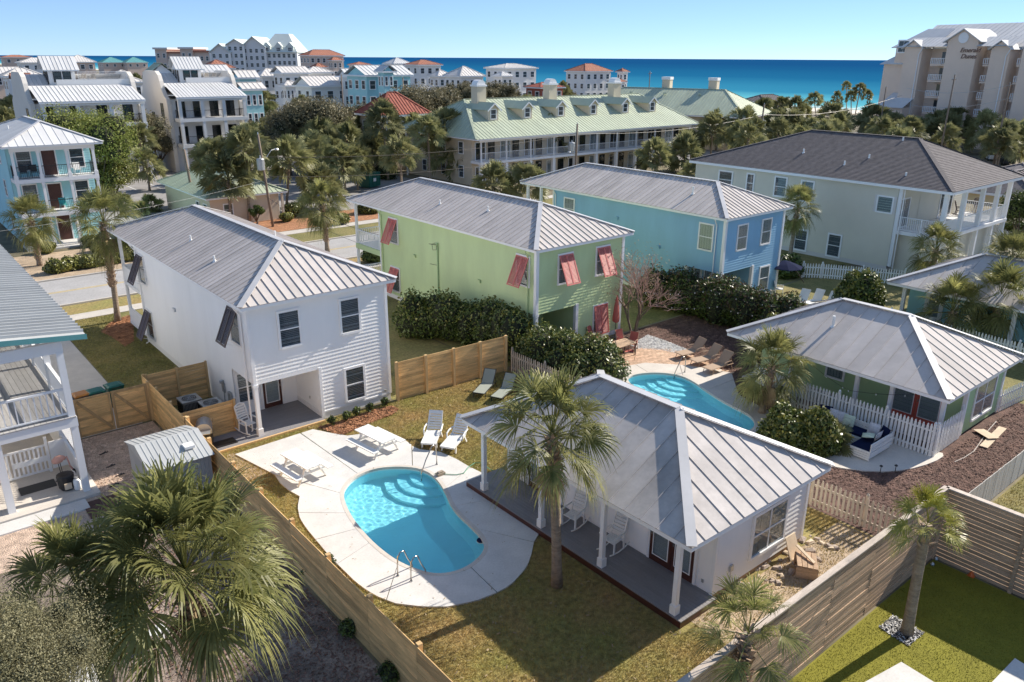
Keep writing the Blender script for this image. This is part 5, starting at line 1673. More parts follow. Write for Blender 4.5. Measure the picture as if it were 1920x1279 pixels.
# ------------------------------------------------------------------ fences
fA = board_fence('long new pine board fence along the left side of the pool yard', (8.33,11.2), (8.33,30.4), 1.83, 8, 12, 'pine', 'pinepost', side=1, postside=-1, post=.13, over=.05, jitter=.009, gap=.009)
board_fence('pine board fence closing the bark yard beside the grey shed', (8.33,30.55), (8.33,36.3), 1.83, 3, 12, 'pine', 'pinepost', side=1, postside=-1, post=.1, over=.02)
board_fence('short pine screen before the air conditioners beside the porch', (8.45,31.75), (10.75,31.75), 1.5, 1, 10, 'pine', 'pinepost', side=1, postside=-1)
board_fence('pine screen behind the air conditioners against the white house', (8.45,36.2), (11.15,36.2), 1.83, 2, 12, 'pine', 'pinepost', side=-1, postside=1)
board_fence('tall pine board fence between the white house and the dark hedge', (17.95,30.1), (24.35,29.8), 1.95, 4, 13, 'pine', 'pinepost', side=1, postside=-1, post=.13)
gt = thing('gate', 'double pine gate with diagonal braces at the end of the driveway', 'gate', (5.2,35.2,0))
for k in range(2):
    x0 = .02+k*1.5
    for i in range(12): MB().box(x0+.01,.0,.06+i*.146,x0+1.47,.022,.06+i*.146+.138).build('plank', mt['pine'], gt, local=True)
    MB().box(x0+.02,-.04,.06,x0+.11,-.002,1.82).box(x0+1.37,-.04,.06,x0+1.46,-.002,1.82).box(x0+.11,-.04,.06,x0+1.37,-.002,.15).box(x0+.11,-.04,1.73,x0+1.37,-.002,1.82).build('gate_frame', mt['pinedark'], gt, local=True)
    a, b = ((x0+.14,-.022,1.70),(x0+1.34,-.022,.18))
    MB().bar((a[0],-.03,a[2]), (b[0],-.03,b[2]), .055, .11, (0,0,1)).build('brace', mt['pinedark'], gt, local=True)
for x in (-.08, 3.06): MB().box(x-.06,-.06,0,x+.06,.06,1.9).build('post', mt['pinepost'], gt, local=True)

board_fence('tall weathered board fence between the cottage lawn and the turf yard', (9.0,8.15), (24.95,8.15), 2.6, 7, 18, 'weathered', 'weathered', side=-1, postside=-1, cap='weatheredcap', gap=.02, jitter=.022, over=0)
board_fence('weathered board fence in shade behind the turf yard', (24.98,8.1), (24.98,-3.5), 2.6, 5, 18, 'weathered', 'weathered', side=-1, postside=1, cap='weatheredcap', gap=.012, over=0)
wf = thing('fence', 'white painted plank fence along the mulch yard with its grassy outer side', 'fence', (25.1,8.35,0))
pk = MB().box(.003,-.012,.03,.147,.012,1.25).build('plank', mt['oldwhite'], wf, local=True)
pk.location = (0,0,0)
for i in range(1, 110): inst(pk, wf, (i*.15, random.uniform(-.004,.004), random.uniform(-.01,.01)))
MB().box(0,.014,.3,16.5,.05,.39).box(0,.014,.95,16.5,.05,1.04).build('rail', mt['oldwhite'], wf, local=True)
sheet('lawn', [(25.2,-10),(70,-10),(70,8.25),(25.2,8.25)], .004, 'grassgreen')
scatter('grass', [(25.2,2),(40,2),(40,8.2),(25.2,8.2)], 24000, 'blade2', .014, .004, blade=True, seed=21, tall=.06)

picket_fence('weathered grey picket fence between the hedge and the loungers', [(24.5,29.5),(24.5,21.9)], 1.25, .155, .09, 'greypicket')
picket_fence('weathered picket fence casting striped shadows beside the white cottage', [(24.6,14.5),(24.9,8.5)], 1.2, .165, .085, 'greypicket')
picket_fence('white picket fence before the sage cottage with the corner sofa', [(32.0,19.9),(32.0,11.25),(34.75,11.3)], 1.48, .16, .095, 'whitepicket')
picket_fence('white picket fence between the sage cottage and the aqua cottage', [(47.3,20.6),(46.6,8.5)], 1.15, .17, .10, 'whitepicket')
picket_fence('short white picket fence right of the sage cottage on grass', [(38.95,11.3),(46.5,10.6)], 1.15, .165, .09, 'whitepicket')
picket_fence('white picket fence with gate on the dark lawn behind the blue house', [(51.2,32.0),(53.7,30.3),(54.6,29.3),(57.6,24.5)], 1.15, .17, .10, 'whitepicket')
picket_fence('low white panel fence beyond the upstairs porch of the grey house', [(78,27.5),(90,21)], 1.4, .17, .15, 'whitepicket', pieces=False, pointed=False)
tag(MB().box(19.5,70.6,0,24.0,70.75,.9).build('low_wall', mt['pinkstucco']), 'low pinkish garden wall', 'wall') if False else None

# ------------------------------------------------------------------ fittings on the near house walls
def fitting(par, name, face, at, u, z, w, h, d, mat='trim'):
    m_ = MB(); fbox(m_, face, at, u-w/2, u+w/2, z, z+h, .03, .03+d); fbox(m_, face, at, u-w/2-.02, u+w/2+.02, z+h, z+h+.02, .03, .05+d)
    return m_.build(name, mt[mat], par)
def downpipe(par, face, at, u, z0, z1, mat='trim'):
    g = fm(face, at)
    return MB().tube([g(u,.35,z1), g(u,.30,z1-.12), g(u,.09,z1-.45), g(u,.09,z0+.12), g(u,.25,z0+.02)], .04, 6).build('downpipe', mt[mat], par)
for u in (31.1, 45.9): downpipe(wh, '-x', 11.3, u, 0, 5.86)
for u, z in ((36.5,.7),(40.2,3.3)): fitting(wh, 'vent_hood', '-x', 11.3, u, z, .2, .18, .10)
fitting(wh, 'wall_lamp', '-y', 33.0, 12.35, 1.75, .12, .22, .12, 'dark'); fitting(wh, 'hose_tap', '-y', 30.5, 17.5, .5, .06, .08, .10, 'steel')
for u in (30.9, 46.0): downpipe(gh, '-x', 26.9, u, 0, 5.98, 'green')
for u, z in ((35.2,3.2),(37.0,.8),(42.0,3.4)): fitting(gh, 'vent_hood', '-x', 26.9, u, z, .2, .18, .10, 'green')
fitting(gh, 'wall_lamp', '-y', 33.0, 28.6, 1.8, .12, .22, .12, 'dark')
for u in (29.9, 45.0): downpipe(bh, '-x', 41.9, u, 0, 5.98)
for u, z in ((34.5,3.2),(38.5,4.6)): fitting(bh, 'vent_hood', '-x', 41.9, u, z, .2, .18, .10, 'blue')
for x, y, z in ((12.6,40.5,6.71),(12.2,36.2,6.54),(28.2,41.0,6.83),(28.6,36.6,6.99)): pipe_vent(wh if x < 20 else gh, x, y, z, .28, .045)

# ------------------------------------------------------------------ pool things
hr = G(805+0, 873, .06)
q1 = G(819, 872, .06); q2 = G(800, 873, .06)
handrail('brass toned handrail at the steps of the near pool beside the loungers', G(819,871,.06), aim(G(819,871,.06), G(803,882,.06)), .95, 1.0)
handrail('curved handrail at the steps of the far pool', G(1284,698,.05), aim(G(1284,698,.05), G(1268,702,.05)), .9, .7)
for px, py, w in ((746,1080,'left'),(771,1090,'right')):
    b = G(px, py, .06)
    handrail('%s rail of the ladder pair at the deep end of the near pool' % w, b, aim(G(746,1080,.06), G(768,1066,.06)), .80, .62)
t = thing('skimmer_float', 'round dark blue chlorine float in the near pool', 'pool float', G(902,1015,-.1))
MB().lathe([(.02,-.05),(.15,-.03),(.16,.03)], 14).build('ring', mt['plastic'], t, local=True); MB().lathe([(.155,.031),(.14,.07),(.05,.09)], 14).build('cap', mt['navy'], t, local=True)
h_ = [G(x,y,.09) for x,y in ((815,888),(835,889),(855,890),(870,887),(878,876),(890,868),(905,868),(918,880),(935,886),(955,884))]
tag(MB().tube(h_, .016, 5).build('hose', mt['greenhose']), 'thin green hose curving from the pool edge to the cottage porch', 'hose')
tag(MB().cbox(0,0,0,.34,.20,.10).cbox(0,0,.10,.22,.12,.05).build('pump_box', mt['mesh_tan'], None, local=True, loc=G(826,890,.07)), 'small beige pump box at the edge of the near pool', 'pump')

picnic_table('worn white picnic table on the left concrete pad', G(565,862,.74) - Vector((0,0,.68)), aim(G(540,840,.74), G(588,907-39,.74)), 'white picnic tables on the pool deck')
picnic_table('clean white picnic table on the pad nearest the loungers', G(704,815,.74) - Vector((0,0,.68)), aim(G(682,797,.74), G(728,819,.74)), 'white picnic tables on the pool deck')
def put_lounger(fn, label, foot, head, group, **k):
    a, b = G(*foot, .32), G(*head, .32)
    return fn(label, (a.x, a.y, 0.012), aim(a, b), group, **k)
resin_lounger('white plastic lounger left of its pair with raised back', (G(803,832,.32).x, G(803,832,.32).y, .01), aim(G(803,832,.32), G(817,801,.32)), 'white plastic loungers by the near pool')
resin_lounger('white plastic lounger nearest the cottage porch with raised back', (G(838,839,.32).x, G(838,839,.32).y, .01), aim(G(838,839,.32), G(862,813,.32)), 'white plastic loungers by the near pool')
for lab, ft, hd in (('grey sling lounger in tree shade farthest from the cottage',(897,738),(920,713)), ('grey sling lounger in tree shade between its two neighbours',(930,746),(958,722)), ('grey sling lounger in tree shade half hidden behind the cottage roof',(972,752),(998,730))):
    put_lounger(sling_lounger, lab, ft, hd, 'grey sling loungers by the picket fence', fab='sling', frame='dark', back=50)
rocking_chair('white rocking chair beside the pine screen on the house porch', (11.05,31.15,.11), R(-75), 'white rocking chairs')
rocking_chair('white rocking chair on the cottage porch partly behind the palm trunk', (16.75,16.75,.265), R(190), 'white rocking chairs')
rocking_chair('white rocking chair between two porch posts near the brown double door', (16.75,14.9,.265), R(186), 'white rocking chairs')
ac_unit('air conditioner nearest the gate inside the pine screen', (9.75,34.6,.01), 'air conditioners in the pine screen')
ac_unit('air conditioner nearest the porch inside the pine screen', (10.35,33.55,.01), 'air conditioners in the pine screen')
grill('steel lidded grill at the porch corner beside the shed', (9.2,31.15,.1), R(-20))
tag(MB().box(-.45,-.3,0,.45,.3,.02).build('doormat', mt['dark'], None, local=True, loc=(9.85,30.75,.103)), 'black mat on the grey porch deck beside the grill', 'doormat')
wheelie_bin('green lidded bin on the driveway nearest the lawn', G(213,722,1.02)-Vector((0,0,1.01)), R(95), 'green bins behind the pine gate')
wheelie_bin('green lidded bin on the driveway in the middle of three', G(178,733,1.02)-Vector((0,0,1.01)), R(95), 'green bins behind the pine gate')
wheelie_bin('bin with an orange lid behind the pine gate beside the balcony post', G(152,739,1.02)-Vector((0,0,1.01)), R(95), 'green bins behind the pine gate', 'dark', 'binorange')
wheelie_bin('green wheeled bin in the side yard behind the white house corner', (19.0,33.3,.012), R(100), None)
t = thing('deck_box', 'dark brown storage box before the tall hedge', 'storage box', (21.6,32.2,0), R(-4))
MB().box(-.65,-.4,0,.65,.4,.55).build('box', mt['weathered'], t, local=True); MB().box(-.68,-.43,.555,.68,.43,.62).build('lid', mt['weathered'], t, local=True)
# shed
sd_ = thing('shed', 'small grey garden shed with ribbed metal roof beside the pine fence', 'shed', (5.9,27.0,0))
wl = MB()
wl.box(.1,.1,0,2.2,2.9,1.72)
wl.build('wall', mt['palegrey'], sd_, local=True)
ws = MB()
for i in range(16): ws.box(.1+i*.132, .075, .02, .1+i*.132+.10, .097, 1.72)
for i in range(20): ws.box(.075, .12+i*.14, .02, .097, .12+i*.14+.105, 1.72)
tag(ws.build('wall_ribs', mt['deckgrey'], sd_, local=True), kind='stuff')
rf = MB().add([(.02,0,1.70),(2.28,0,1.70),(2.28,1.5,2.12),(.02,1.5,2.12),(2.28,3.0,1.70),(.02,3.0,1.70)], [(0,3,5),(1,4,2)]).build('roof', mt['steel'], sd_, local=True)
for P in ([(0,-.08,1.70),(2.3,-.08,1.70),(2.3,1.5,2.16),(0,1.5,2.16)], [(2.3,3.08,1.70),(0,3.08,1.70),(0,1.5,2.16),(2.3,1.5,2.16)]):
    OFF[rf.as_pointer()] = Vector((0,0,0))
    metal_plane(rf, P, .19, 'metalleft', rib=(.018,.018))
MB().box(1.45,.45,1.92,1.8,.85,2.02).build('roof_vent', mt['plastic'], rf, local=True)
t = thing('pallet_walk', 'dark red stepping slabs at the corner of the balcony house', 'paving slabs', G(180,955))
for i in range(6): MB().box(-.3+(i % 2)*.62,-.6+(i//2)*.42,.006,.3+(i % 2)*.62-.02,-.2+(i//2)*.42,.05).build('paving_slab', mt['redp'], t, local=True)
for i, (x, y) in enumerate(((195,852),(208,876),(225,893),(215,912))):
    p = G(x, y)
    tag(MB().bar((-.18,0,.03),(.18,.05,.05),.05,.03).bar((-.05,0,.05),(.1,.15,.04),.04,.02).build('driftwood', mt['dark'], None, local=True, loc=(p.x,p.y,.0)), ('dark stick nearest the pine gate on the wood chips','second dark stick from the pine gate on the wood chips','long dark stick before the grey shed wall','dark stick nearest the balcony corner post')[i], 'stick', 'dark sticks on the wood chips')
# small plants in the straw bed
for i, (px, py) in enumerate(((624,798),(650,790),(670,781),(693,774),(722,763))):
    p = G(px, py)
    shrub(('young shrub at the porch end of the straw bed','second young shrub from the porch in the straw bed','middle young shrub of five in the straw bed','young shrub under the lower window in the straw bed','young shrub at the fence end of the straw bed')[i], (p.x,p.y,0), .55, .45, 'leafdark', 260, .055, 'young shrubs in the straw bed', seed=i)
# far pool yard
t = thing('patio_table', 'brown patio table under the closed red parasol', 'table', (G(1166,644,.73).x,G(1166,644,.73).y,.03), R(-3))
MB().box(-.75,-.48,.70,.75,.48,.73).build('table_top', mt['weathered'], t, local=True)
for x in (-.66,.66):
    for y in (-.4,.4): MB().box(x-.03,y-.03,0,x+.03,y+.03,.70).build('leg', mt['dark'], t, local=True)
t = thing('parasol', 'closed red parasol standing through the patio table', 'parasol', (G(1153,634,.03).x,G(1153,634,.03).y,.03))
MB().tube([(0,0,0),(0,0,2.55)], .022, 6).build('pole', mt['dark'], t, local=True)
MB().lathe([(.05,.95),(.20,1.05),(.21,1.25),(.15,1.9),(.07,2.4),(.02,2.62)], 10).build('canopy', mt['redsling'], t, local=True)
MB().lathe([(.25,0),(.22,.06),(.04,.10)], 12).build('base', mt['dark'], t, local=True)
for lab, x, y, a in (('red sling chair nearest the pool at the patio table',G(1180,660,.4).x,G(1180,660,.4).y,130),('red sling chair behind the patio table near the bare tree',G(1167,640,.4).x,G(1167,640,.4).y,-100),('red sling chair at the far corner of the patio table',G(1184,645,.4).x,G(1184,645,.4).y,200),('red sling chair against the green house wall',G(1115,632,.4).x,G(1115,632,.4).y,-70)):
    garden_chair(lab, (x,y,.03), R(a), 'red chairs round the patio table', 'redsling', 'tansling')
for lab, ft, hd in (('tan sling lounger farthest along the brick patio',(1272,664),(1302,657)), ('tan sling lounger in the middle of three beside the palm',(1300,677),(1338,668)), ('tan sling lounger nearest the palm and picket fence',(1325,692),(1370,677))):
    put_lounger(sling_lounger, lab, ft, hd, 'tan loungers by the far pool', fab='tansling', frame='tansling', back=50, arms=True)
for lab, ft, hd in (('white strap lounger nearest the blue house',(1488,570),(1512,560)), ('white strap lounger in the middle on the dark lawn',(1514,570),(1540,560)), ('white strap lounger farthest from the blue house',(1540,575),(1565,566))):
    put_lounger(sling_lounger, lab, ft, hd, 'white loungers behind the blue house', fab='whitepicket', frame='plastic', back=58)
garden_chair('white garden chair under the dark blue parasol', G(1460,552), R(-60), None, 'whitepicket', 'plastic')
t = thing('parasol', 'dark blue cantilever parasol tilted beside the blue house', 'parasol', G(1470,545))
MB().tube([(.3,0,0),(.3,0,2.3),(.1,0,2.6),(-.6,0,2.55)], .035, 6).build('pole', mt['darkm'], t, local=True)
MB().lathe([(1.25,1.80),(1.2,1.84),(.7,2.05),(.05,2.25)], 8, (-.3,0,0)).build('canopy', mt['navy'], t, local=True)
t.children[-1].rotation_euler = (Matrix.Translation((0,0,2.0)) @ Matrix.Rotation(R(-38), 4, fh) @ Matrix.Translation((0,0,-2.0))).to_euler(); t.children[-1].location = (Matrix.Translation((0,0,2.0)) @ Matrix.Rotation(R(-38), 4, fh) @ Matrix.Translation((0,0,-2.0))).to_translation()
# corner sofa
sf = thing('corner_sofa', 'white slatted corner sofa with navy seat cushions before the picket fence', 'sofa', (31.5,15.9,.05), R(-90))
# local x runs along the fence towards the camera side, local y away from the fence is negative
W_, D_ = 3.2, .85
for k in range(3): MB().box(0,-.06+.0,.18+k*.20,W_,-.02,.35+k*.20).build('back_slat', mt['whitepicket'], sf, local=True)
for k in range(3): MB().box(W_-.04,-1.9,.18+k*.20,W_,-.07,.35+k*.20).build('side_slat', mt['whitepicket'], sf, local=True)
for k in range(4): MB().box(W_-.85,-1.95,.04+k*.10,W_,-1.91,.125+k*.10).build('end_slat', mt['whitepicket'], sf, local=True)
for k in range(3): MB().box(0,-.85,.04+k*.11,W_-.85,-.81,.14+k*.11).build('front_slat', mt['whitepicket'], sf, local=True)
MB().box(-.04,-.85,.04,0,-.02,.62).build('arm', mt['whitepicket'], sf, local=True)
MB().box(.0,-.80,.05,W_-.05,-.08,.32).box(W_-.85,-1.9,.05,W_-.05,-.80,.32).build('base', mt['whitepicket'], sf, local=True)
MB().box(.02,-.79,.33,W_-.87,-.08,.46).build('seat_cushion', mt['navy'], sf, local=True); MB().box(W_-.86,-1.88,.33,W_-.06,-.08,.46).build('seat_cushion', mt['navy'], sf, local=True)
M_ = sf.matrix_basis
def pillow(label, x, y, mat, tilt=0, rz=0, s=.24):
    V, Fc = [], []
    n = 6
    for k, sg in ((0,1),(1,-1)):
        for i in range(n+1):
            for j in range(n+1):
                u, v = i/n*2-1, j/n*2-1
                hh = .085*(1-abs(u)**2.5)*(1-abs(v)**2.5)
                V.append((u*s, sg*hh+.0, v*s))
        for i in range(n):
            for j in range(n):
                a = k*(n+1)**2 + i*(n+1)+j
                q = (a, a+n+1, a+n+2, a+1)
                Fc.append(q if sg < 0 else q[::-1])
    p = Matrix.Rotation(R(-90), 4, 'Z') @ Vector((x, y, 0)) + Vector((31.5,15.9,.05+.46+.22))
    o = MB().add(V, Fc).build('throw_pillow', mt[mat], None, local=True, smooth=True, loc=p)
    o.rotation_euler = (R(tilt), 0, R(-90)+rz)
    return tag(o, label, 'pillow', 'pillows on the corner sofa')
pillow('navy pillow at the far end of the corner sofa', .22, -.22, 'navy', -20, .3, .28)
pillow('pale patterned pillow beside the navy one at the far end', .62, -.22, 'cushion', -22)
pillow('pale patterned pillow touching the green striped one', .95, -.22, 'cushion', -22)
pillow('green striped pillow propped on the back of the sofa', 1.35, -.28, 'cushion2', -24, .15)
pillow('pale pillow near the inner corner of the sofa', 2.45, -.24, 'cushion', -22)
pillow('navy pillow in the corner where the sofa turns', 2.92, -.26, 'navy', -18, -.5, .26)
pillow('pale pillow leaning on the short side of the sofa', 2.90, -.75, 'cushion', -20, -1.5)
pillow('green striped pillow lying flat on the short side', 2.6, -1.0, 'cushion2', -80, -1.2)
# string lights
def string_lights(label, pts, n, sag, group):
    t = thing('string_lights', label, 'string lights', pts[0], 0, group)
    o = Vector(pts[0])
    allp = []
    for a, b in zip(pts[:-1], pts[1:]):
        a, b = Vector(a)-o, Vector(b)-o
        allp += [a.lerp(b, i/10) - Vector((0,0,sag*4*(i/10)*(1-i/10))) for i in range(11)]
    MB().tube(allp, .008, 4).build('cable', mt['wire'], t, local=True)
    bl = None
    for i in range(n):
        p = allp[int((i+.5)/n*(len(allp)-1))]
        if bl is None:
            bl = MB().lathe([(.012,0),(.022,-.03),(.020,-.06),(.005,-.075)], 7).build('bulb', mt['plastic'], t, local=True); bl.location = p
        else: inst(bl, t, p)
    return t
string_lights('upper string of white bulbs before the far dark hedge', [(34.2,30.2,2.6),(38.5,27.5,2.4),(39.5,22.2,2.4)], 14, .25, None)
string_lights('lower string of white bulbs above the mulch beside the bare tree', [(34.0,29.0,2.2),(37.4,26.2,1.9),(38.3,22.0,2.2)], 12, .25, None)
string_lights('string of white bulbs hung along the picket fence above the corner sofa', [(33.4,18.6,2.3),(32.1,15.2,1.7),(33.4,11.7,2.4)], 8, .15, None)
# boards and rubble
p = G(1862,822); a = aim(G(1835,845), G(1880,800))
tag(MB().box(-1.35,-.16,.02,1.35,.16,.05).build('timber_board', mt['cardboard'], None, local=True, loc=(p.x,p.y,.03)), 'long pale board lying on the mulch beside the sage cottage', 'board').rotation_euler = (0,0,a)
p = G(1848,818)
tag(MB().box(-.5,-.25,.02,.5,.25,.04).build('timber_board', mt['cardboard'], None, local=True, loc=(p.x,p.y,.085)), 'short pale board crossed over the long board on the mulch', 'board').rotation_euler = (0,R(3),a+.9)
hs = [G(x,y,.03) for x,y in ((1790,866),(1808,858),(1826,846),(1840,826),(1852,808),(1868,790))]
tag(MB().tube(hs, .018, 5).build('hose', mt['rope']), 'pale hose snaking over the mulch along the sage cottage wall', 'hose')
def rubble(label, base, n, w, d, seed):
    r = random.Random(seed)
    t = thing('rubble_pile', label, 'rubble', base)
    for i in range(n):
        x, y = r.uniform(-w,w), r.uniform(-d,d)
        s = r.uniform(.05,.20)
        o = MB().add([(-s,-s*.6,0),(s,-s*.5,0),(s*.9,s*.6,0),(-s*.8,s*.5,0),(-s*.7,-s*.5,s*.45),(s*.8,-s*.3,s*.35),(s*.6,s*.5,s*.5),(-s*.6,s*.3,s*.3)], [(0,3,2,1),(4,5,6,7),(0,1,5,4),(1,2,6,5),(2,3,7,6),(3,0,4,7)]).build('stone', mt['stone' if r.random() < .7 else 'cardboard'], t, local=True)
        o.location = (x,y,.01); o.rotation_euler = (r.uniform(-.3,.3), r.uniform(-.3,.3), r.uniform(0,6))
    return t
rubble('scattered stones and scraps beside the white cottage wall', G(1440,1085), 34, 1.3, .6, 1)
rubble('scattered stones and scraps near the weathered picket fence', G(1515,1035), 26, 1.0, .5, 2)
t = thing('broken_crate', 'broken brown wooden box lying among the stones behind the weathered fence', 'box', G(1510,1072), R(35))
for i in range(4): MB().box(-.45,-.3+i*.16,.42+.01*i,.45,-.3+i*.16+.14,.45+.01*i).build('plank', mt['weathered'], t, local=True)
MB().box(-.45,-.32,.0,-.42,.34,.42).build('side_panel', mt['weathered'], t, local=True); MB().box(.42,-.32,.0,.45,.34,.42).build('side_panel', mt['weathered'], t, local=True)
MB().bar((-.2,-.2,.5),(.5,.3,.62),.10,.03).build('loose_plank', mt['cardboard'], t, local=True)
tag(MB().add([(-.28,0,.0),(.28,0,.0),(.28,.30,.75),(-.28,.30,.75),(-.28,.03,-.0),(.28,.03,0),(.28,.33,.75),(-.28,.33,.75)], [(0,1,2,3),(7,6,5,4),(0,4,5,1),(3,2,6,7),(0,3,7,4),(1,5,6,2)]).build('plywood_sheet', mt['cardboard'], None, local=True, loc=G(1492,1048)), 'pale plywood sheet leaning by the white cottage corner', 'plywood')
# turf yard
gs = P2([(1648,1177),(1674,1154),(1732,1187),(1703,1212)], .01)
sheet('pebble_bed', gs, .010, 'pebb')
scatter('pebbles', gs, 520, 'pebw', .032, .012, seed=31, lift=.012)
scatter('pebbles', gs, 520, 'pebb', .032, .012, seed=32, lift=.014)
pv = thing('paving_slabs', 'stepped pale square paving slabs at the bottom right of the turf', 'paving', (19.4,6.5,0), R(0))
pA = G(1691,1242); 
def pslab(pts, par, mat='concrete'):
    P = [G(x,y,.03) for x,y in pts]
    return MB().prism([(p.x,p.y) for p in P], .006, .03).build('paving_slab', mt[mat], par)
pslab([(1690,1241),(1755,1281),(1680,1330),(1612,1284)], pv); pslab([(1650,1254),(1611,1282),(1560,1320),(1600,1290)], pv) if False else None
pslab([(1650,1253),(1665,1262),(1640,1282),(1612,1283)], pv) if False else None
pv2 = thing('paving_slabs', 'single pale paving slab cut by the right edge of the photo', 'paving', (21.9,4.5,0))
pslab([(1903,1234),(1960,1270),(1905,1310),(1858,1281)], pv2)
t = thing('toy', 'small orange toy on the dark turf by the back fence', 'toy', G(1821,1080))
MB().lathe([(.10,0),(.07,.08),(.03,.16),(.01,.18)], 8).build('cone', mt['orange'], t, local=True); MB().cbox(0,0,0,.2,.2,.02).build('base', mt['orange'], t, local=True)
for i, (px, py) in enumerate(((1755,1050),(1748,1060),(1765,1043))):
    tag(MB().lathe([(.05,0),(.07,.05),(.03,.12)], 6).build('garden_light', mt['steel'], None, local=True, loc=G(px,py)), 'small pale spotlight on the dark turf by the fence corner', 'spotlight', 'small lights at the turf corner')
for i, (px, py) in enumerate(((1650,887),(1678,886))):
    t = thing('path_light', 'black stake light at the edge of the curved sitting pad', 'path light', G(px,py), 0, 'stake lights by the sitting pad')
    MB().tube([(0,0,0),(0,0,.3)], .015, 5).build('stake', mt['dark'], t, local=True); MB().lathe([(.07,.30),(.06,.33),(.02,.36)], 8).build('lamp_cap', mt['dark'], t, local=True)
t = thing('garden_chair', 'white garden chair half hidden under the big palm', 'chair', G(300,1205), R(60))
MB().lathe([(.24,.40),(.25,.43),(.1,.44)], 10).build('seat', mt['plastic'], t, local=True)
for i in range(5): MB().bar((-.2,-.16+i*.08,.44),(-.3,-.2+i*.1,.86),.03,.02).build('back_slat', mt['plastic'], t, local=True)
for x, y in ((-.18,-.18),(.18,-.18),(.18,.18),(-.18,.18)): MB().bar((x,y,.42),(x*1.2,y*1.2,0),.035,.035).build('leg', mt['plastic'], t, local=True)
tag(MB().prism([(p.x,p.y) for p in (G(100,1190),(G(130,1170)),(G(205,1215)),(G(215,1330)),(G(100,1330)))], .006, .05).build('concrete_pad', mt['concrete']), kind='structure')

# ------------------------------------------------------------------ across the street
# --- aqua three storey house
th3 = thing('three_storey_house', 'aqua three storey house with stacked porches and pale metal hip roof', 'house', (10.2,75,0))
X0, X1, Y0 = 10.3, 16.6, 75.6
part(MB().box(X0+.03, 77.6, .2, X1-.03, 90, 8.4), 'wall_core', 'teal', th3)
wall_set(th3, 'teal', [('-y',77.6,X0,X1,.3,8.4), ('-x',X0,77.6,90,.3,8.4)], .2)
metal_hip(th3, 9.7, 75.0, 17.2, 91, 8.6, (13.45,78.9), (13.45,86), 10.2, 'metallight', .62, rib=(.03,.03))
for z in (2.7, 5.55): part(MB().box(X0, Y0, z, X1, 77.55, z+.32), 'porch_floor', 'trim', th3)
part(MB().box(X0, Y0, 8.1, X1, Y0+.2, 8.44), 'porch_beam', 'trim', th3)
part(MB().box(X0-.1, Y0-.1, 0, X1+.1, 77.55, .25).box(12.0, Y0-.6, 0, 15.5, Y0-.1, .13), 'porch_base', 'concrete', th3)
for z0, z1 in ((.25,2.7),(3.02,5.55),(5.87,8.1)):
    for x in (X0+.15, 12.3, 14.4, X1-.15): column(th3, x, Y0+.15, z0, z1, .2)
for z in (3.02, 5.87):
    railing(th3, [(X0+.15,77.4),(X0+.15,Y0+.15),(12.3,Y0+.15),(14.4,Y0+.15),(X1-.15,Y0+.15),(X1-.15,77.4)], z, 1.0, 'darkm', .13, .012, .05)
    window(th3, '-y', 77.58, 11.5, z+.55, 1.0, 1.6); window(th3, '-y', 77.58, 15.5, z+.55, 1.0, 1.6)
    door(th3, '-y', 77.58, 13.35, z, 1.0, 2.1, 'doorbrown', glazed=False)
door(th3, '-y', 77.58, 13.6, .26, 1.0, 2.1, 'doorbrown', glazed=False)
for z in (1.0, 4.0, 6.8): window(th3, '-x', X0-.02, 81, z, .8, 1.3)
pipe_vent(th3, 11.6, 83, 9.3, .4, .06)
for lab, x, y, z, mm in (('dark wicker chair on the upper porch left of its door',11.2,76.6,5.88,'darkm'),('dark wicker chair on the upper porch next to the left column',12.0,76.8,5.88,'darkm'),('white patio chair with blue cushion on the upper porch',15.2,76.5,5.88,'plastic'),('dark rocking chair on the middle porch near its right end',15.4,76.5,3.03,'darkm'),('bright blue chair on the middle porch before the door',13.6,76.3,3.03,'tealp')):
    garden_chair(lab, (x,y,z), R(-90), None, mm, mm)

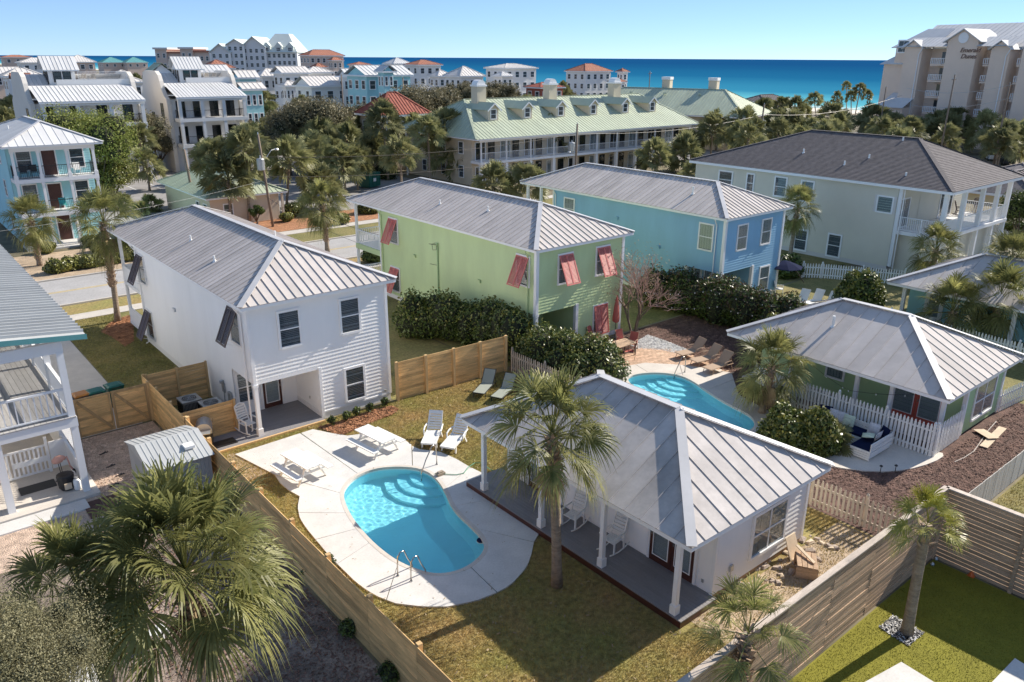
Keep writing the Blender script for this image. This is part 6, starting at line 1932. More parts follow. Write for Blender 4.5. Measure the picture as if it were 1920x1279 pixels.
# --- white villas with curved gables and roof towers
def villa(label, x0, x1, y0, group):
    """porches face -y, curved gable walls stand at both ends"""
    v = thing('villa', label, 'villa', (x0,y0,0), 0, group)
    yb = y0+14
    part(MB().box(x0+.3, y0+2.6, 0, x1-.3, yb, 9.8), 'wall_core', 'whitestucco', v)
    prof = [(0,0),(0,9.3),(.2,9.9),(1.0,10.3),(1.7,11.1),(2.1,12.2),(2.6,13.0),(3.6,13.5),(8.4,13.5),(9.4,13.0),(9.9,12.2),(10.3,11.1),(11,10.3),(11.8,9.9),(12,9.3),(12,0)]
    for xa, xb in ((x0-.25,x0+.28),(x1-.28,x1+.25)):
        n = len(prof)
        vs = [(xa, y0+2.2+a, b) for a, b in prof] + [(xb, y0+2.2+a, b) for a, b in prof]
        tri = tessellate_polygon([[Vector((a,b,0)) for a, b in prof]])
        fs = [tuple(t) for t in tri] + [tuple(i+n for i in t[::-1]) for t in tri] + [(i, (i+1)%n, (i+1)%n+n, i+n) for i in range(n)]
        part(MB().add(vs, fs), 'gable_wall', 'creamstucco', v)
    window(v, '-x', x0-.25, y0+4.6, 6.6, 1.0, 2.6, frame='darkm', trim=.08, inside='none'); window(v, '-x', x0-.25, y0+9, 5.4, 1.0, 2.4, frame='darkm', trim=.08, inside='none')
    # porch
    for z in (3.45, 6.9): part(MB().box(x0+.5, y0, z, x1-.1, y0+2.55, z+.45), 'porch_floor', 'whitestucco', v)
    part(MB().box(x0+.5, y0, 9.65, x1-.1, y0+.3, 10.15), 'porch_beam', 'whitestucco', v)
    n = 4
    for z0, z1 in ((0,3.45),(3.9,6.9),(7.35,9.65)):
        for i in range(n): 
            x = x0+.75+(x1-x0-1.15)*i/(n-1)
            part(MB().cbox(x, y0+.25, z0, .42, .42, z1-z0), 'column', 'whitestucco', v)
    for z in (3.9, 7.35):
        railing(v, [(x0+.8,y0+2.4),(x0+.8,y0+.2),(x1-.4,y0+.2),(x1-.4,y0+2.4)], z, 1.05, 'darkm', .18, .012, .06)
        for x in np.linspace(x0+1.6, x1-1.6, 4): window(v, '-y', y0+2.58, float(x), z+.05, 1.1, 2.15, frame='darkm', trim=.06, inside='none', rows=1)
    for x in (x0+2.5, x1-2.5): part(MB().box(x-1.4, y0+2.52, .1, x+1.4, y0+2.58, 2.5), 'garage_door', 'palegrey', v)
    # roofs
    rf = part(MB().box(x0+.3, y0-.28, 9.95, x1-.05, y0-.2, 10.2), 'roof', 'trim', v)
    metal_plane(rf, [(x0+.3,y0-.3,10.2),(x1-.05,y0-.3,10.2),(x1-.3,y0+4.8,11.9),(x0+.3,y0+4.8,11.9)], .48, 'metallight', rib=(.04,.05))
    metal_plane(rf, [(x0+.3,y0+4.8,11.4),(x0+4.2,y0+4.8,11.4),(x0+4.2,y0+8.2,13.2),(x0+.3,y0+8.2,13.2)], .48, 'metallight')
    metal_plane(rf, [(x1-.3,yb+.5,9.9),(x0+.3,yb+.5,9.9),(x0+.3,y0+8.2,13.2),(x1-.3,y0+8.2,13.2)], .48, 'metallight')
    part(MB().box(x0+3.6, y0+4.9, 10, x1-.3, y0+5.15, 12.6).box(x0+3.6,y0+5.15,11.0,x1-.3,y0+8.2,12.2), 'deck_parapet', 'whitestucco', v)
    cx0, cx1 = x0+2.9, x0+5.9
    tw = part(MB().box(cx0, y0+5.2, 11.5, cx1, y0+8.4, 13.8), 'tower', 'whitestucco', v)
    part(MB().add([(cx0,y0+5.2,13.8),(cx0,y0+8.4,13.8),(cx0,y0+6.8,15.1),(cx1,y0+5.2,13.8),(cx1,y0+8.4,13.8),(cx1,y0+6.8,15.1)], [(0,1,2),(3,5,4)]), 'tower_gable', 'whitestucco', tw)
    for x in (cx0+.95, cx1-.95): window(tw, '-y', y0+5.2, x, 12.35, .8, 1.15, frame='darkm', trim=.07, inside='none')
    for y in (y0+5.9, y0+6.8, y0+7.7): window(tw, '-x', cx0, y, 12.1, .42, 1.5, frame='darkm', trim=.05, inside='none', rows=1)
    tr = part(MB().box(cx0-.5, y0+4.9, 13.60, cx1+.5, y0+4.96, 13.76), 'tower_roof', 'trim', v)
    metal_plane(tr, [(cx0-.55,y0+4.85,13.75),(cx1+.55,y0+4.85,13.75),(cx1+.55,y0+6.8,15.4),(cx0-.55,y0+6.8,15.4)], .48, 'metallight')
    metal_plane(tr, [(cx1+.55,y0+8.75,13.75),(cx0-.55,y0+8.75,13.75),(cx0-.55,y0+6.8,15.4),(cx1+.55,y0+6.8,15.4)], .48, 'metallight')
    railing(v, [(cx1+.3,y0+5.0),(x1-.5,y0+5.0)], 12.6, .9, 'whitestucco', .16, .015, .05)
    for i in range(2):
        garden_chair('weathered deck chair on the roof terrace behind its parapet', (cx1+1.2+i*1.1, y0+6.5, 12.2), R(-120), 'chairs on the villa roof terraces', 'mesh_tan', 'mesh_tan')
    return v
villa('white villa with curved gables and roof tower, right of the large pine', 36.0, 46.2, 115.0, 'white villas with roof towers')
villa('white villa with curved gables and roof tower, behind the aqua house', 19.0, 31.5, 112.0, 'white villas with roof towers')

# --- small beige building with green roof
gb = thing('outbuilding', 'small beige outbuilding with sage green metal roof across the street', 'building', (25.6,76,0))
part(MB().box(25.9, 76.2, 0, 32.8, 89.5, 2.75), 'wall', 'beige', gb)
metal_hip(gb, 25.3, 75.4, 33.5, 90.3, 2.85, (29.4,79.2), (29.4,86.5), 4.6, 'greenroof', .5, capmat='greenroof', rib=(.03,.035))
window(gb, '-x', 25.88, 79.5, 1.0, .7, 1.0); window(gb, '-x', 25.88, 77.4, 1.0, .9, 1.0); window(gb, '-y', 76.18, 27.6, 1.0, .8, 1.0)
column(gb, 33.0, 75.8, 0, 2.7, .2, 'beige', base=False)

# --- long apartment building with dormers
cn = thing('apartment_building', 'long beige apartment building with sage green roof, dormers and galleries', 'building', (60.5,79,0))
X0, X1, Y0, Y1 = 61.3, 102.0, 79.8, 97.2
part(MB().box(X0, 81.8, 0, X1, Y1, 5.9), 'wall', 'beige', cn)
part(MB().box(X0-.2, Y0-.1, 2.85, X1+.6, 81.77, 3.15), 'gallery_floor', 'trim', cn)
part(MB().box(X0-.2, Y0, 5.55, X1+.6, Y0+.2, 5.88), 'gallery_beam', 'trim', cn)
nx = 11
cxs = [X0+.1 + (X1+.3-X0)*i/(nx-1) for i in range(nx)]
for x in cxs:
    part(MB().cbox(x, Y0+.2, 0, .4, .4, 2.85), 'column', 'trim', cn); part(MB().cbox(x, Y0+.15, 3.15, .16, .16, 2.4), 'gallery_post', 'trim', cn)
railing(cn, [(x, Y0+.12) for x in cxs], 3.15, 1.05, 'trim', .14, .012, .06)
for i in range(nx-1):
    xm = (cxs[i]+cxs[i+1])/2
    for z in (.1, 3.16):
        window(cn, '-y', 81.78, xm-.8, z+.05, 1.5, 2.1, rows=1, cols=2, inside='curtain' if i % 2 else 'none')
        window(cn, '-y', 81.78, xm+1.0, z+.05, .9, 2.1, frame='dark', rows=1, inside='none', trim=.08)
for y in (84, 88, 92.5):
    for z in (.9, 3.9): window(cn, '-x', X0-.02, y, z, .9, 1.4)
part(MB().box(X0-1.3, 95, 2.9, X0-.02, 98, 3.1), 'end_balcony', 'trim', cn); railing(cn, [(X0-.1,95),(X0-1.25,95),(X0-1.25,98)], 3.1, 1.0, 'trim', .2, .015)
column(cn, X0-1.2, 95.1, 0, 5.9, .18, base=False)
rf = metal_hip(cn, 60.0, 79.0, 103.6, 98.2, 6.05, (65.2,88.5), (99.6,88.5), 10.25, 'greenroof', .58, capmat='greenroof', rib=(.03,.04))
sl_ = (10.25-6.05)/9.5
for px, py in ((972,225),(1032,221),(1089,217),(1142,213),(1192,209),(1239,206)):
    g0 = G(px, py, 8.2); x = g0.x*1.0
    yf = 83.0; zf = 6.05+sl_*(yf-79.0)
    dm = part(MB().box(x-.85, yf, zf-.1, x+.85, yf+3.4, zf+1.45).add([(x-.85,yf,zf+1.45),(x+.85,yf,zf+1.45),(x,yf,zf+2.1)], [(0,1,2)]), 'dormer', 'beige', cn)
    window(dm, '-y', yf, x, zf+.25, .8, 1.1, trim=.1)
    mb_ = MB()
    for s_ in (-1, 1):
        P = [(x+s_*1.15,yf-.3,zf+1.28),(x,yf-.3,zf+2.2),(x,yf+5.0,zf+2.2),(x+s_*1.15,yf+3.2,zf+1.28)]
        mb_.slab(P if s_ > 0 else P[::-1], .06)
    mb_.build('dormer_roof', mt['greenroof'], dm)
    f_ = MB()
    for s_ in (-1, 1): f_.bar((x+s_*1.15,yf-.33,zf+1.2),(x,yf-.33,zf+2.12),.05,.16,(0,0,1))
    f_.build('dormer_trim', mt['trim'], dm)
for px, py in ((982,197),(1096,190),(1196,184)):
    g0 = G(px, py, 10.0); x, y = g0.x, 86.6
    zb = 6.05+sl_*(y-79)
    ch = part(MB().cbox(x, y, zb-.4, 1.5, 1.3, 2.9), 'chimney', 'beige', cn)
    mb_ = MB().cbox(x, y, zb+2.52, 1.7, 1.5, .22)
    k = 8
    vs = [(x-.7*math.cos(PI*i/k), y+d_, zb+2.75+.6*math.sin(PI*i/k)) for d_ in (-.6,.6) for i in range(k+1)]
    mb_.add(vs, [(i,i+1,i+2+k,i+1+k) for i in range(k)]+[tuple(range(k+1))[::-1], tuple(range(k+1,2*k+2))])
    mb_.build('chimney_cap', mt['trim'], ch)

# --- second green roofed apartment building, turned
c2 = thing('apartment_building', 'green roofed apartment building turned behind the long one, two chimneys', 'building', (0,0,0))
def hip_local(par, w, d, ze, zr, run, mat, seam, pieces=True):
    pl, hips, (p, q) = hip_planes(-w/2, -d/2, w/2, d/2, ze, (-w/2+run, 0), (w/2-run, 0), zr)
    OFF[par.as_pointer()] = Vector((0,0,0))
    rf = MB().box(-w/2+.05,-d/2+.05,ze-.25,w/2-.05,d/2-.05,ze-.03).build('roof', mt['trim'], par, local=True)
    OFF[rf.as_pointer()] = Vector((0,0,0))
    mb = MB()
    for P in pl: metal_plane(rf, P, seam, mat, pieces, mb=mb)
    if not pieces: tag(mb.build('roof_panels', mt[mat], rf), kind='stuff')
    c_ = MB()
    for a, b in hips: cap_line(c_, a, b, Vector((0,0,1)) - (b-a).normalized()*(b-a).normalized().z, .3, .03, .04)
    cap_line(c_, p, q, (0,0,1), .3, .03, .04)
    c_.build('ridge_cap', mt[mat], rf)
    return rf
a_ = G(1172,163,10.2); b_ = G(1360,168,10.2)
mid = (a_+b_)/2; L_ = (b_-a_).length
c2.location = (mid.x, mid.y, 0); c2.rotation_euler = (0,0,aim(a_, b_))
MB().box(-L_/2-5,-7,0,L_/2+5,7,5.9).build('wall', mt['beige'], c2, local=True)
hip_local(c2, L_+14, 17, 6.0, 10.2, 7, 'greenroof', .6)
def axis_at(px):
    ax = Vector((math.cos(c2.rotation_euler.z), math.sin(c2.rotation_euler.z), 0))
    lo_, hi_ = -30.0, 30.0
    for _ in range(40):
        m_ = (lo_+hi_)/2
        v = c2.location + ax*m_ + Vector((0,0,11-CAMH))
        if 960+FPX*v.dot(rt2)/v.dot(fwd) < px: lo_ = m_
        else: hi_ = m_
    return lo_
for x in (axis_at(1245), axis_at(1333)):
    ch = MB().cbox(x, 1.6, 8.5, 1.6, 1.4, 3.2).build('chimney', mt['beige'], c2, local=True)
    MB().cbox(x, 1.6, 11.7, 1.8, 1.6, .5).build('chimney_cap', mt['trim'], ch, local=True)
for x in (-8,-1,6): MB().bar((x,-2.2,9.3),(x+.6,-2.6,9.35),.25,.25).build('roof_vent', mt['greenroof'], c2, local=True)

# --- seaside condominium with its name on the tower
ed = F(1655, 250, 168)
O_ = Vector((ed.x, ed.y, 0)); RZ = R(-97)
du = Vector((math.cos(RZ), math.sin(RZ), 0)); dv = Vector((-math.sin(RZ), math.cos(RZ), 0))
def UZ(px, py, v=0.0):
    d = ray(px, py); c0 = Vector((0,0,CAMH))
    n = dv
    t = ((O_+dv*v) - c0).dot(n)/d.dot(n)
    p = c0 + d*t - O_
    return p.dot(du), p.z
ep = thing('condominium', 'tall pinkish seaside condominium with grey metal roofs and balconies', 'building', O_, RZ)
OFF[ep.as_pointer()] = Vector((0,0,0))
def ubox(px0, px1, pyt, v0, v1, name, mat, zb=0.0, v=0):
    u0, zt = UZ(px0, pyt, v); u1, _ = UZ(px1, pyt, v)
    return MB().box(u0, v0, zb, u1, v1, zt).build(name, mt[mat], ep, local=True), u0, u1, zt
B_ = 0
_, l0, l1, lz = ubox(1655, 1704, 120, .5, 22, 'left_wing', 'pinkstucco')
_, m0, m1, mz = ubox(1704, 2000, 92, 2.2, 24, 'main_block', 'pinkstucco')
_, a0, a1, az = ubox(1704, 1737, 90, -1.2, 2.2, 'stair_bay', 'pinkstucco')
_, t0, t1, tz = ubox(1786, 1843, 76, -1.4, 2.2, 'name_tower', 'pinkstucco')
_, b0, b1, bz = ubox(1866, 1902, 92, -1.2, 2.2, 'stair_bay', 'pinkstucco')
_, w0, w1, wz = ubox(1680, 1706, 88, 0.2, 10, 'attic_block', 'pinkstucco', zb=lz-.3)
_, e0, e1, ez = ubox(1925, 1990, 92, -1.2, 2.2, 'stair_bay', 'pinkstucco')
# roofs
rfm = MB().box(m0, 1.9, mz, m1, 2.15, mz+.3).build('roof', mt['trim'], ep, local=True); OFF[rfm.as_pointer()] = Vector((0,0,0))
rz_ = UZ(1790, 46, 12)[1]
r0 = UZ(1757, 46, 12)[0]
for P in ([(m0-.5,1.6,mz+.3),(m1,1.6,mz+.3),(m1,12,rz_),(r0,12,rz_)], [(m1,24,mz+.3),(m0-.5,24,mz+.3),(r0,12,rz_),(m1,12,rz_)], [(m0-.5,24,mz+.3),(m0-.5,1.6,mz+.3),(r0,12,rz_)]): metal_plane(rfm, P, 1.0, 'metallight', rib=(.05,.06))
metal_plane(rfm, [(a0-.6,-1.7,az+.2),(t0+.1,-1.7,az+.2),(t0+.1,2.2,az+1.9),(a0-.6,2.2,az+1.9)], .8, 'metallight'); metal_plane(rfm, [(t1-.1,-1.7,az+.2),(b1+.5,-1.7,az+.2),(b1+.5,2.2,az+1.9),(t1-.1,2.2,az+1.9)], .8, 'metallight')
for x0, x1, zz in ((a0,a1,az),(b0,b1,bz)):
    xm = (x0+x1)/2
    MB().add([(x0,-1.25,zz),(x1,-1.25,zz),(xm,-1.25,zz+1.3),(x0,2.2,zz),(x1,2.2,zz),(xm,2.2,zz+1.3)], [(0,1,2),(5,4,3)]).build('bay_gable', mt['pinkstucco'], ep, local=True)
    mb_ = MB().slab([(x1+.5,-1.7,zz-.1),(x1+.5,2.2,zz-.1),(xm,2.2,zz+1.5),(xm,-1.7,zz+1.5)], .12); mb_.slab([(xm,-1.7,zz+1.5),(xm,2.2,zz+1.5),(x0-.5,2.2,zz-.1),(x0-.5,-1.7,zz-.1)], .12)
    mb_.build('bay_roof', mt['metallight'], ep, local=True)
    MB().tube([(x1+.1,-1.35,zz),(x1-.5,-1.35,zz-1.2),(x1-.5,-1.35,0)], .09, 6).build('downpipe', mt['trim'], ep, local=True)
tm = (t0+t1)/2; pk_ = UZ(1819, 53, -1.4)[1]
MB().add([(t0,-1.4,tz),(t1,-1.4,tz),(tm,-1.4,pk_-.2),(t0,6,tz),(t1,6,tz),(tm,6,pk_-.2)], [(0,1,2),(5,4,3)]).build('tower_gable', mt['pinkstucco'], ep, local=True)
mb_ = MB().slab([(t1+.8,-1.9,tz-.3),(t1+.8,7,tz-.3),(tm,7,pk_),(tm,-1.9,pk_)], .15); mb_.slab([(tm,-1.9,pk_),(tm,7,pk_),(t0-.8,7,tz-.3),(t0-.8,-1.9,tz-.3)], .15)
mb_.build('tower_roof', mt['metallight'], ep, local=True)
MB().tube([(tm,-1.44,tz+.4),(tm,-1.50,tz+.4)], .95, 18).build('round_vent', mt['trim'], ep, local=True)
lt = bpy.data.curves.new('sign_letters', 'FONT'); lt.body = 'Emerald\n Dunes'; lt.size = 1.12; lt.extrude = .04; lt.offset = .012; lt.shear = .3; lt.space_line = .95; lt.materials.append(mt['text'])
u_, z_ = UZ(1801, 90, -1.45)
lo0 = bpy.data.objects.new('sign_letters', lt); COL.objects.link(lo0)
me_ = bpy.data.meshes.new_from_object(lo0.evaluated_get(bpy.context.evaluated_depsgraph_get())); bpy.data.objects.remove(lo0)
me_.materials.clear(); me_.materials.append(mt['text'])
lo = bpy.data.objects.new('sign_letters', me_); COL.objects.link(lo); lo.parent = ep; lo.location = (u_, -1.47, z_-.75); lo.rotation_euler = (R(90), 0, 0)
# attic block roof, left wing roof, low annexe
MB().slab([(w0-.8,-.3,wz-.1),(w1+5,-.3,wz-.1),(w1+5,6,wz+3.4),(w0+2.5,6,wz+3.4)], .15).slab([(w0-.8,11,wz-.1),(w0-.8,-.3,wz-.1),(w0+2.5,6,wz+3.4)], .15).build('attic_roof', mt['metallight'], ep, local=True)
MB().slab([(l0-.6,-.1,lz),(l1,-.1,lz),(l1,2.2,lz+1.8),(w0-.6,2.2,lz+1.8)], .12).slab([(l0-.6,22,lz),(l0-.6,-.1,lz),(w0-.6,2.2,lz+1.8),(w0-.6,20,lz+1.8)], .12).build('wing_roof', mt['metallight'], ep, local=True)
window(ep, '-y', .2, (w0+w1)/2, lz+2.3, 2.0, 2.0, cols=2, trim=.25, far=True)
ax0, axz = UZ(1650, 200, -4); ax1, _ = UZ(1692, 200, -4)
MB().box(ax0,-4,0,ax1,.48,axz).build('annexe', mt['pinkstucco'], ep, local=True)
MB().slab([(ax0-.4,-4.5,axz),(ax1+.3,-4.5,axz),(ax1+.3,.4,axz+2.6),(ax0-.4,.4,axz+2.6)], .1).build('annexe_roof', mt['metallight'], ep, local=True)
window(ep, '-y', -4, ax0+2.5, 2.5, 2.2, 1.9, cols=2, trim=.2, far=True)
for pa, pb in ((1742,1784),(1840,1866),(1903,1925)):
    u0 = UZ(pa, 150, 0)[0]; u1 = UZ(pb, 150, 0)[0]
    for k in range(6):
        zf = mz-3.05 - k*2.95 + .3
        if zf < .5: continue
        sl2 = MB().box(u0,-.6,zf-.3,u1,2.18,zf).build('balcony', mt['pinkstucco'], ep, local=True)
        mb_ = MB().box(u0,-.62,zf+1.0,u1,-.54,zf+1.08).box(u0,-.62,zf+.1,u1,-.54,zf+.16)
        for i in range(int((u1-u0)/.35)+1): mb_.box(u0+i*.35,-.6,zf+.16,u0+i*.35+.12,-.56,zf+1.0)
        mb_.build('railing', mt['trim'], sl2, local=True)
        MB().box(u0+.5,2.1,zf+.05,u1-.4,2.17,zf+2.2).build('glass_door', mt['glassfar'], sl2, local=True)
        MB().box((u0+u1)/2-.06,2.05,zf+.05,(u0+u1)/2+.06,2.09,zf+2.2).build('door_frame', mt['trim'], sl2, local=True)

# ------------------------------------------------------------------ distant houses
def far_house(label, pxl, pxr, py_e, py_r, D, wall, roof, aspect=1.0, style='hip', rows=2, cols=3, group=None, name='house', rz=0.0, cat='house', ov=.6, seam=.9, zbase=0.0):
    pm = (pxl+pxr)/2
    c0 = F(pm, py_e, D)
    th_ = math.atan2(c0.y, c0.x)
    span = abs(pxr-pxl)*D/FPX/ max(.6, math.cos(math.atan((pm-960)/FPX)))**2 * math.cos(math.atan((pm-960)/FPX))
    s = span/(math.sin(th_) + math.cos(th_)*aspect)
    w, d = s, s*aspect
    ze = c0.z
    zr = F(pm, py_r, D+d*.3).z
    h_ = thing(name, label, cat, (c0.x + w*.15, c0.y + d*.15, zbase), rz, group)
    OFF[h_.as_pointer()] = Vector((0,0,0))
    w2, d2 = w/2-ov, d/2-ov
    MB().box(-w2,-d2,0,w2,d2,ze-.1).build('wall', mt[wall], h_, local=True)
    if style == 'hip':
        run = min(w, d)/2*.95
        if w >= d: ra, rb = (-w/2+run, 0), (w/2-run+.01, 0)
        else: ra, rb = (0, -d/2+run), (0, d/2-run+.01)
        pl, hips, (p, q) = hip_planes(-w/2,-d/2,w/2,d/2, ze, ra, rb, zr)
    else:
        A, B, C_, D_ = [Vector(v) for v in ((-w/2,-d/2,ze),(w/2,-d/2,ze),(w/2,d/2,ze),(-w/2,d/2,ze))]
        if style == 'gablex':
            p, q = Vector((-w/2,0,zr)), Vector((w/2,0,zr)); pl = [[A,B,q,p],[C_,D_,p,q]]; gb_ = [[(-w2,d2,ze-.1),(-w2,-d2,ze-.1),(-w2,0,zr-.3)],[(w2,-d2,ze-.1),(w2,d2,ze-.1),(w2,0,zr-.3)]]
        else:
            p, q = Vector((0,-d/2,zr)), Vector((0,d/2,zr)); pl = [[D_,A,p,q],[B,C_,q,p]]; gb_ = [[(-w2,-d2,ze-.1),(w2,-d2,ze-.1),(0,-d2,zr-.3)],[(w2,d2,ze-.1),(-w2,d2,ze-.1),(0,d2,zr-.3)]]
        m_ = MB()
        for t_ in gb_: m_.slab(t_, .1)
        m_.build('gable', mt[wall], h_, local=True)
        hips = []
    rf = MB().box(-w/2+.03,-d/2+.03,ze-.32,w/2-.03,d/2-.03,ze-.04).build('roof', mt['trim'], h_, local=True)
    OFF[rf.as_pointer()] = Vector((0,0,0))
    m_ = MB()
    for P in pl: metal_plane(rf, P, seam, roof, False, mb=m_, rib=(.07,.07))
    tag(m_.build('roof_panels', mt[roof], rf), kind='stuff')
    c_ = MB()
    for a, b in hips: cap_line(c_, a, b, Vector((0,0,1)) - (b-a).normalized()*(b-a).normalized().z, .35, .04, .05)
    cap_line(c_, p, q, (0,0,1), .35, .04, .05)
    c_.build('ridge_cap', mt[roof], rf)
    for r_ in range(rows):
        z = ze-2.6-r_*3.0
        if z < -1: break
        for i in range(cols):
            window(h_, '-y', -d2, -w2+(i+.5)*2*w2/cols, z, min(1.3, w2*.9/cols), 1.5, far=True, trim=.16)
        k = max(2, int(cols*aspect))
        for i in range(k):
            window(h_, '-x', -w2, -d2+(i+.5)*2*d2/k, z, min(1.2, d2*.9/k), 1.5, far=True, trim=.16)
    return h_
fh_ = far_house
lb = fh_('light blue beach house with white balcony between white houses and the oaks', 640, 765, 140, 122, 165, 'teal', 'metallight', .8, 'gablex', 3, 4)
fh_('white annexe with pale roof left of the light blue beach house', 627, 690, 142, 128, 172, 'whitestucco', 'metallight', 1.0, 'gablex', 2, 2)
fh_('light blue tower of windows in the middle of the light blue beach house', 700, 742, 133, 122, 158, 'teal', 'metallight', 1.0, 'gabley', 2, 2)
fh_('white house with brown tiled hip roof seen against the sea', 755, 826, 121, 112, 260, 'whitestucco', 'terracotta', .9, 'hip', 3, 3)
fh_('low house with brown tiled roof left of the white peaked roof by the sea', 650, 694, 121, 116, 330, 'whitestucco', 'terracotta', 1, 'hip', 1, 3)
fh_('white peaked metal roof house standing above the light blue one', 716, 770, 119, 108, 300, 'whitestucco', 'metallight', 1, 'hip', 2, 3)
fh_('pale shingled house with pyramid roof in front of the sea', 828, 908, 142, 124, 215, 'whitestucco', 'palegrey', 1, 'hip', 2, 3)
fh_('pale roofed house left of the pyramid roof', 800, 850, 142, 131, 235, 'whitestucco', 'palegrey', 1, 'hip', 2, 2)
fh_('white house with grey hip roof on the shore above the oak trees', 905, 1005, 127, 119, 245, 'whitestucco', 'palegrey', .8, 'hip', 3, 4)
fh_('blue roofed wing in front of the white shore house', 920, 965, 142, 134, 232, 'whitestucco', 'metallight', 1, 'hip', 2, 2)
rv = fh_('white seaside villa with red tiled hip roof', 1058, 1146, 133, 119, 285, 'whitestucco', 'terracotta', .8, 'hip', 3, 4, name='villa', cat='villa')
fh_('small white belvedere with red tiled roof beside the seaside villa', 1154, 1181, 134, 128, 283, 'whitestucco', 'terracotta', 1, 'hip', 2, 1, name='belvedere', cat='pavilion')
fh_('low red tiled wing under the belvedere', 1138, 1176, 153, 146, 275, 'whitestucco', 'terracotta', 1, 'hip', 1, 2)
fh_('low building with dark red roof and white roof units in the oaks', 980, 1058, 163, 154, 205, 'redroof', 'redroof', .8, 'hip', 1, 3)
fh_('building with red clay tile hip roof among palms and oaks', 660, 800, 213, 172, 118, 'beige', 'redroof', .9, 'hip', 1, 3, seam=.5)
fh_('brown tiled building beside the grey condominium on the skyline', 556, 636, 104, 93, 330, 'tanstucco', 'terracotta', .6, 'hip', 3, 6, name='apartment_building', cat='building')
fh_('brown tiled lower wing of the skyline building with balconies', 612, 642, 113, 107, 322, 'tanstucco', 'terracotta', .8, 'hip', 2, 2)
for lab, a, b, c_, d_, D in (('long white roofed house in the middle of the white row',505,575,136,124,190),('white roofed house at the right of the white row',556,620,135,125,200),('wide white roofed house in front of the white row',545,648,160,142,172),('white roofed house at the left of the white row',470,530,142,128,195),('small white house below the white row',520,560,160,151,180)):
    fh_(lab, a, b, c_, d_, D, 'whitestucco', 'palegrey', .9, 'gablex' if a % 2 else 'hip', 2, 3, 'white roofed houses in a row')
fh_('small house with bright orange roof behind the white row', 580, 612, 126, 118, 290, 'beige', 'terracotta', 1, 'hip', 1, 2)
fh_('house with bright orange roof right of the villa tower', 372, 432, 127, 112, 250, 'whitestucco', 'terracotta', 1, 'hip', 2, 2)
fh_('blue roofed house behind the roof terrace of the right villa', 358, 424, 135, 121, 165, 'whitestucco', 'metallight', 1, 'gablex', 1, 2)
fh_('pale green gabled house left of the right villa tower', 268, 318, 136, 118, 190, 'whitestucco', 'greenroof', 1, 'gabley', 1, 2)
fh_('pale blue house with white roof right of the villa', 430, 480, 145, 131, 160, 'teal', 'palegrey', 1, 'gablex', 2, 3)
fh_('pale blue house low behind the palms right of the villa', 436, 492, 166, 154, 140, 'teal', 'palegrey', 1, 'gablex', 2, 3)
fh_('tan house with teal roof end on the far left skyline', 182, 226, 117, 107, 560, 'tanstucco', 'tealtrim', 1, 'hip', 1, 3, 'teal roofed houses on the skyline')
fh_('second tan house with teal roof on the far left skyline', 226, 268, 117, 107, 560, 'tanstucco', 'tealtrim', 1, 'hip', 1, 3, 'teal roofed houses on the skyline')
fh_('white roofed house behind the left villa terrace', 216, 262, 153, 143, 170, 'whitestucco', 'palegrey', 1, 'hip', 1, 2)
fh_('small white hut roof in the trees above the left villa terrace', 216, 236, 136, 131, 230, 'whitestucco', 'palegrey', 1, 'hip', 1, 1)
fh_('house with white hip roof at the left edge above the palms', 0, 62, 142, 127, 170, 'whitestucco', 'palegrey', .9, 'hip', 2, 3)
fh_('white house with red porch roof left of the left villa', 18, 50, 148, 137, 150, 'whitestucco', 'terracotta', 1, 'gablex', 1, 2)
fh_('long white roofed house behind the left villa tower', 30, 92, 117, 108, 320, 'whitestucco', 'palegrey', .8, 'hip', 1, 4)
fh_('red tiled house on the far left horizon', 0, 44, 107, 103, 420, 'tanstucco', 'terracotta', .8, 'hip', 1, 3)
fh_('grey roofed house with dormers right of the left villa tower', 118, 166, 116, 103, 330, 'tanstucco', 'palegrey', 1, 'hip', 1, 3)
fh_('grey gabled house cut by the left edge', -30, 22, 138, 125, 210, 'tanstucco', 'palegrey', 1, 'gablex', 1, 2)
fh_('brown roofed beach house between the palms and the sea', 1392, 1480, 189, 177, 190, 'weathered', 'shingle', .6, 'hip', 1, 4)
fh_('yellow house with dark roof beyond the upstairs porch', 1835, 2000, 359, 318, 92, 'yellowwall', 'shingle', .8, 'hip', 1, 4)
fh_('small tan building with grey roof at the right edge under the palms', 1890, 1960, 318, 305, 112, 'tanstucco', 'shingle', .8, 'hip', 1, 2)

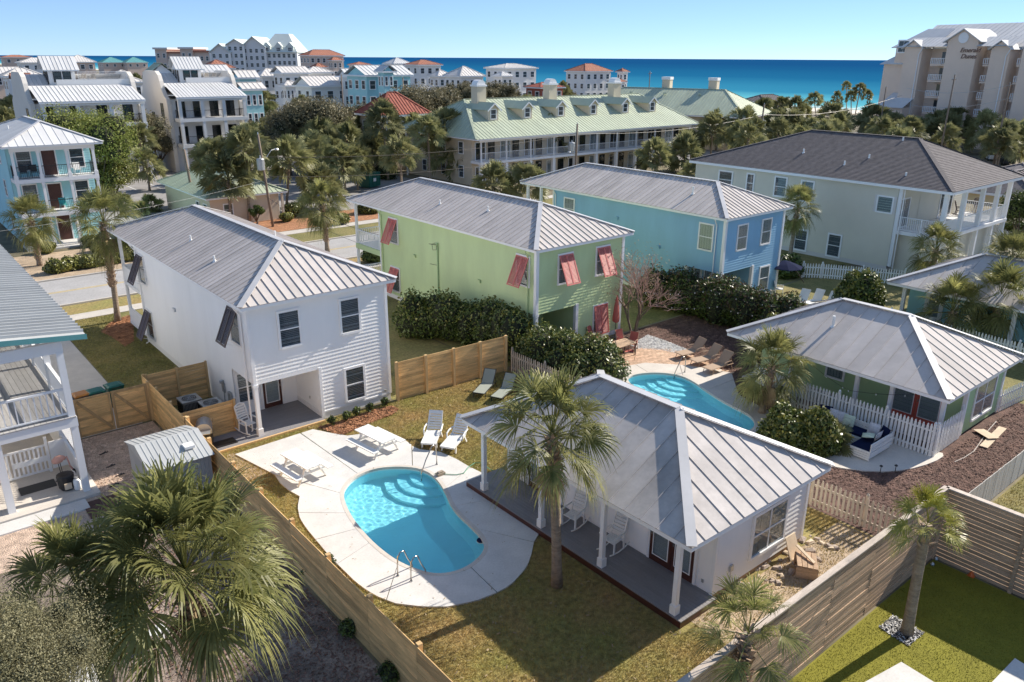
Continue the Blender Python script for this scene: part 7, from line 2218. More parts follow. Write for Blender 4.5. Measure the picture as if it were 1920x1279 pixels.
# big skyline condominium
sk_ = F(478, 130, 400)
kc = thing('condominium', 'large grey stepped condominium with pale green gables on the skyline', 'building', (sk_.x, sk_.y, 0), R(-38))
OFF[kc.as_pointer()] = Vector((0,0,0))
ppm = FPX/400/ math.cos(math.atan((478-960)/FPX))**1
def kx(px): return (px-478)/ppm
def kz(py): return F(478, py, 400).z
for a, b, pe, pr, v in ((402,437,98,82,-2),(432,462,84,73,-1),(458,500,88,68,0),(492,556,97,62,1)):
    blk = MB().box(kx(a), v, 0, kx(b), v+26, kz(pe)).build('block', mt['greystucco'], kc, local=True)
    xm = (kx(a)+kx(b))/2
    r_ = MB(); zr, ze = kz(pr), kz(pe)
    if b-a < 50:
        r_.slab([(kx(b)+.8,v-1,ze-.2),(kx(b)+.8,v+27,ze-.2),(xm,v+27,zr),(xm,v-1,zr)], .3); r_.slab([(xm,v-1,zr),(xm,v+27,zr),(kx(a)-.8,v+27,ze-.2),(kx(a)-.8,v-1,ze-.2)], .3)
        MB().add([(kx(a),v,ze),(kx(b),v,ze),(xm,v,zr-.3)], [(0,1,2)]).build('gable', mt['greystucco'], blk, local=True)
    else:
        r_.slab([(kx(a)-.8,v-1,ze-.2),(kx(b)+.8,v-1,ze-.2),(kx(b)-5,v+9,zr),(kx(a)+5,v+9,zr)], .3); r_.slab([(kx(b)+.8,v-1,ze-.2),(kx(b)+.8,v+27,ze-.2),(kx(b)-5,v+18,zr),(kx(b)-5,v+9,zr)], .3); r_.slab([(kx(a)-.8,v+27,ze-.2),(kx(a)-.8,v-1,ze-.2),(kx(a)+5,v+9,zr),(kx(a)+5,v+18,zr)], .3); r_.slab([(kx(a)+5,v+9,zr),(kx(b)-5,v+9,zr),(kx(b)-5,v+18,zr),(kx(a)+5,v+18,zr)], .3)
    r_.build('roof', mt['palegreen'], blk, local=True)
    nfl = max(1, int((ze-2)/3.2)); ncl = max(2, int((b-a)/9))
    for f_ in range(min(nfl, 8)):
        for i in range(ncl):
            window(blk, '-y', v, kx(a)+(i+.5)*(kx(b)-kx(a))/ncl, ze-2.6-f_*3.2, 1.3, 1.7, far=True, trim=.12)
    if b-a > 50:
        for i in range(3):
            x = kx(a)+(i+.5)*(kx(b)-kx(a))/3; z = kz(92)
            d_ = MB().box(x-1.6,v-.3,z-1.2,x+1.6,v+4,z+1.2).add([(x-1.9,v-.5,z+1.1),(x+1.9,v-.5,z+1.1),(x,v-.5,z+3.2),(x,v+6,z+3.2),(x-1.9,v+4,z+1.1),(x+1.9,v+4,z+1.1)], [(0,1,2),(1,5,3,2),(0,2,3,4)]).build('dormer', mt['palegreen'], blk, local=True)
            window(d_, '-y', v-.3, x, z-.9, 1.8, 1.6, cols=3, far=True, trim=.12)
    for px in (a, b): MB().box(kx(px)-.5, v-.6, 0, kx(px)+.5, v+.4, ze-.3).build('pilaster', mt['whitestucco'], blk, local=True)
# tan twin tower building left of it
tk_ = F(345, 120, 430)
tw_ = thing('apartment_building', 'tan building with two flat capped towers left of the grey condominium', 'building', (tk_.x, tk_.y, 0), R(-40))
OFF[tw_.as_pointer()] = Vector((0,0,0))
p3 = FPX/430/math.cos(math.atan((345-960)/FPX))
for a, b, pt_, nm in ((294,316,93,'tower'),(342,366,92,'tower'),(316,342,100,'wing'),(366,406,98,'wing')):
    zt = F(345, pt_, 430).z
    x0, x1 = (a-345)/p3, (b-345)/p3
    v = -1 if nm == 'tower' else 0
    blk = MB().box(x0, v, 0, x1, 18, zt).build(nm, mt['tanstucco'], tw_, local=True)
    MB().box(x0-.8, v-.8, zt, x1+.8, 18.8, zt+.9).build('cornice', mt['terracotta' if nm == 'wing' else 'palegrey'], blk, local=True)
    for f_ in range(2):
        for i in range(2 if nm == 'tower' else 4): window(blk, '-y', v, x0+(i+.5)*(x1-x0)/(2 if nm == 'tower' else 4), zt-4.0-f_*5, 1.2, 2.0, far=True, trim=.15)

for lab, px, py, a in (('dark rocking chair on the upstairs corner porch nearest its column',1798,404,-60),('dark rocking chair on the upstairs corner porch turned toward the other',1832,400,-140)):
    p = G(px, py, 3.22); rocking_chair(lab, (p.x,p.y,3.23), R(a), 'dark rocking chairs on the corner porch', 'brown')
# ------------------------------------------------------------------ poles, wires, street things
B1 = G(512,425); utility_pole('leaning wooden pole with grey transformer before the green roofed outbuilding', B1, top_z(B1,252), (-.55,.1), (-.65,-.1,top_z(B1,318)), (1.2,.3,top_z(B1,283)), .13, arm=False)
B2 = G(368,379); utility_pole('bare pale wooden pole rising behind the ridge of the white house', G(368,379+25), top_z(G(368,404),280), (-.3,.2), None, None, .15, arm=False)
B3 = F(1078,340,101); B3.z = 0; utility_pole('wooden pole with transformer and street lamp before the long galleries', B3, top_z(B3,233), (.1,0), (-.75,0,top_z(B3,283)), (-1.6,-.4,top_z(B3,284)), .15, arm=False)
B4 = F(1421,275,125); B4.z = 0; utility_pole('leaning pole with transformer between the palms and the green roof', B4, top_z(B4,196), (.5,0), (.75,0,top_z(B4,240)), None, .16, arm=False)
for lab, px, py, pt_, D in (('thin far pole above the oak trees left of the light blue house',643,192,140,150),('dark far pole right of the light blue house',757,190,146,160),('thin dark pole against the sea with crossarm',1217,165,134,230),('thin dark pole beside the chimney against the sea',1257,165,145,230),('pole before the sea left of the tall seaside condominium',1655,205,163,150),('leaning pole with cables before the name tower',1773,230,140,120),('pole at the right before the seaside condominium',1885,200,157,120)):
    b = F(px, py, D); b.z = 0
    utility_pole(lab, b, top_z(b, pt_), (.2 if 'leaning' in lab else 0, 0), None, None, .14, arm='crossarm' in lab or 'cables' in lab)
tp1 = B1 + Vector((-.5,.1,top_z(B1,318))); tp3 = Vector((B3.x, B3.y, top_z(B3,250))); tp4 = Vector((B4.x+.5, B4.y, top_z(B4,215)))
wire('power_line', 'overhead power line from the leaning transformer pole to the gallery pole', tp1+Vector((0,0,1.2)), tp3, .9, .02, group=None)
wire('power_line', 'lower overhead line between the transformer pole and the gallery pole', tp1+Vector((0,0,-.6)), tp3-Vector((0,0,2)), 1.0, .018)
wire('power_line', 'overhead line from the gallery pole to the pole by the green roof', tp3, tp4, .9, .02)
wire('power_line', 'overhead line running right over the palms toward the seaside condominium', tp4, Vector((150,70,9.5)), 1.2, .02)
wire('service_cable', 'black service cable slung to the mast on the green house wall', tp1+Vector((0,0,-1.0)), (26.8,39.4,4.7), 1.1, .018)
wire('service_cable', 'thin lower cable reaching the mast on the green house wall', tp1+Vector((0,0,-2.4)), (26.8,39.5,3.4), .8, .012)
wire('service_cable', 'pale cable crossing in front of the aqua three storey house', tp1+Vector((0,0,-1.0)), (-8,60,5.0), 1.0, .007, 'steel')
for k, (za, zb) in enumerate(((9,11.5),(8,9))):
    a = F(1700, 165+30*k, 140); b = F(1900, 158+24*k, 118)
    wire('power_line', ('upper' if k == 0 else 'lower')+' cable sagging before the balconies of the seaside condominium', a, b, 1.0, .025, 'steel')
t = thing('dumpster', 'dark green dumpster with white notice in the parking lot', 'dumpster', G(693,351), R(20))
MB().box(-1.1,-.9,.15,1.1,.9,1.75).build('container', mt['binm'], t, local=True); MB().box(-1.15,-.95,1.76,1.15,.95,1.85).build('lid', mt['binm'], t, local=True)
for x in (-1.0,-.35,.35,1.0): MB().box(x-.04,-.95,.2,x+.04,-.905,1.7).build('rib', mt['binm'], t, local=True)
MB().box(-.30,-.935,.8,.25,-.91,1.2).build('notice', mt['plastic'], t, local=True)
b = F(685, 305, 112); b.z = 0
t = thing('street_sign', 'small white sign on a post near the parking lot palms', 'sign', b)
MB().tube([(0,0,0),(0,0,1.6)], .05, 6).build('post', mt['pole'], t, local=True); MB().box(-.35,-.06,1.1,.35,-.03,2.0).build('sign_board', mt['plastic'], t, local=True)
def car(label, loc, rz, mat, group):
    t = thing('parked_car', label, 'car', loc, rz, group)
    b = MB()
    sec = [(-2.2,.35,.75,.80),(-2.1,.30,.95,.85),(-1.3,.28,1.0,.88),(1.0,.28,.98,.88),(2.0,.30,.85,.84),(2.2,.36,.70,.78)]
    vs = []
    for x, z0, z1, w in sec: vs += [(x,-w,z0),(x,w,z0),(x,w,z1),(x,-w,z1)]
    fs = [(3,2,1,0), tuple(20+i for i in range(4))]
    for i in range(5): fs += [(i*4+j, i*4+(j+1)%4, i*4+4+(j+1)%4, i*4+4+j) for j in range(4)]
    b.add(vs, fs); b.build('body', mt[mat], t, local=True)
    c = MB().add([(-1.9,-.8,.96),(.9,-.8,.96),(.9,.8,.96),(-1.9,.8,.96),(-1.5,-.66,1.48),(.1,-.66,1.48),(.1,.66,1.48),(-1.5,.66,1.48)], [(0,1,5,4),(1,2,6,5),(2,3,7,6),(3,0,4,7)]); c.build('window_band', mt['glassfar'], t, local=True)
    MB().add([(-1.52,-.67,1.485),(.12,-.67,1.485),(.12,.67,1.485),(-1.52,.67,1.485),(-1.4,-.6,1.54),(0,-.6,1.54),(0,.6,1.54),(-1.4,.6,1.54)], [(4,5,6,7),(0,1,5,4),(1,2,6,5),(2,3,7,6),(3,0,4,7)]).build('car_roof', mt[mat], t, local=True)
    for x in (-1.35,1.35):
        for s_ in (-1,1): MB().tube([(x,s_*.72,.34),(x,s_*.90,.34)], .34, 12).build('wheel', mt['dark'], t, local=True)
    for s_ in (-1,1): MB().box(2.16,s_*.6-.15,.62,2.22,s_*.6+.15,.74).build('headlight', mt['plastic'], t, local=True)
    return t
for lab, px, py, mm in (('white car parked before the garage of the right villa',378,306,'plastic'),('dark car parked under the palms left of its twin',1462,250,'dark'),('dark car parked under the palms beside the pole',1494,247,'dark'),('white car parked behind the palms right of the pole',1860,300,'plastic'),('dark car parked beside the white one behind the palms',1885,308,'dark')):
    car(lab, G(px,py), R(30), mm, 'cars parked by the palms')
t = thing('lamp_post', 'white lamp post with small sign at the kerb before the aqua house', 'lamp post', G(152,462))
MB().tube([(0,0,0),(0,0,1.9)], .06, 8).build('post', mt['plastic'], t, local=True); MB().lathe([(.13,1.9),(.15,2.0),(.12,2.25),(.03,2.35)], 8).build('lantern', mt['plastic'], t, local=True); MB().box(-.2,-.1,.35,.2,-.07,.75).build('sign_plate', mt['plastic'], t, local=True)

# ------------------------------------------------------------------ vegetation
def on(px, py, z): return G(px, py, z)
def palm_at(kind, label, bpx, bpy_, cpy, lean=None, **k):
    b = G(bpx, bpy_); b.z = 0
    z = top_z(b, cpy)
    tx, ty = b.x, b.y
    if lean is not None:
        q = G(lean, cpy, z); d = (q-b); d.z = 0
        r_ = rt2.copy(); r_.z = 0; r_.normalize()
        s_ = d.dot(r_); tx += r_.x*s_; ty += r_.y*s_
    return kind(label, (b.x,b.y,0), (tx,ty,z), **k)
# nearest palms, every leaf an object
c0 = G(345,1055,4.9)
palm_near('huge cabbage palm filling the lower left in front of the pool fence', (c0.x+.1,c0.y+.25,0), (c0.x,c0.y,4.6), 62, 1.36, (.6,1.0), r=.19, hi=7, seed=3, dead=5)
c0 = G(150,1110,4.3)
palm_near('large palm at the lower left partly hidden by the grey leaved tree', (c0.x+.2,c0.y,0), (c0.x,c0.y,4.2), 34, 1.0, (.6,1.0), r=.18, seed=4, dead=4)
palm_at(palm_near, 'cabbage palm rising before the white cottage porch', 1044, 1098, 818, lean=1036, nf=40, size=1.08, boots=(.62,1.0), r=.155, hi=7, seed=5, dead=3, bootdens=46)
palm_at(palm_near, 'young yellow green palm in the pebble square on the turf', 1700, 1188, 985, lean=1738, nf=20, size=.58, boots=(.80,1.0), mat='frondyellow', r=.15, hi=6, dead=0, seed=6, bootdens=22)
b = G(1408,1150,3.6)
palm_near('small palm with few leaves leaning over the weathered fence', (b.x-.05,b.y,0), (b.x,b.y,3.0), 17, .72, (.45,1.0), 'frond', .14, 0, 7, 0, seed=8, bootdens=40)
palm_at(palm_near, 'cabbage palm beside the far pool before the sage cottage roof', 1428, 775, 690, lean=1448, nf=44, size=1.0, boots=(.5,1.0), r=.16, seed=9, dead=6)
palm_at(palm_near, 'right palm of three before the aqua cottage with bare trunk', 1857, 645, 565, lean=1873, nf=44, size=1.22, boots=(.55,1.0), r=.16, seed=10, dead=5)
palm_at(palm_near, 'left palm of three before the aqua cottage', 1775, 640, 585, nf=40, size=1.18, boots=(.5,1.0), r=.16, seed=11)
palm_at(palm_near, 'rear palm of three rising behind the other two at the aqua cottage', 1870, 610, 500, nf=44, size=1.22, boots=(.5,1.0), r=.16, seed=12)
palm_at(palm_near, 'low palm below the upstairs corner porch of the grey house', 1742, 540, 470, nf=42, size=1.08, boots=(.4,1.0), r=.16, seed=13)
palm_at(palm_near, 'palm with slim trunk between the blue house and the grey house', 1478, 497, 392, lean=1495, nf=42, size=1.05, boots=(.72,1.0), r=.16, seed=14)
palm_at(palm_near, 'palm with shaggy boots at the street corner of the white house', 221, 603, 418, lean=194, nf=40, size=1.15, boots=(.35,1.0), r=.17, seed=15, bootdens=50, dead=3)
palm_at(palm_near, 'palm with crisscross trunk before the aqua three storey house', 75, 498, 415, lean=58, nf=42, size=1.15, boots=(.1,1.0), r=.19, seed=16, bootdens=36)
palm_at(palm_near, 'palm with shaggy boots on the kerb left of the green house', 614, 472, 385, lean=604, nf=44, size=1.2, boots=(.2,1.0), r=.18, seed=17, bootdens=50)
b = G(205,975)
# mid distance palms: label, trunk foot x, y, crown y, crown x, size
mids = [
 ('palm with slim trunk left of the dumpster beside the leaning pole',536,398,305,542,1.35),
 ('broad palm before the green roofed outbuilding gable',432,422,338,428,1.25),
 ('palm between the two wooden poles beside the outbuilding roof',402,418,300,396,1.05),
 ('palm behind the outbuilding roof near the leaning pole',468,418,285,460,1.1),
 ('palm before the right white villa porch',341,312,252,342,1.25),
 ('bushy palm left of the dumpster under the oak',604,395,352,604,1.35),
 ('bushy palm just left of the dumpster',648,362,308,642,1.25),
 ('palm below the large round oak',600,330,258,598,1.4),
 ('palm right of the large round oak',637,325,252,635,1.3),
 ('tall palm with clear trunk beside the small white sign',677,312,248,677,1.15),
 ('tall palm with leaning twin trunk left of the long building',728,338,230,718,1.4),
 ('palm just behind the small white sign',697,308,270,695,1.1),
 ('palm before the hip end of the long building roof',768,318,245,775,1.2),
 ('palm touching the left eave of the long building',806,345,250,802,1.2),
 ('palm with leaning trunk at the left end wall of the long building',838,338,238,832,1.3),
 ('full palm before the end wall of the long building',842,338,282,838,1.45),
 ('palm with dry skirt before the end wall of the long building',868,340,302,868,1.25),
 ('palm left of the galleries with dense crown',896,332,272,892,1.35),
 ('palm at the first bays of the galleries',926,326,285,932,1.35),
 ('low palm behind the ridge of the green house',927,395,348,925,1.25),
 ('low palm before the galleries behind the blue house porch',992,392,348,990,1.3),
 ('double palm left of the gallery pole',1030,326,258,1038,1.45),
 ('palm right of the gallery pole before the galleries',1092,308,270,1100,1.15),
 ('palm with short trunk before the middle galleries',1150,312,266,1154,1.25),
 ('left palm of the pair at the right end of the galleries',1240,280,246,1242,1.1),
 ('right palm of the pair at the right end of the galleries',1268,285,252,1270,1.25),
 ('low broad palm before the last gallery bays',1228,330,298,1227,1.35),
 ('low broad palm right of the last gallery bays',1284,325,292,1283,1.45),
 ('low palm tucked behind the blue house ridge',1306,368,332,1306,1.1),
 ('palm standing right behind the blue house hip',1384,372,342,1382,1.2),
 ('palm against the green roof behind the dark shingle house',1342,282,240,1340,1.5),
 ('palm left of the leaning transformer pole',1392,285,236,1390,1.55),
 ('palm behind the leaning transformer pole',1432,268,212,1428,1.4),
 ('palm clump above the dark shingle ridge on the left',1560,262,222,1560,1.7),
 ('palm behind the dark shingle ridge centre',1577,275,240,1576,1.6),
 ('wide palm above the dark shingle ridge',1640,275,228,1638,1.7),
 ('low palm on the right of the wide palm above the ridge',1677,272,240,1677,1.5),
 ('palm before the stair bay of the seaside condominium',1710,262,225,1710,1.5),
 ('palm before the lowest balconies of the seaside condominium',1742,262,224,1743,1.5),
 ('low yellowish palm above the dark shingle hip',1755,285,256,1756,1.5),
 ('palm right of the leaning pole with cables',1788,275,230,1785,1.5),
 ('palm before the foot of the name tower',1806,275,240,1803,1.4),
 ('full palm at the right before the condominium',1845,290,248,1845,1.7),
 ('palm behind the parked white car',1850,262,214,1852,1.5),
 ('palm at the far right above the parked cars',1900,265,214,1900,1.7),
 ('palm right of the parked white car',1872,300,256,1870,1.4),
 ('palm cut by the right edge above the small tan building',1912,310,268,1910,1.5),
 ('palm on the far side of the parking by the two dark cars',1466,246,202,1465,1.3),
 ('second palm on the far side of the parking by the two dark cars',1492,248,204,1490,1.4),
 ('third palm by the two dark cars toward the beach',1508,244,212,1505,1.2),
 ('palm clump left of the beach trees',1530,218,188,1527,1.2),
 ('tall thin palm against the sea, left of a pair',1587,205,162,1588,.9),
 ('tall thin palm against the sea leaning right',1600,232,170,1612,.95),
 ('short palm between the two tall thin ones by the sea',1596,215,182,1596,.9),
 ('palm by the sea right of the tall pair',1628,215,180,1627,.9),
 ('palm by the sea left of the tall pair',1570,215,184,1570,1.0),
 ('palm before the annexe of the seaside condominium',1667,222,178,1670,1.1),
 ('very tall thin palm before the name tower on its left',1768,240,140,1769,1.0),
 ('very tall palm touching the tower wall left of the pole',1783,240,138,1786,.9),
 ('tall dark palm before the right balconies',1812,235,170,1815,.9),
 ('palm in the parking island near the right villa',500,262,192,495,1.3),
 ('palm with tousled crown by the turquoise roof',508,275,220,505,1.2),
 ('palm at the left of the round oak',510,285,246,508,1.2),
 ('palm over the parking lot behind the leaning pole',498,318,272,495,1.35),
 ('palm at the right villa garage',445,305,268,448,1.2),
 ('palm before the light blue beach house, left',590,200,160,590,1.3),
 ('palm before the light blue beach house, right',620,205,165,620,1.4),
 ('palm beside the white roofs above the oak',520,215,168,521,1.5),
 ('palm left of the white roofed row',500,190,152,502,1.5),
 ('palm in front of the grey skyline condominium',536,150,117,535,1.8),
 ('palm beside the left villa at its right wall',244,205,172,243,1.3),
 ('palm right of the left villa terrace',256,185,152,256,1.3),
 ('palm at the left edge behind the left villa',26,270,212,25,1.4),
 ('low palm at the left edge above the aqua house roof',12,275,228,14,1.3),
 ('palm shading the red clay roof on its right',770,240,216,768,1.5),
 ('palm in the oaks left of the long building roof',820,240,208,820,1.4),
 ('palm before the seaside villa with red roof',1126,170,152,1127,1.6),
 ('palm left of the seaside villa with red roof',1076,175,157,1078,1.6),
]
for lab, bx, by, cy_, cx_, sz in mids:
    palm_at(palm_far, lab, bx, by, cy_, lean=cx_, size=sz*1.32, group='cabbage palms')
r9 = random.Random(21)
for i in range(40):
    zone = i % 4
    px, D = ((r9.uniform(235,520), r9.uniform(96,124)) if zone == 0 else (r9.uniform(480,760), r9.uniform(95,118)) if zone == 1 else (r9.uniform(640,900), r9.uniform(104,128)) if zone == 2 else (r9.uniform(1290,1500), r9.uniform(112,140)))
    p = F(px, 230, D); p.z = 0
    if 59 < p.x < 105 and 76.5 < p.y < 99.5: continue
    if 24.5 < p.x < 34.5 and 74 < p.y < 91: continue
    if 35 < p.x < 47 and 113 < p.y < 130: continue
    if abs((p-c2.location).dot(Vector((math.cos(c2.rotation_euler.z), math.sin(c2.rotation_euler.z), 0)))) < 24 and abs((p-c2.location).dot(Vector((-math.sin(c2.rotation_euler.z), math.cos(c2.rotation_euler.z), 0)))) < 9.5: continue
    palm_far(('parking lot palm '+near_name(p) if zone < 3 else 'street palm '+near_name(p)), (p.x,p.y,0), (p.x+r9.uniform(-.3,.3),p.y,r9.uniform(2.6,5.4)), r9.uniform(1.3,1.6), ('palms among the parking lot trees' if zone < 3 else 'palms along the street right of the long building'))
for i, (px, pyb, pyt, w) in enumerate(((455,290,215,80),(400,300,225,70),(545,330,240,80),(705,262,190,90),(742,285,205,80),(640,290,215,80))):
    b = G(px, pyb); h = top_z(b, pyt); d_ = Vector((b.x,b.y,0)).dot(fh)
    tree('rounded parking lot oak '+('left of the leaning transformer pole','before the right white villa','behind the leaning transformer pole','before the red clay roof','left of the long green roof','left of the white street sign')[i], (b.x,b.y,0), h, w*d_/FPX, 'leafolive', n=16000, leaf=.13, nc=30, cr=.42, group='rounded oaks among the parking lot palms', key='lot%d' % (i % 2))
# spiky low palms and shrubs by the street
for i, (px, py, s_) in enumerate(((230,384,1.0),(205,372,1.0),(285,388,.9),(268,395,.7))):
    b = G(px, py+8); palm_far(('low trunkless palm right of the aqua house steps','low trunkless palm touching the aqua house corner column','low trunkless palm beside the outbuilding wall','smallest trunkless palm between the outbuilding and the aqua house')[i], (b.x,b.y,0), (b.x,b.y,.5), s_*.9, 'low palms beside the aqua house', .12)

# trees
def tr_at(label, px, pyb, pyt, wpx, mat, D=None, **k):
    b = G(px, pyb) if D is None else F(px, pyb, D)
    b.z = 0
    h = top_z(b, pyt)
    dist = (Vector((b.x,b.y,0))).dot(fh)
    w = wpx*dist/FPX
    return tree(label, (b.x,b.y,0), h, w, mat, **k)
tr_at('large bright green pine beside the aqua three storey house', 192, 395, 182, 165, 'leafbright', n=48000, leaf=0.116, nc=46, cr=.42, trunk_h=2.0, name='pine_tree')
tr_at('greyish oak between the bright pine and the right villa', 275, 330, 203, 95, 'leafolive', n=28000, leaf=0.116, nc=34, cr=.42)
tr_at('low oak with dark gaps before the right villa garage', 305, 322, 245, 70, 'leafolive', n=18000, leaf=0.109, nc=24, cr=.42)
tr_at('dark shrubby tree at the foot of the bright pine', 215, 390, 290, 95, 'leafmid', n=24000, leaf=0.102, nc=30, cr=.42, trunk_h=.6)
tr_at('large round dark oak in the middle of the parking lot', 595, 322, 175, 190, 'leafolive', n=52000, leaf=0.136, nc=50, cr=.42, trunk_h=2.2)
tr_at('oak right of the round dark oak before the red clay roof', 675, 300, 195, 80, 'leafolive', n=18000, leaf=0.136, nc=26)
tr_at('wide grey green oak covering the right of the red clay roof', 800, 288, 150, 175, 'leafolive', n=40000, leaf=0.163, nc=46, cr=.42)
tr_at('grey green oak left of the chimneys and dormers', 870, 235, 152, 150, 'leafolive', n=36000, leaf=0.163, nc=42, cr=.42)
tr_at('oak crown over the long roof near the first chimney', 935, 232, 155, 120, 'leafolive', n=28000, leaf=0.177, nc=36, cr=.42)
tr_at('magnolia with glossy leaves at the right edge beyond the porch', 1905, 470, 345, 90, 'leafdark', n=24000, leaf=0.088, nc=30, cr=.42, trunk_h=.8, name='magnolia_tree')
tr_at('magnolia bush at the right edge below the yellow house', 1905, 458, 415, 70, 'leafdark', n=12000, leaf=0.088, nc=20, cr=.42, trunk_h=.3, name='magnolia_tree')
tr_at('dark shrub tree by the outbuilding in shade', 482, 420, 382, 34, 'leafdark', n=6000, leaf=0.082, nc=14, trunk_h=.3)
# near grey leaved oak at the lower left corner
b = G(25,1200,5.9)
tree('grey leaved live oak filling the lower left corner', (b.x-.35,b.y+.1,0), 7.4, 3.9, 'leafgrey', n=210000, leaf=.020, ck=.35, nc=120, cr=.26, trunk_h=2.9, key='nearoak')
# mass of small oaks further away
blocked = []
r_ = random.Random(5)
n_oak = 0
spots = []
for px, py, D in [(r_.uniform(-20,480), 0, r_.uniform(150,430)) for _ in range(75)] + [(r_.uniform(440,1080), 0, r_.uniform(150,270)) for _ in range(60)] + [(r_.uniform(780,1060), 0, r_.uniform(130,190)) for _ in range(24)] + [(r_.uniform(-20,260),0,r_.uniform(125,170)) for _ in range(16)]:
    p = F(px, 150, D); p.z = 0
    if p.x > 236: continue
    bad = False
    for o in KEEP:
        if o.get('category') in ('house','villa','building','pavilion','cottage'):
            q = o.location
            if (q.x-p.x)**2+(q.y-p.y)**2 < (11 if D < 200 else 13)**2: bad = True; break
    if bad: continue
    if 58 < p.x < 108 and 76 < p.y < 104: continue
    if 17 < p.x < 48 and 98 < p.y < 135: continue
    spots.append((p, D))
for i, (p, D) in enumerate(spots):
    k = i % 3
    h = (4.2,5.2,6.2)[k]*r_.uniform(.9,1.15)
    if i % 4 == 3: palm_far('distant cabbage palm '+near_name(p), (p.x,p.y,0), (p.x,p.y,h), 1.6, 'distant palms among the far houses')
    else: tree('scrub oak '+near_name(p), (p.x,p.y,0), (4.5,5.5,6.5)[k], (8,9.5,11)[k], 'leafolive', n=10400, leaf=0.245, nc=22, cr=.45, trunk_h=1.0, group='scrub oaks among the far houses', key='far%d' % k)
# palms and low green toward the beach road
for i in range(26):
    px = r_.uniform(1440,1920); D = r_.uniform(118,150)
    p = F(px, 200, D); p.z = 0
    if abs(p.x-O_.x) < 3 and p.y < O_.y: continue
    if (p-O_).length < 6: continue
    palm_far('belt palm '+near_name(p), (p.x,p.y,0), (p.x,p.y,r_.uniform(3.4,5.2)), 1.65, 'palm belt before the seaside condominium')
# hedges
h1 = [(23.6,37.4),(25.6,35.6),(26.2,33.0),(26.2,30.6)]
hedge('tall dark clipped hedge in front of the green house', h1, 2.75, 2.6, 30000, 'leafdark', .085, seed=1, mat2='leafmid')
hedge('dark hedge with yellowish new leaves beside the weathered pickets', [(26.0,29.6),(26.3,27.2),(27.0,25.1)], 2.35, 2.5, 30000, 'leafdark', .08, seed=2, mat2='leafmid')
hedge('long dark hedge between the far pool yard and the blue house', [(39.6,33.0),(40.2,30.0),(40.2,26.5),(40.0,23.2)], 2.7, 2.4, 40000, 'leafdark', .085, seed=3, mat2='leafred')
hedge('green hedge end before the sage cottage roof', [(38.8,23.0),(36.6,22.6)], 2.0, 1.6, 9000, 'leafmid', .08, seed=4)
hedge('round clipped shrub hedge between the pool cottage and the sofa', [(27.7,15.6),(28.6,14.6)], 2.0, 2.1, 16000, 'leafdark', .08, seed=5, mat2='leafmid')
b = G(1500,860); palm_far('small trunkless palm beside the clipped shrub and the sofa', (29.6,14.4,0), (29.6,14.4,.35), .62, None, .1)
hedge('round dark bush before the grey house and picket fence', [(48.2,23.4),(49.0,23.2)], 2.9, 2.7, 12000, 'leafdark', .11, seed=6, mat2='leafmid', cat='bush', name='bush')
hedge('round dark bush beside the blue house corner', [(52.6,31.2),(53.2,31.0)], 1.7, 1.9, 6000, 'leafdark', .10, seed=7, cat='bush', name='bush')
hedge('low hedge of pale green shrubs before the aqua house', [(10.4,66.6),(14.5,67.2),(17.2,67.4)], 1.1, 1.5, 14000, 'leafmid', .10, seed=8)
hedge('clipped dark hedge right of the white lamp post', [(14.8,71.8),(17.0,72.2)], 1.0, 1.4, 6000, 'leafdark', .10, seed=9)
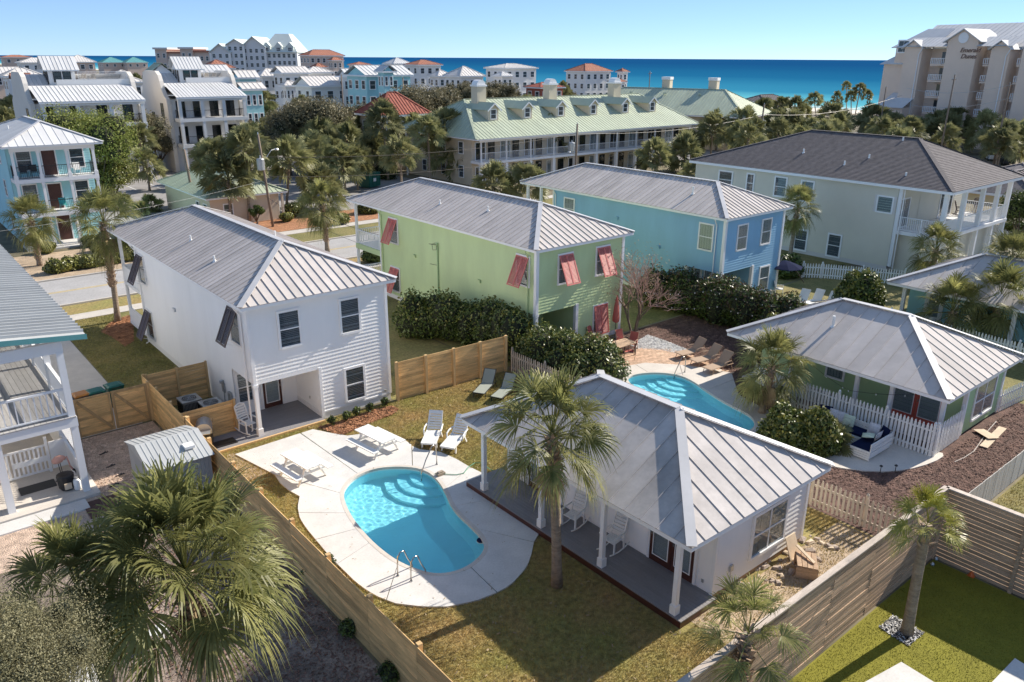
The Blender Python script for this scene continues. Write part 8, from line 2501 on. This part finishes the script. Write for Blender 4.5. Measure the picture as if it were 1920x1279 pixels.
for lab, px, py, h, w in (('round clipped bush left of the white lamp post',88,475,1.0,1.8),('round bush on the straw bed before the outbuilding',556,405,1.2,2.6),('brown leaved bush right of the round one on the straw bed',538,415,.9,1.6),('bush under the shaggy kerb palm',640,420,1.0,2.2),('dark clipped bush behind the green house porch',705,492,1.1,2.4),('small bush at the front steps of the aqua house',170,462,.9,1.6),('bush beside the dumpster',722,335,1.6,4.5),('grey green shrub at the parking lot edge',690,400,.9,3.0),('dark shrub by the white picket gate',1470,498,1.0,1.4)):
    b = G(px, py); shrub(lab, (b.x,b.y,0), h, w, 'leafdark' if 'dark' in lab or 'dumpster' in lab else 'leafmid', 2600, .10, seed=len(lab))
for i, (px, py) in enumerate(((586,1085),(655,1190),(735,1275),(608,1068))):
    b = G(px, py); shrub('low green shrub in the shaded soil along the pine fence', (b.x,b.y,0), .55, .8, 'leafdark', 700, .05, 'low shrubs along the pine fence', seed=40+i)
# bare crepe myrtle
def bare_tree(label, base, h, w, seed):
    r = random.Random(seed)
    t = thing('bare_tree', label, 'tree', base)
    tk, tw = MB(), MB()
    def grow(p, d, L_, rad, lvl):
        q = p + d*L_*.5 + Vector((r.uniform(-.06,.06), r.uniform(-.06,.06), .02))*L_
        e_ = p + d*L_
        (tk if lvl < 2 else tw).tube([p, q, e_], [rad, rad*.85, rad*.68], 5 if lvl < 3 else 3, cap=False)
        if lvl >= 5: return
        for k in range(3 if lvl < 4 else 4):
            dd = (d + Vector((r.gauss(0,.42), r.gauss(0,.42), r.gauss(.06,.26)))).normalized()
            grow(e_ if k < 2 else q, dd, L_*r.uniform(.60,.80), rad*.62, lvl+1)
    for k in range(3):
        a = k*2.1
        grow(Vector((math.cos(a)*.08, math.sin(a)*.08, 0)), Vector((math.cos(a)*.33, math.sin(a)*.33, 1)).normalized(), h*.31, .075, 0)
    tk.build('trunk', mt['barkm'], t, local=True, smooth=True); tag(tw.build('twigs', mt['bare'], t, local=True), kind='stuff')
    V, Fq = leaf_cloud([(0,0,h*.62,w*.5,w*.5,h*.36)], 700, .05, seed=seed, shell=(.4,1.0), flat=1)
    npmesh('last_leaves', V, Fq, mt['deadfrond'], t, kind='stuff')
b = G(1176,634); bare_tree('bare reddish crepe myrtle between the green and blue houses', (b.x+.45,b.y-.1,0), 6.0, 4.6, 3)
